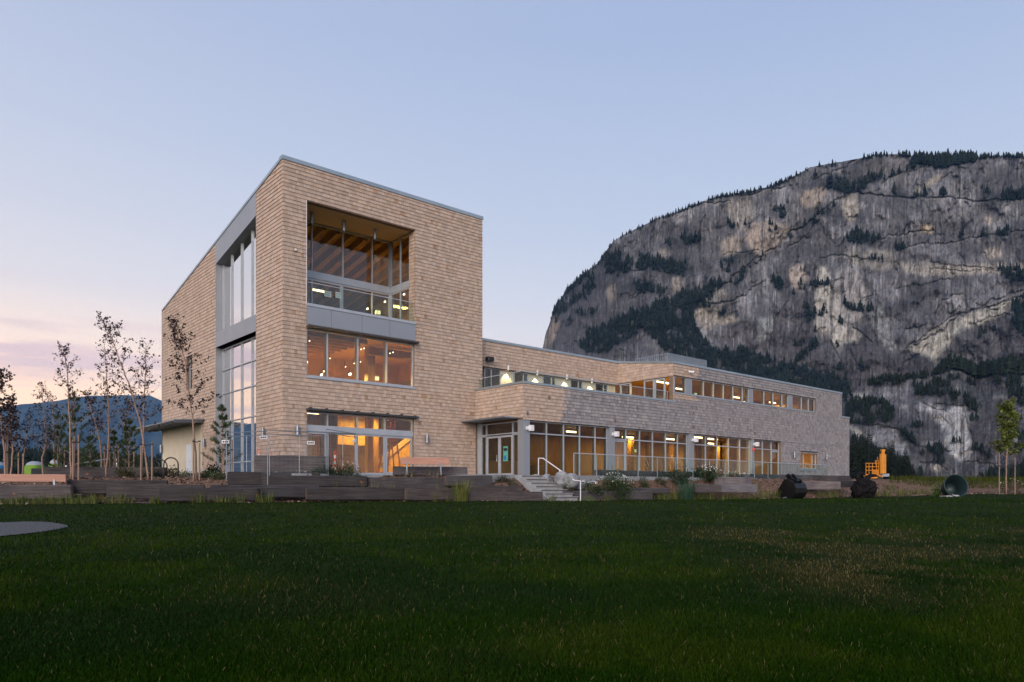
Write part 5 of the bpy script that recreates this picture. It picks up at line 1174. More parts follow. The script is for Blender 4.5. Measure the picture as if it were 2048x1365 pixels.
timber(88, 330, 934, 960, 35.5, 'long dark timber wall behind the staked birch saplings', w=.5, alpha=10)
timber(787, 935, 933, 951, 35.2, 'dark timber seat in front of the cedar backrest by the tower doorway', alpha=14)
timber(1128, 1212, 982, 1001, 35.35, 'dark timber beam at the lawn just right of the concrete steps', alpha=26)
timber(1212, 1306, 982, 1001, 36.3, 'timber beam at the lawn below the big daisy bush', alpha=26)
timber(1262, 1341, 976, 988, 37.7, 'low timber beam half buried in mulch behind the lawn edge', alpha=24)
timber(1196, 1420, 940, 953, 38.2, 'long dark timber wall standing under the glass guard', alpha=38, w=.35, mat='timber')
timber(1391, 1443, 969, 986, 40.5, 'short dark timber beam with a blackened end below the upper timber block', mat='timber_grey', alpha=22)
timber(1440, 1516, 969, 986, 41.5, 'grey timber beam next to the blackened end at the mulch slope', mat='timber_grey', alpha=22)
timber(1430, 1504, 954, 970, 42.6, 'grey timber block raised above two lower beams under the glass guard', mat='timber_grey', alpha=22)
timber(1480, 1640, 948, 962, 46.5, 'long low timber wall behind the excavator bucket', alpha=34, w=.4)
timber(1607, 1682, 963, 980, 47.3, 'pale grey timber beam between the bucket and the root stump', mat='timber_grey', alpha=22)
timber(1625, 1702, 951, 964, 50.5, 'timber beam at the foot of the far end of the wing', alpha=30)
timber(1682, 1712, 962, 975, 49.5, 'short brown timber block beside the root stump', alpha=22)
mb = MB(); p = at(1776, 78); q = at(1838, 80); mb.obox(((p+q)/2)+UP*2.45, (q-p).normalized(), Vector((-(q-p).y, (q-p).x, 0)).normalized(), UP, (q-p).length/2, .12, .32); solo(mb, 'concrete_wall', M['concrete'], 'low pale concrete wall in the meadow behind the root stump', 'wall')['kind'] = 'thing'
# benches: plank backrests on steel posts
def backrest(px0, px1, yt, yb, d, posts, ybot, label, alpha):
    p0, ax, ay, ln, zt, zb, w = beam_geo(px0, px1, yt, yb, d, math.radians(alpha), .075)
    e = empty('bench_backrest', (p0.x, p0.y, zat(ybot, d)), label, 'bench')
    c = p0+ax*ln/2; mb = MB(); mb.obox(Vector((c.x, c.y, (zt+zb)/2)), ax, ay, UP, ln/2, .04, (zt-zb)/2); mb.build('plank', M['bench'], e, bevel=.01)
    for x in posts:
        q = p0+ax*(((x-px0)/(px1-px0))*ln)-ay*.06; mb = MB(); mb.obox(Vector((q.x, q.y, (zb+.1+zat(ybot, d))/2)), ax, ay, UP, .035, .012, (zb+.1-zat(ybot, d))/2); mb.build('post', M['galv'], e)
backrest(-70, 132, 948, 963.5, 28.9, (-20, 108), 971, 'long red cedar backrest plank on the timber at the lawn edge', 20)
backrest(801, 898, 915, 929, 34.6, (813, 881), 951, 'short red cedar backrest plank on two posts in front of the tower doorway', 14)
# boulders
def boulder(px, py, d, sx, sy, sz, seed, label):
    bm = bmesh.new(); bmesh.ops.create_icosphere(bm, subdivisions=3, radius=1); rr_ = random.Random(seed); dirs = [Vector((rr_.gauss(0, 1), rr_.gauss(0, 1), rr_.gauss(0, 1))).normalized() for _ in range(11)]; cuts = [rr_.uniform(.62, .95) for _ in dirs]
    for v in bm.verts:
        for dd, c in zip(dirs, cuts):
            k = v.co.dot(dd)
            if k > c: v.co -= dd*(k-c)
        v.co = Vector((v.co.x*sx, v.co.y*sy, v.co.z*sz))
    me = bpy.data.meshes.new('boulder'); bm.to_mesh(me); bm.free(); me.materials.append(M['stone']); o = bpy.data.objects.new('boulder', me); COL.objects.link(o)
    p = at(px, d, py); o.location = p; o.rotation_euler = (0, 0, seed); tag(o, label, 'boulder')
boulder(1092, 958, 36.6, .44, .36, .28, 1, 'rounded pale grey boulder beside the top of the concrete steps'); boulder(1125, 962, 36.2, .50, .42, .56, 4, 'tall pointed grey boulder under the handrail'); boulder(1072, 955, 36.9, .28, .25, .16, 7, 'small flat grey boulder at the head of the concrete steps'); boulder(1142, 962, 35.9, .45, .4, .38, 12, 'grey boulder leaning against the tall pointed one')

# ---------------------------------------------------------------- wire fence panels and marker posts
def fence_panel(px0, px1, yt, d0, d1, yb0, label, rows=True):
    a, b = at(px0, d0), at(px1, d1); ax = (b-a); ln = ax.length; ax.normalize(); n_ = Vector((-ax.y, ax.x, 0)); zt = zat(yt, (d0+d1)/2); zb = min(zat(yb0, (d0+d1)/2), hz(a.x, a.y)+.03, hz(b.x, b.y)+.03)
    e = empty('fence_panel', (a.x, a.y, zb), label, 'fence', None)
    A = lambda s, z: a+ax*s+UP*z
    for s in (0.02, ln-.02): MB().tube([A(s, zb), A(s, zt)], .022, 8).build('post', M['galv'], e)
    for z in (zt, zt-.17, zb+.12): MB().tube([A(.02, z), A(ln-.02, z)], .018, 8).build('rail', M['galv'], e)
    MB().tube([A(ln/2, zb), A(ln/2, zt-.17)], .014, 6).build('stile', M['galv'], e)
    V_, F_ = [], []
    for k in range(int(ln/.055)):
        s = .055*(k+.5); p = A(s, 0); w = .0022
        b_ = len(V_); V_ += [(p+ax*w*i+UP*z) for i, z in ((-1, zb+.12), (1, zb+.12), (1, zt-.17), (-1, zt-.17))]; F_.append((b_, b_+1, b_+2, b_+3))
    for k in range(int((zt-zb-.3)/.16)):
        z = zb+.12+.16*(k+.5); b_ = len(V_); V_ += [A(.02, z-.002), A(ln-.02, z-.002), A(ln-.02, z+.002), A(.02, z+.002)]; F_.append((b_, b_+1, b_+2, b_+3))
    mb = MB(); mb.add(V_, F_); o = mb.build('wire_mesh', M['galv'], e, fix=False); o['kind'] = 'stuff'
fence_panel(452, 536, 864.5, 33.0, 31.9, 953, 'steel wire fence panel standing between the pine sapling and the tower corner')
fence_panel(538, 657, 863, 31.9, 33.2, 953, 'steel wire fence panel standing behind the timbers left of the tower doorway')
fence_panel(652, 716, 864, 33.6, 36.6, 938, 'steel wire fence panel angled back towards the tower doorway')
for px, py, d, w in ((527, 875, 32.6, 'small white sign with dark lettering wired to the fence by the tower corner'), (622, 886, 32.9, 'small white sign with dark lettering wired to the fence by the glass door'), (451, 884, 33.3, 'small white sign on the fence behind the pine sapling')):
    p = at(px, d, py); e = empty('sign', p, w, 'sign'); mb = MB(); mb.obox(p, RT, FW, UP, .17, .006, .075); mb.build('board', M['sign_white'], e)
    for k, (s0, s1) in enumerate(((-.13, -.05), (-.03, .04), (.06, .13))):
        mb = MB(); mb.obox(p+RT*((s0+s1)/2)-FW*.008, RT, FW, UP, (s1-s0)/2, .002, .035); mb.build('lettering', M['ink'], e)
def marker(px, py_top, d, label):
    p = at(px, d); zt = zat(py_top, d); zb = min(zt-1.12, max(hz(p.x, p.y), 2.28 if p.y > -3.9 else 0)+.0); p.z = zb; e = empty('marker_post', p, label, 'marker post', None)
    MB().lathe(p, UP, [(.2, 0), (.19, .06), (.09, .09), (.06, .1)], 14).build('rubber_base', M['rubber'], e)
    zz_ = [.08, .22, .36, .50, .64, .78, .92]
    for k, (a, b) in enumerate(zip(zz_, zz_[1:])): MB().lathe(p, UP, [(.052, a), (.052, b)], 12).build('band', M['white_band'] if k % 2 else M['red'], e)
    MB().lathe(p, UP, [(.055, .92), (.055, .95), (.0, .955)], 12).build('cap', M['red'], e)
    MB().tube([p+RT*.048+UP*.94, p+RT*.05+UP*1.04, p+RT*.025+UP*1.11, p-RT*.025+UP*1.11, p-RT*.05+UP*1.04, p-RT*.048+UP*.94], .016, 6).build('loop_handle', M['red'], e)
marker(518, 896, 33.6, 'orange and white marker post in front of the west glazing'); marker(541.5, 896, 36.0, 'orange and white marker post half hidden by the tall dark timber block'); marker(670, 896, 35.0, 'orange and white marker post in front of the glass doors of the tower')
# bicycle hoops
bp = [at(x, 37.5) for x in (310, 322, 334)]; zb = min(zat(951, 37.5), hz(bp[1].x, bp[1].y))
e = empty('bicycle_rack', (bp[1].x, bp[1].y, zb), 'black steel bicycle rack of overlapping hoops beside the beige service wall', 'bicycle rack')
for k, (x, d) in enumerate(((306, 38.6), (320, 38.0), (342, 37.0))):
    p = at(x, d); h = .95+.05*k; r = .36; pts = [p-RT*r+UP*zb]+[p-RT*r*math.cos(a)+UP*(zb+h-r+r*math.sin(a)) for a in np.linspace(0, math.pi, 11)]+[p+RT*r+UP*zb]
    MB().tube(pts, .034, 8).build('hoop', M['black_steel'], e)
MB().tube([at(296, 39)+UP*(zb+.45), at(355, 36.9)+UP*(zb+.45)], .026, 8).build('crossbar', M['black_steel'], e)
# covered boats of the yard behind the saplings: domed lime shelters, a blue one, a gangway
def dome(px, py0, py1, d, wpx, label, mat, top):
    p = at(px, d); zb, zt = zat(py1, d), zat(py0, d); w = wpx*d/F/2; h = zt-zb; e = empty('tarpaulin_shelter', (p.x, p.y, zb), label, 'shelter')
    prof = [(math.cos(a), math.sin(a)) for a in np.linspace(0, math.pi/2, 9)]
    def cap(i0, i1, m, nm):
        mb = MB(); n = 18; vs = []; fs = []
        for i in range(i0, i1+1):
            c, s = prof[i]
            for k in range(n):
                a = 2*math.pi*k/n; rr_ = c**.7; vs.append(p+RT*w*rr_*math.cos(a)*(1+.03*math.sin(7*a))+FW*w*1.2*rr_*math.sin(a)+UP*(zb+h*s))
        L_ = i1-i0
        for i in range(L_):
            for k in range(n): fs.append((i*n+k, i*n+(k+1) % n, (i+1)*n+(k+1) % n, (i+1)*n+k))
        mb.add(vs, fs); mb.build(nm, m, e, smooth=True)
    cap(0, 4, mat, 'skirt'); cap(4, 8, top, 'roof_cover')
    MB().box(p.x-.4, p.x+.4, p.y-w*1.25, p.y-w*1.15, zb, zb+h*.45).build('doorway', M['frame_dark'], e)
dome(70, 923, 950, 62, 38, 'lime green domed shelter with a grey top behind the birch saplings', M['lime'], M['tarp_grey']); dome(111, 919, 950, 70, 26, 'smaller lime green domed shelter behind the dark timber wall', M['lime'], M['tarp_grey']); dome(-4, 924, 950, 60, 34, 'blue domed shelter with a white top at the edge of the yard', M['blue'], M['tarp_grey'])
ga_, gb_ = at(132, 60, 932), at(233, 66, 916); e = empty('gangway', (ga_.x, ga_.y, ga_.z-.5), 'sloping pale steel gangway rail behind the saplings', 'gangway'); MB().tube([ga_, gb_], .06, 6).build('rail', M['alu'], e); MB().tube([gb_, gb_-UP*1.6], .08, 6).build('post', M['alu'], e); MB().tube([ga_, ga_-UP*1.0], .08, 6).build('post', M['alu'], e)

# ---------------------------------------------------------------- relics on the lawn
# excavator bucket
d = 45.5; c = at(1583, d); zb = hz(c.x, c.y)-.02; ang = math.radians(-40)
def view_frame(px): z_ = math.atan2(px-CX, F); return RT*math.cos(z_)-FW*math.sin(z_), RT*math.sin(z_)+FW*math.cos(z_)
vr, vf = view_frame(1583)
# a_: from mouth to back, b_: across the bucket, towards the side that faces the viewer
a_ = (vr*math.cos(ang)+vf*math.sin(ang))*.88; b_ = (vr*math.sin(ang)-vf*math.cos(ang))*.88
e = empty('excavator_bucket', (c.x, c.y, zb), 'black steel excavator bucket with two hinge lugs lying on the lawn', 'bucket')
prof = [(-1.12, .02), (-.55, .0), (.0, .0), (.42, .02), (.66, .14), (.80, .38), (.82, .66), (.70, .92), (.46, 1.10), (.10, 1.20), (-.10, 1.18)]
def bp_(s, z, w): return c+a_*s+b_*w+UP*(zb+z)
hw = .56; mb = MB(); m = len(prof)
vs = [bp_(s, z, w) for w in (-hw, hw) for s, z in prof]+[bp_(s*.955+.0, z*.955+.025, w) for w in (-hw, hw) for s, z in prof]
fs = [(i, i+1, m+i+1, m+i) for i in range(m-1)]+[(2*m+i, 3*m+i, 3*m+i+1, 2*m+i+1) for i in range(m-1)]+[(0, m, 3*m, 2*m), (m-1, 3*m-1, 4*m-1, 2*m-1)]
mb.add(vs, fs); mb.build('shell', M['bucket'], e, smooth=False)
for w in (-hw, hw):
    mb = MB(); mb.prism([bp_(s, z, w-.02) for s, z in prof], b_*.04); mb.build('side_plate', M['bucket'], e)
    mb = MB(); mb.prism([bp_(s, z, w-.035) for s, z in ((-1.12, 0), (-.95, 0), (.0, 1.14), (-.13, 1.2))], b_*.07); mb.build('cutting_edge', M['bucket'], e)
for k in range(4):
    w = -hw+.08+k*(2*hw-.16)/3; mb = MB(); mb.prism([bp_(-1.0, .0, w-.06), bp_(-1.38, .03, w-.05), bp_(-1.38, .06, w-.05), bp_(-1.0, .12, w-.06)], b_*.12); mb.build('tooth', M['bucket'], e)
for w in (-.26, .20):
    mb = MB(); mb.prism([bp_(s, z, w) for s, z in ((-.05, 1.12), (-.22, 1.36), (-.20, 1.50), (-.08, 1.56), (.06, 1.50), (.22, 1.32), (.40, 1.22), (.62, 1.20), (.70, 1.05), (.60, .95), (.4, 1.05))], b_*.07); mb.build('hinge_lug', M['bucket'], e)
MB().tube([bp_(-.08, 1.43, -.40), bp_(-.08, 1.43, .40)], .075, 12).build('hinge_pin', M['bucket'], e); MB().tube([bp_(.52, 1.1, -.34), bp_(.52, 1.1, .34)], .07, 12).build('hinge_pin', M['bucket'], e)
mb = MB(); mb.prism([bp_(-.25, .0, hw+.03), bp_(.08, .0, hw+.03), bp_(.08, .14, hw+.03), bp_(-.25, .10, hw+.03)], b_*.02); mb.build('wear_plate', M['galv'], e)
# bell
d = 48.5; c = at(1908, d, 974); vr, vf = view_frame(1908); axb = (vr*.42-vf*.86+UP*.22).normalized()
e = empty('bell', (c.x, c.y, hz(c.x, c.y)), 'large dark green bronze bell lying on its side with its mouth open on the lawn', 'bell')
bo = c-axb*.55
outer = [(.0, -.42), (.22, -.42), (.40, -.36), (.47, -.22), (.49, -.05), (.51, .15), (.55, .38), (.62, .58), (.72, .74), (.76, .80), (.76, .86)]
inner = [(.72, .86), (.68, .76), (.57, .55), (.49, .30), (.45, .0), (.40, -.25), (.0, -.30)]
mb = MB(); mb.lathe(bo, axb, outer+inner, 40); mb.build('shell', M['bell'], e, smooth=True)
for h in (.66, .20, -.12):
    rr_ = np.interp(h, [q[1] for q in outer], [q[0] for q in outer]); mb = MB(); mb.lathe(bo, axb, [(rr_-.005, h-.025), (rr_+.018, h-.012), (rr_+.018, h+.012), (rr_+.01, h+.025)], 40); mb.build('moulding', M['bell'], e, smooth=True)
MB().tube([bo-axb*.42+UP*.12, bo-axb*.60+UP*.08, bo-axb*.60-UP*.08, bo-axb*.42-UP*.12], .05, 8).build('crown_loop', M['bell'], e)
sd_ = axb.cross(UP).normalized(); ud_ = sd_.cross(axb).normalized()
wr = random.Random(4)
for k in range(9):      # white chalk scrawl inside the lip
    a = -math.pi/2+.0-.28+.07*k; h = .64-.03*(k % 3); r_in = np.interp(h, [.0, .30, .55, .76, .86], [.45, .49, .57, .68, .72])-.012
    p = bo+axb*h+(sd_*math.cos(a)+ud_*math.sin(a))*r_in; q = bo+axb*(h+.05*wr.uniform(-1, 1))+(sd_*math.cos(a+.06)+ud_*math.sin(a+.06))*(r_in-.002)
    MB().tube([p, (p+q)/2+axb*wr.uniform(-.05, .05), q], .016, 4).build('scrawl', M['white_paint'], e)
mb = MB(); mb.obox(Vector((c.x, c.y, hz(c.x, c.y)+.03))-FW*.0-RT*.3, RT, FW, UP, .42, .4, .05); solo(mb, 'plinth_stone', M['concrete'], 'flat pale stone under the overturned bell', 'stone')
# root stump
d = 47.0; c = at(1727, d); zb = hz(c.x, c.y)-.05; r_ = random.Random(21)
e = empty('root_stump', (c.x, c.y, zb), 'gnarled charred root stump lying on the lawn between the bucket and the bell', 'root stump')
bm = bmesh.new(); bmesh.ops.create_icosphere(bm, subdivisions=4, radius=1)
for v in bm.verts:
    n_ = v.co.normalized(); h = fbm(np.array([n_.x*3+5+n_.z]), np.array([n_.y*3+n_.z*2+9]), 5, 4)[0]; h2 = fbm(np.array([n_.x*8+5]), np.array([n_.z*8+n_.y*5]), 15, 3)[0]
    s = .55+.75*h+.25*h2; v.co = Vector((n_.x*s*.86, n_.y*s*.7, n_.z*s*.66+.55))
    if v.co.z < 0: v.co.z = 0
me = bpy.data.meshes.new('core'); bm.to_mesh(me); bm.free(); me.materials.append(M['root']); o = bpy.data.objects.new('core', me); COL.objects.link(o); o.parent = e
for k in range(70):
    a = r_.uniform(0, 6.28); el_ = r_.uniform(-.15, 1.25); dirv = RT*math.cos(a)*math.cos(el_)+FW*math.sin(a)*math.cos(el_)+UP*math.sin(el_)
    p = Vector((c.x, c.y, zb+.45))+dirv*.25; pts = [p]; dv = dirv.copy(); ln = r_.uniform(.5, .85)*(1.0 if el_ < .9 else .85); seg = 6
    for q in range(seg):
        dv = (dv+Vector((r_.gauss(0, .55), r_.gauss(0, .55), r_.gauss(-.03, .45)))).normalized(); p = p+dv*ln/seg; p.z = max(p.z, zb+.03); pts.append(p.copy())
    r0 = r_.uniform(.06, .14); MB().tube(pts, [r0*(1-.80*i/seg)*(1+.25*r_.uniform(-1, 1)) for i in range(seg+1)], 7).build('root', M['root'], e, smooth=True)
for px, py, dx in ((1719, 948, .3), (1740, 952, .55)):
    p = at(px, d, py); pts = [Vector((c.x, c.y, zb+.8)), p-RT*.15-UP*.12, p, p+RT*dx*.6+UP*.02, p+RT*dx-UP*.05]; MB().tube(pts, [.2, .17, .13, .09, .03], 8).build('root', M['root'], e, smooth=True)
# orange boom lift in the distance
d = 78.0; lz = lambda py: zat(py, d); P_ = lambda px, py, dd=0: at(px, d+dd, py)
e = empty('boom_lift', P_(1752, 958), 'orange boom lift with a railed basket and upright mast behind the root stump', 'boom lift')
def bars(name, pts, r=.035): MB().tube(pts, r, 6).build(name, M['orange'], e)
bk = 1.0
for dd in (0, bk):
    for x in (1732, 1738, 1745, 1753, 1757): bars('basket_post', [P_(x, 950, dd), P_(x, 927 if x > 1732 else 927, dd)])
    for y in (927, 934, 941, 950): bars('basket_rail', [P_(1731.5, y, dd), P_(1757, y, dd)], .035 if y != 950 else .06)
for x in (1732, 1757):
    for y in (927, 941, 950): bars('basket_rail', [P_(x, y, 0), P_(x, y, bk)])
mb = MB(); mb.obox(P_(1744, 951.5, bk/2), RT, FW, UP, .68, bk/2, .05); mb.build('basket_floor', M['orange'], e)
for x0, x1, y0 in ((1760, 1762.3, 908), (1763, 1768.3, 900), (1769, 1771.2, 909)):
    mb = MB(); p, q = P_(x0, 948), P_(x1, y0); mb.obox(Vector(((p.x+q.x)/2, (p.y+q.y)/2, (p.z+q.z)/2)), RT, FW, UP, (x1-x0)*d/F/2, .14, (q.z-p.z)/2); mb.build('mast', M['orange'], e, bevel=.02)
mb = MB(); mb.obox(P_(1765.6, 901, 0), RT, FW, UP, .2, .16, .08); mb.build('mast_head', M['orange'], e, bevel=.02)
bars('knuckle_arm', [P_(1753, 933, .5), P_(1751, 922, .5), P_(1756, 921, .5), P_(1762, 934, .5)], .06); bars('hose', [P_(1753, 930, .2), P_(1755, 914, .2), P_(1760, 930, .2)], .025)
mb = MB(); mb.obox(P_(1747, 955, .5), RT, FW, UP, .75, .5, .14); mb.build('chassis', M['orange'], e, bevel=.03); mb = MB(); mb.obox(P_(1768, 951, .4), RT, FW, UP, .38, .4, .16); mb.build('counterweight', M['tarp_grey'], e, bevel=.03)
mb = MB(); mb.obox(P_(1750, 945, .6), RT, FW, UP, .26, .2, .28); mb.build('control_box', M['orange'], e, bevel=.02)
for x in (1736, 1760): MB().lathe(P_(x, 960, .0), FW, [(0, -.1), (.3, -.1), (.34, -.05), (.34, .1), (0, .1)], 16).build('wheel', M['rubber'], e)
# ---------------------------------------------------------------- plants
def leaf_mesh(name, pts, dirs, size, cols, parent, rng, up_bias=.3, aspect=.6, mat=None):
    """diamond leaves folded along the midrib"""
    n = len(pts); pts = np.asarray(pts, float); sz = (size*(.6+.8*rng.random(n)))[:, None] if np.isscalar(size) else np.asarray(size)[:, None]
    a = rng.normal(size=(n, 3)) if dirs is None else np.asarray(dirs, float)+.5*rng.normal(size=(n, 3)); a /= np.linalg.norm(a, axis=1, keepdims=True)+1e-9
    b = np.cross(a, rng.normal(size=(n, 3))); b /= np.linalg.norm(b, axis=1, keepdims=True)+1e-9; nn = np.cross(a, b)
    V_ = np.stack([pts, pts+(a*.45+b*aspect*.5+nn*.08)*sz, pts+a*sz, pts+(a*.45-b*aspect*.5+nn*.08)*sz], 1).reshape(-1, 3)-np.array(base_of(parent))
    Fq = np.arange(n*4).reshape(n, 4)
    return raw_mesh(name, V_, Fq, mat or M['leaf'], 4, color=np.repeat(cols, 4, 0), parent=parent)
prng = np.random.default_rng(77)
def birch(path, d, label, seed, nbr=26, leaf=.085, dens=1.0, group='staked purple leaved birch saplings', col=(.020, .011, .013), spread=.75, rad=.045, start=.30):
    r = np.random.default_rng(seed); P = [at(px, d+dd, py) for px, py, dd in path]; P[0].z = min(P[0].z, hz(P[0].x, P[0].y)-.03); root = P[0]
    e = empty('birch_sapling', root, label, 'tree', group)
    # smooth the trunk
    pts = []
    for i in range(len(P)-1):
        for k in range(4): pts.append(P[i].lerp(P[i+1], k/4)+Vector((r.normal(0, .012), r.normal(0, .012), 0)))
    pts.append(P[-1]); n = len(pts); H_ = P[-1].z-root.z
    MB().tube(pts, [rad*(1-.86*i/(n-1))+.004 for i in range(n)], 7).build('trunk', M['bark'], e, smooth=True)
    br = MB(); L_, C_o = [], []
    for k in range(nbr):
        t = start+(1-start)*(k+r.random()*.6)/nbr; i = min(int(t*(n-1)), n-2); p = pts[i].lerp(pts[i+1], t*(n-1)-i)
        a = k*2.4+r.normal(0, .3); ln = spread*(1.25-t)*(.7+.6*r.random())*H_/3.4; dv = Vector((math.cos(a), math.sin(a), .75+.4*r.random())).normalized()
        q = [p]; s = 5
        for j in range(s): dv = (dv+Vector((r.normal(0, .13), r.normal(0, .13), r.normal(.01, .12)))).normalized(); q.append(q[-1]+dv*ln/s)
        br.tube(q, [.011*(1-t*.5)*(1-.75*j/s)+.0016 for j in range(s+1)], 4, cap=False)
        nt_ = max(2, int(dens*(6+9*r.random())*(1.3-.5*t)))
        for m_ in range(nt_):
            u_ = .25+.75*r.random(); j = min(int(u_*s), s-1); w = q[j].lerp(q[j+1], u_*s-j)
            tw = Vector((r.normal(0, .10), r.normal(0, .10), r.normal(0, .08)))
            br.tube([w, w+tw], [.0025, .0012], 3, cap=False)
            for _ in range(1+int(r.random()*4.8)): L_.append(w+tw*(.5+.6*r.random())+Vector(r.normal(0, .03, 3))); C_o.append(np.array(col)*(.5+1.0*r.random()))
    br.build('branches', M['bark'], e, fix=False)
    leaf_mesh('crown', [tuple(p) for p in L_], None, leaf, np.array(C_o), e, r, aspect=.75)
    return e
def stakes(items, d, strap_y, label, group='wooden tree stakes'):
    """items: (px, py top, py bottom)"""
    p0 = at(items[0][0], d, items[0][2]); e = empty('tree_stakes', p0, label, 'stake', group); tops = []
    for px, y0, y1 in items:
        a, b = at(px, d, y1), at(px, d, y0); a.z = min(a.z, hz(a.x, a.y)-.03); MB().tube([a, a.lerp(b, .5), b], [.037, .036, .034], 8).build('stake', M['stake'], e); tops.append(at(px, d, strap_y))
    if len(tops) > 1:
        m_ = tops[0].lerp(tops[1], .5)-UP*.04+FW*.05; MB().tube([tops[0]-FW*.05, m_, tops[1]-FW*.05], .022, 6).build('strap', M['rubber'], e)
        for t_ in tops: MB().tube([t_-UP*.03, t_+UP*.03], .054, 8).build('strap_collar', M['rubber'], e)
birch([(10, 955, 0), (9, 905, 0), (2, 840, 0), (-4, 790, 0), (2, 742, 0)], 33, 'purple leaved sapling leaning beside a stake, leaves thick low down', 1, 34, .11, 1.5, spread=.8)
birch([(44, 948, 0), (48, 905, 0), (56, 860, 0), (58, 824, 0)], 37, 'thin short purple leaved sapling before the lime shelters', 2, 16, .07, .6, spread=.6, rad=.03)
birch([(86, 950, 0), (85, 915, 0), (92, 890, 0), (88, 830, 0), (83, 770, 0)], 35, 'purple leaved sapling with a crooked trunk behind the dark timber wall', 3, 28, .08, .9)
birch([(142, 960, 0), (141, 880, 0), (138, 800, 0), (134, 740, 0), (125, 692, 0)], 33.5, 'upright sapling whose pale trunk rises past a young pine, sparse leaves on top', 4, 26, .085, .8)
birch([(110, 948, 0), (108, 900, 0), (107, 850, 0), (104, 792, 0)], 39, 'slender sapling behind the young pines with tiny leaves', 5, 20, .075, .7)
birch([(212, 945, 0), (217, 880, 0), (218, 820, 0), (214, 760, 0), (208, 688, 0)], 36, 'tall birch sapling in the middle of the group with a straight trunk', 6, 32, .085, .95)
birch([(297, 958, 0), (290, 905, 0), (280, 840, 0), (258, 768, 0), (236, 712, 0), (222, 672, 0), (203, 638, 0)], 33.6, 'tallest birch sapling, leaning strongly from its stakes towards the others', 7, 36, .09, .95)
birch([(283, 950, 0), (286, 880, 0), (288, 800, 0), (292, 740, 0), (292, 686, 0)], 35, 'straight birch sapling close to the beige service wall', 8, 28, .085, .8)
birch([(205, 945, 0), (200, 880, 0), (186, 830, 0), (170, 782, 0)], 38, 'low birch sapling bending behind the tall straight one', 9, 24, .085, .9)
birch([(393, 962, 0), (391, 905, 0), (385, 838, 0), (377, 780, 0), (370, 720, 0), (357, 680, 0), (349, 645, 0)], 33.2, 'birch sapling standing in front of the shingled west wall', 10, 40, .095, 1.05, spread=.72)
birch([(250, 945, 0), (252, 900, 0), (248, 850, 0), (262, 800, 0)], 41, 'faint small birch sapling behind the rest', 11, 20, .085, .8)
birch([(20, 950, 0), (26, 900, 0), (20, 850, 0), (24, 800, 0)], 36, 'small purple leaved sapling behind the leaning one', 12, 24, .11, 1.2)
for it, d, sy, lb in (([(15, 862, 955), (11.5, 868, 955)], 33.2, 905, 'pair of brown wooden stakes holding the sapling by the red cedar backrest'), ([(157, 870, 960), (146, 880, 960)], 33.3, 885, 'pair of brown wooden stakes strapped to the sapling beside the young pine'), ([(219.5, 885, 935), (209, 892, 938)], 36.2, 902, 'pair of brown wooden stakes of the tall straight birch'), ([(304, 885, 958), (282, 892, 958)], 33.4, 889, 'pair of brown wooden stakes strapped to the leaning birch'), ([(399, 886, 968), (387, 878, 962)], 33.0, 883, 'pair of brown wooden stakes strapped to the birch before the shingled wall'),
                      ([(237, 890, 934), (231, 892, 934)], 37, 898, 'pair of brown wooden stakes behind the tall straight birch'), ([(268, 892, 936), (258, 895, 936)], 37, 899, 'pair of brown wooden stakes left of the leaning birch'), ([(129, 890, 934), (116, 890, 934)], 38, 905, 'pair of brown wooden stakes of a young pine'), ([(447, 875, 962), (464, 880, 955)], 33.4, 900, 'pair of brown wooden stakes strapped to the pine before the west glazing'), ([(37, 905, 945), (46, 908, 945)], 38, 915, 'pair of thin wooden stakes before the lime shelters')):
    stakes(it, d, sy, lb)
def pine(px, py0, py1, d, label, seed, wide=.55, col=(.040, .066, .018)):
    r = np.random.default_rng(seed); a, b = at(px, d, py1), at(px, d, py0); a.z = min(a.z, hz(a.x, a.y)-.03); Hh = b.z-a.z; e = empty('young_pine', a, label, 'tree', 'young pines among the birch saplings')
    MB().tube([a, a.lerp(b, .5)+Vector((.02, .01, 0)), b], [.045, .03, .008], 7).build('trunk', M['bark'], e, smooth=True)
    br = MB(); tips, td, tc = [], [], []
    for k in range(7):
        t = .16+.80*k/6; p = a.lerp(b, t); nb_ = 4 if k < 6 else 3
        for j in range(nb_):
            an = j*6.28/nb_+k*1.1+r.normal(0, .25); ln = wide*Hh*(1.0-.62*t)*(.35+.75*r.random())*.50; dv = Vector((math.cos(an), math.sin(an), .35+.6*t)).normalized(); q = p+dv*ln+UP*ln*.22
            br.tube([p, p.lerp(q, .5)-UP*ln*.06, q], [.013, .009, .004], 4, cap=False)
            for s in np.linspace(.50, 1.10, 8):
                w = p.lerp(q, s)
                for _ in range(13):
                    tips.append(tuple(w+Vector(r.normal(0, .012, 3)))); dd_ = (dv*.6+UP*.55+Vector(r.normal(0, .5, 3))); td.append(tuple(dd_)); tc.append(np.array(col)*(.55+.9*r.random()))
    for s in np.linspace(.55, 1.05, 9):
        for _ in range(16): tips.append(tuple(a.lerp(b, s))); td.append((r.normal(0, .6), r.normal(0, .6), .8)); tc.append(np.array(col)*(.6+.8*r.random()))
    br.tube([a+UP*.05, b], [.02, .004], 4, cap=False)
    br.build('branches', M['bark'], e, fix=False); leaf_mesh('crown', tips, td, .15, np.array(tc), e, r, aspect=.13)
pine(148, 802, 935, 35, 'bright young pine beside the trunk of the sparse sapling', 31); pine(119, 842, 930, 38, 'shorter young pine with drooping lower branches', 32, .75); pine(258, 848, 925, 37, 'dark young pine behind the leaning birch', 33, .6); pine(445, 821, 952, 33.6, 'young pine tied to stakes in front of the west glazing', 34, .60, (.034, .062, .018)); pine(227, 868, 930, 40, 'small young pine behind the tall straight birch', 35, .6); pine(180, 880, 940, 42, 'young pine low in the background of the saplings', 36, .9)
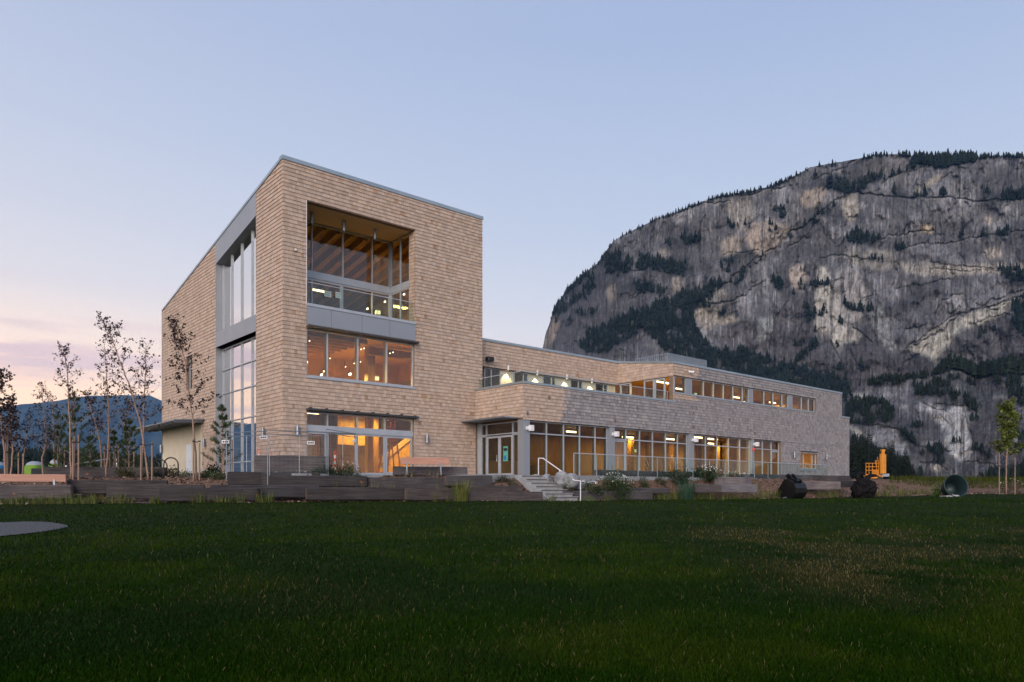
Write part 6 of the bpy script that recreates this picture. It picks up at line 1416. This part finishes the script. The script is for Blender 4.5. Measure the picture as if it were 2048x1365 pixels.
# green maple by the right edge
e = birch([(2013, 985, 0), (2012, 930, 0), (2016, 880, 0), (2012, 840, 0), (2018, 808, 0)], 56, 'young maple with yellow green leaves tied between two wooden stakes', 41, 40, .19, 2.0, None, (.075, .100, .012), .85, .05, .30); e.name = 'maple_sapling'
stakes([(1998.5, 905, 982), (2030, 915, 984)], 55.6, 932, 'two pale wooden stakes strapped to the young maple', None)

def shrub(px, py, d, w, h, label, group, seed, col=(.030, .052, .018), leaf=.06, n=900, flowers=0, up=.5, name='shrub', aspect=.5, fcol=(.75, .75, .72)):
    """a dome of leaves on short stems"""
    n = int(n*1.6); r = np.random.default_rng(seed); p = at(px, d, py); g_ = hz(p.x, p.y)-.02; h = h+max(0, min(p.z, g_+.5)-g_)*.9; p.z = g_; e = empty(name, p, label, 'plant', group)
    st = MB()
    for k in range(14):
        a = r.random()*6.28; s = r.random()**.5*.7; t_ = p+Vector((math.cos(a)*w*s, math.sin(a)*w*s, h*(.5+.4*r.random()))); st.tube([p, p.lerp(t_, .5)+Vector(r.normal(0, .02, 3)), t_], [.010, .007, .003], 4, cap=False)
    st.build('stems', M['bark'], e, fix=False)
    cl_ = r.normal(size=(26, 3)); cl_ /= np.linalg.norm(cl_, axis=1, keepdims=True); cl_[:, 2] = np.abs(cl_[:, 2]); cl_ *= (.35+.65*r.random((26, 1)))
    k = r.integers(0, 26, n); q = cl_[k]+r.normal(0, .20, (n, 3)); q[:, 2] = np.abs(q[:, 2]); q[:, :2] *= w; q[:, 2] *= h
    cc = np.array(col)[None]*(.45+1.0*r.random((26, 1)))[k]*(.75+.5*r.random((n, 1)))
    dr = q/np.array([w, w, h])+np.array([0, 0, up])
    leaf_mesh('foliage', q+np.array(p), dr, leaf, cc, e, r, aspect=aspect)
    if flowers:
        fl = MB()
        for m_ in range(flowers):
            a = r.random()*6.28; s = r.random()**.5; f = p+Vector((math.cos(a)*w*s*1.05, math.sin(a)*w*s*1.05, h*(1.12-.45*s*s)+.06*r.random())); t_ = (Vector((r.normal(0, .4), r.normal(0, .4), 0))-FW*.7+UP*.7).normalized(); u_ = t_.orthogonal().normalized(); v_ = t_.cross(u_); R_ = .024+.010*r.random()
            fl.add([f+t_*.008]+[f+(u_*math.cos(2*math.pi*j/8)+v_*math.sin(2*math.pi*j/8))*R_*(1 if j % 2 else .75) for j in range(8)], [(0, 1+j, 1+(j+1) % 8) for j in range(8)])
        fl.build('blossoms', M['white_band'], e, fix=False)['kind'] = 'stuff'
    return e
def tuft(px, py, d, h, label, group, seed, n=70, col=(.075, .10, .03), spread=.16, name='grass_tuft', lean=.45):
    r = np.random.default_rng(seed); p = at(px, d, py); p.z = hz(p.x, p.y); e = empty(name, p, label, 'plant', group)
    a = r.random(n)*6.28; rad = spread*r.random(n)**.5; b0 = np.stack([np.cos(a)*rad, np.sin(a)*rad, 0*a], -1); hh = h*(.45+.6*r.random(n)); ln = lean*hh*(.2+r.random(n)); a2 = a+r.normal(0, .6, n)
    tip = b0+np.stack([np.cos(a2)*ln, np.sin(a2)*ln, hh], -1); mid = b0*.5+tip*.5+np.stack([0*a, 0*a, hh*.13], -1); w = np.stack([-np.sin(a2), np.cos(a2), 0*a], -1)*(.006+.004*r.random(n))[:, None]
    V_ = np.stack([b0-w, b0+w, mid+w*.8, mid-w*.8, tip], 1).reshape(-1, 3); b_ = np.arange(n)*5
    Ft = np.concatenate([np.stack([b_, b_+1, b_+2], -1), np.stack([b_, b_+2, b_+3], -1), np.stack([b_+3, b_+2, b_+4], -1)])
    cc = np.array(col)[None]*(.5+1.0*r.random((n, 1)))*np.where(r.random((n, 1)) < .25, np.array([[1.7, 1.35, 1.4]]), 1)
    raw_mesh('blades', V_, Ft, M['grass'], 3, color=np.repeat(cc, 5, 0), parent=e)
    return e
GP_ = 'weedy grass tufts along the timbers'; LP = 'loose tuft of pale green grass growing against the foot of the timbers'
r = random.Random(8); sd0 = 200
for px in list(range(5, 150, 13))+[150, 160, 172, 184, 195, 205, 226, 240, 258, 312, 320, 345, 352, 384, 404, 415, 440, 446, 462, 480, 520, 528, 538, 860, 868, 880, 890, 1095, 1102, 1217, 1240, 1268]:
    tuft(px+r.uniform(-4, 4), 1002, float(lawn_edge(px))-.02+r.uniform(0, .28), r.uniform(.25, .55), LP, GP_, sd0, 46, spread=.2); sd0 += 1
for px, n_, h in ((672, 60, .6), (640, 30, .4), (694, 30, .35), (726, 50, .6), (745, 50, .5), (775, 40, .5), (793, 30, .4), (880, 40, .5)):
    tuft(px, 985, 32.3, h+.45, 'ragged dry grass tuft growing between the front timbers and the row behind', 'dry grass between the timber rows', sd0, n_, (.10, .11, .04)); sd0 += 1
tuft(922, 1000, 32.0, 1.05, 'tall green reedy clump filling the gap between two front timbers', None, sd0, 170, (.085, .11, .03), .32); sd0 += 1
tuft(1372, 985, 39.6, 1.25, 'fountain of blue green grass beside the white flowered bush', None, sd0, 260, (.035, .085, .055), .34, lean=.7); sd0 += 1
for px, d, h in ((1318, 38.3, .35), (1332, 39, .4), (1350, 39.6, .5), (1362, 40, .5), (1386, 40.6, .4), (1402, 41, .3), (1418, 41, .3), (1450, 41.4, .3), (1470, 42, .3), (1500, 43, .35), (1522, 43.8, .5), (1535, 45, .45), (1550, 45.5, .5), (1640, 48, .4), (1660, 48, .4), (1675, 48.5, .5), (1760, 52, .5), (1775, 53, .6), (1800, 54, .6), (1815, 55, .6), (1832, 56, .5), (1512, 45.5, .4), (1568, 46.2, .5), (1590, 48, .7), (1604, 48, .7), (1620, 48.5, .6), (1780, 56, .5), (1850, 57, .5)):
    tuft(px, 985, d, h+.15, 'weedy green tuft on the mulch slope in front of the wing', 'weeds on the mulch slope', sd0, 60, (.07, .095, .025), .34); sd0 += 1
# meadow strip on the right
n = 9000; mpx = prng.uniform(1780, 2300, n); md = lawn_edge(mpx)+prng.uniform(6, 26, n)*np.interp(mpx, [1780, 1900, 2300], [.9, .75, .6])+np.interp(mpx, [1780, 1950, 2300], [2, 3, 3]); k_ = (mpx-CX)/F; mr = k_*md; mz = height(mr, md)
b0 = np.stack([CU+mr*S_+md*C_, CV-mr*C_+md*S_, mz], -1); hh = prng.uniform(.2, .5, n); tip = b0+np.stack([prng.normal(0, .16, n), prng.normal(0, .16, n), hh], -1); w = np.stack([prng.normal(0, 1, n), prng.normal(0, 1, n), 0*hh], -1); w = w/np.linalg.norm(w, axis=1, keepdims=True)*.028
cc = (np.array((.045, .055, .012))[None]*(.5+prng.random((n, 1)))); o = raw_mesh('meadow_grass', np.stack([b0-w, b0+w, tip], 1).reshape(-1, 3), np.arange(3*n).reshape(n, 3), M['grass'], 3, color=np.repeat(cc, 3, 0), kind='stuff'); tag(o, 'strip of long meadow grass between the mulch and the foot of the outcrop', 'grass')
# shrubs
GSR = 'low shrubs in the mulch'
shrub(1228, 985, 37.0, .95, .85, 'broad green bush sprinkled with white daisies right of the concrete steps', None, 301, n=2600, flowers=55, leaf=.09)
shrub(1175, 983, 36.3, .7, .45, 'low daisy patch between the boulders and the broad daisy bush', None, 302, n=1100, flowers=32, leaf=.08)
shrub(1412, 972, 43, .9, .85, 'tall dark bush topped with many white flowers beside the grass fountain', None, 303, (.022, .045, .018), .09, 2000, 60)
shrub(1355, 968, 41, .75, .85, 'dark rounded evergreen bush between the grass fountain and the mulch', None, 304, (.018, .034, .014), .08, 1700)
shrub(1318, 968, 40, .35, .45, 'small loose green bush in the mulch under the glass guard', GSR, 305, n=500); shrub(1288, 968, 39, .3, .42, 'small loose green bush in the mulch under the glass guard', GSR, 306, n=500); shrub(1265, 970, 38, .3, .4, 'small loose green bush in the mulch under the glass guard', GSR, 307, n=450)
shrub(1470, 955, 46, .8, .3, 'flat flowering patch on top of the raised grey timber block', None, 308, n=900, flowers=26)
shrub(1004, 968, 35, .32, .38, 'dwarf pine shrub in the mulch below the glass entrance', None, 309, (.022, .04, .016), .09, 420, aspect=.14); shrub(1025, 970, 34.8, .22, .26, 'tiny green shrub beside the dwarf pine shrub', None, 310, n=260)
shrub(690, 957, 33.5, .95, .72, 'dark grassy bush with a few white daisies in front of the glass doors', None, 311, (.016, .032, .011), .12, 3600, 14, aspect=.3); shrub(645, 957, 33.8, .6, .45, 'dark grassy bush behind the fence left of the marker post', None, 312, (.016, .030, .011), .12, 1800, 0, aspect=.3)
shrub(600, 960, 33.2, .7, .30, 'low dark green plants behind the wire fence', 'low plants behind the fence', 313, (.02, .042, .014), .08, 900, 6); shrub(562, 960, 33.0, .55, .30, 'low dark green plants behind the wire fence', 'low plants behind the fence', 314, (.02, .042, .014), .08, 700, 6)
for px, s in ((813, 41), (824, 42), (858, 43), (876, 44)): shrub(px, 951, 34.5, .16, .32, 'small yellowish sprig in front of the dark timber seat', 'sprigs before the timber seat', 300+s, (.045, .05, .02), .06, 170)
shrub(427, 958, 34.5, .55, .55, 'dark green bush at the foot of the west glazing', None, 350, (.02, .034, .015), .08, 900); shrub(412, 965, 33.6, .35, .3, 'low green plant beside the staked birch', 'low plants by the shingled wall', 351, n=420, flowers=4); shrub(438, 966, 33.2, .38, .3, 'low green plant beside the staked birch', 'low plants by the shingled wall', 352, n=420, flowers=6)
shrub(345, 955, 36.5, .42, .5, 'brownish bush below the bicycle rack', None, 353, (.04, .042, .02), .07, 600); shrub(305, 955, 36, .45, .6, 'dark bush under the end of the bicycle rack', None, 354, (.022, .032, .016), .07, 700); shrub(248, 955, 35.2, .55, .5, 'olive bush before the long dark timber wall', None, 355, (.05, .048, .018), .08, 700); shrub(372, 958, 35.5, .3, .35, 'small bush in the mulch left of the staked birch', None, 356, n=350)
shrub(1876, 985, 50.5, .35, .65, 'light green weedy plant behind the overturned bell', None, 357, (.07, .12, .025), .12, 380); shrub(2022, 975, 62, .9, .7, 'bush with dry pinkish blossoms behind the maple stakes', None, 358, (.07, .06, .035), .1, 700, 20)
shrub(1140, 968, 35.8, .3, .42, 'dark twiggy shrub among the boulders', None, 359, (.03, .04, .018), .07, 420)
# bark chips lying on the beds: countless
n = 16000; cpx = prng.uniform(-100, 2200, n); cd = lawn_edge(cpx)+prng.uniform(.0, 1, n)**1.3*np.interp(cpx, [-100, 500, 1150, 1400, 1700, 2200], [8, 4.5, 2.2, 3, 7, 4]); k_ = (cpx-CX)/F; cr_ = k_*cd; cz = height(cr_, cd)+.022
b0 = np.stack([CU+cr_*S_+cd*C_, CV-cr_*C_+cd*S_, cz], -1); a = prng.random(n)*6.28; ln = prng.uniform(.03, .10, n); wd_ = ln*prng.uniform(.25, .6, n); tl = prng.normal(0, .35, n)
ux = np.stack([np.cos(a), np.sin(a), tl], -1)*ln[:, None]; uy = np.stack([-np.sin(a), np.cos(a), prng.normal(0, .35, n)], -1)*wd_[:, None]
cc = np.where(prng.random((n, 1)) < .3, np.array([[.30, .22, .17]]), np.array([[.13, .075, .05]]))*(.5+.9*prng.random((n, 1)))
o = raw_mesh('bark_chips', np.stack([b0-ux-uy, b0+ux-uy, b0+ux+uy, b0-ux+uy], 1).reshape(-1, 3), np.arange(4*n).reshape(n, 4), M['leaf'], 4, color=np.repeat(cc, 4, 0), kind='stuff'); tag(o, 'loose bark chips strewn over the planting beds', 'mulch')
# spruces at the foot of the outcrop
def spruce(px, yt, yb, d, seed, label, group):
    r = np.random.default_rng(seed); b = at(px, d); b.z = zat(yb, d); Hh = zat(yt, d)-b.z; e = empty('spruce', b, label, 'tree', group)
    MB().tube([b, b+UP*Hh*.6, b+UP*Hh], [Hh*.010, Hh*.007, Hh*.002], 6).build('trunk', M['bark_dark'], e)
    tips, td, tc, sz = [], [], [], []
    for k in range(26):
        t = .08+.90*k/25; w = Hh*.17*(1-t)**.85+.06*Hh*.1
        for j in range(15):
            a = r.random()*6.28; s = r.random()**.5
            for q in (.45, .75, 1.0): tips.append((b.x+math.cos(a)*w*s*q, b.y+math.sin(a)*w*s*q, b.z+Hh*t-w*s*q*.35)); td.append((math.cos(a), math.sin(a), -.35)); tc.append(np.array((.012, .020, .014))*(.5+1.0*r.random())); sz.append(Hh*.075*(1.2-t))
    leaf_mesh('crown', tips, td, np.array(sz), np.array(tc), e, r, aspect=.55, mat=M['conifer'])
gsp = 'dark spruces at the foot of the outcrop'; rs = random.Random(6)
for k, (px, yt) in enumerate(((1702, 880), (1709, 862), (1716, 884), (1722, 868), (1730, 872), (1738, 858), (1745, 884), (1752, 892), (1760, 894), (1768, 890), (1776, 882), (1785, 880), (1786, 905), (1792, 915), (1800, 904), (1811, 890), (1818, 912), (1826, 925), (1740, 905), (1722, 905), (1706, 905), (1775, 915), (1805, 925), (1755, 910), (1965, 940), (1978, 936), (1990, 944), (2040, 938), (2046, 926), (1955, 950))):
    spruce(px, yt, 962, 250+rs.uniform(-40, 50), 500+k, 'dark spruce standing at the foot of the rock outcrop beyond the wing', gsp)

# ---------------------------------------------------------------- lawn blades
def blades(n, f0, f1, hmin, hmax, wscale, seed):
    r = np.random.default_rng(seed)
    f = 1/(1/f0+(1/f1-1/f0)*r.random(n)); px = r.uniform(-260, 2310, n); ok = f < lawn_edge(px)+.03; f, px = f[ok], px[ok]; k = (px-CX)/F; rr_ = k*f
    gx, gy = CU+rr_*S_+f*C_, CV-rr_*C_+f*S_
    q = ((gx-cp.x)*RT.x+(gy-cp.y)*RT.y)/1.92; q2 = ((gx-cp.x)*FW.x+(gy-cp.y)*FW.y)/2.45; ok = q*q+q2*q2 > 1; rr_, f, gx, gy, px = rr_[ok], f[ok], gx[ok], gy[ok], px[ok]; n = len(f); z = height(rr_, f)
    pat = fbm(gx*.9, gy*.9, 7, 4); fine = fbm(gx*3.5, gy*3.5, 17, 3)
    dry = sstep(2.3, 5.5, rr_-.0)*sstep(7.0, 10.0, f)*sstep(20, 14.5, f); dry = np.clip(dry*1.5*sstep(.40, .62, fbm(gx*.55, gy*.55, 27, 4))+.55*dry*sstep(.45, .7, fine), 0, 1)*sstep(1.2, 4.5, rr_-(f-9)*.12)
    dry = np.maximum(dry*.8, .13*sstep(.62, .78, fbm(gx*.35+9, gy*.35, 37, 3)))
    hh = (hmin+(hmax-hmin)*r.random(n))*(.65+.7*pat)*(1-.25*dry); a = r.random(n)*6.28; ln = hh*(.15+.75*r.random(n)); th = r.random(n)*6.28
    w = (.0017+.0015*r.random(n))*wscale*np.maximum(1, f/7)**.85; b0 = np.stack([gx, gy, z-.004], -1); wv = np.stack([np.cos(th), np.sin(th), 0*th], -1)*w[:, None]
    tip = b0+np.stack([np.cos(a)*ln, np.sin(a)*ln, hh], -1); mid = b0*.45+tip*.55; mid[:, 2] = z+hh*.68
    V_ = np.stack([b0-wv, b0+wv, mid+wv*.75, mid-wv*.75, tip], 1).reshape(-1, 3); b_ = np.arange(n)*5
    Fb = np.concatenate([np.stack([b_, b_+1, b_+2], -1), np.stack([b_, b_+2, b_+3], -1), np.stack([b_+3, b_+2, b_+4], -1)])
    g1_, g2_, g3_ = np.array((.010, .030, .0022)), np.array((.022, .042, .004)), np.array((.009, .025, .005)); m1 = sstep(.40, .66, pat)[:, None]; m2 = sstep(.5, .75, fbm(gx*.3, gy*.3, 47, 3))[:, None]
    cc = (g1_*(1-m1)+g2_*m1)*(1-m2)+g3_*m2; cc = cc*.9*(.55+.9*r.random((n, 1))); dm = np.clip(dry*1.1, 0, 1)[:, None]*.75; cc = cc*(1-dm)+np.array((.050, .044, .018))*(.4+1.0*r.random((n, 1)))*dm; straw = (r.random(n) < (.016+.26*dry))[:, None]; cc = np.where(straw, np.array((.135, .110, .052))*(.35+.8*r.random((n, 1))), cc)
    return V_, Fb, np.repeat(cc, 5, 0)
parts_ = [blades(430000, 4.2, 64, .035, .072, 1.15, 71)]
off = 0; VV, FF, CC = [], [], []
for v_, f_, c_ in parts_: VV.append(v_); FF.append(f_+off); CC.append(c_); off += len(v_)
o = raw_mesh('lawn_grass', np.concatenate(VV), np.concatenate(FF), M['grass'], 3, color=np.concatenate(CC), kind='stuff'); tag(o, 'mown green lawn with a dry straw coloured patch', 'grass')
# ---------------------------------------------------------------- evening haze
mh = bpy.data.materials.new('haze'); mh.use_nodes = True; nh = mh.node_tree.nodes; nh.clear()
pvn = nh.new('ShaderNodeVolumePrincipled'); pvn.inputs['Color'].default_value = (.24, .52, 1.0, 1); pvn.inputs['Density'].default_value = 3.5e-5; pvn.inputs['Anisotropy'].default_value = 0
oh = nh.new('ShaderNodeOutputMaterial'); mh.node_tree.links.new(pvn.outputs[0], oh.inputs['Volume'])
mb = MB(); mb.box(-11500, 11500, -11500, 11500, -2.2, 1650); o = mb.build('haze', mh); o['kind'] = 'stuff'; tag(o, 'thin blue evening haze over the whole valley', 'haze')
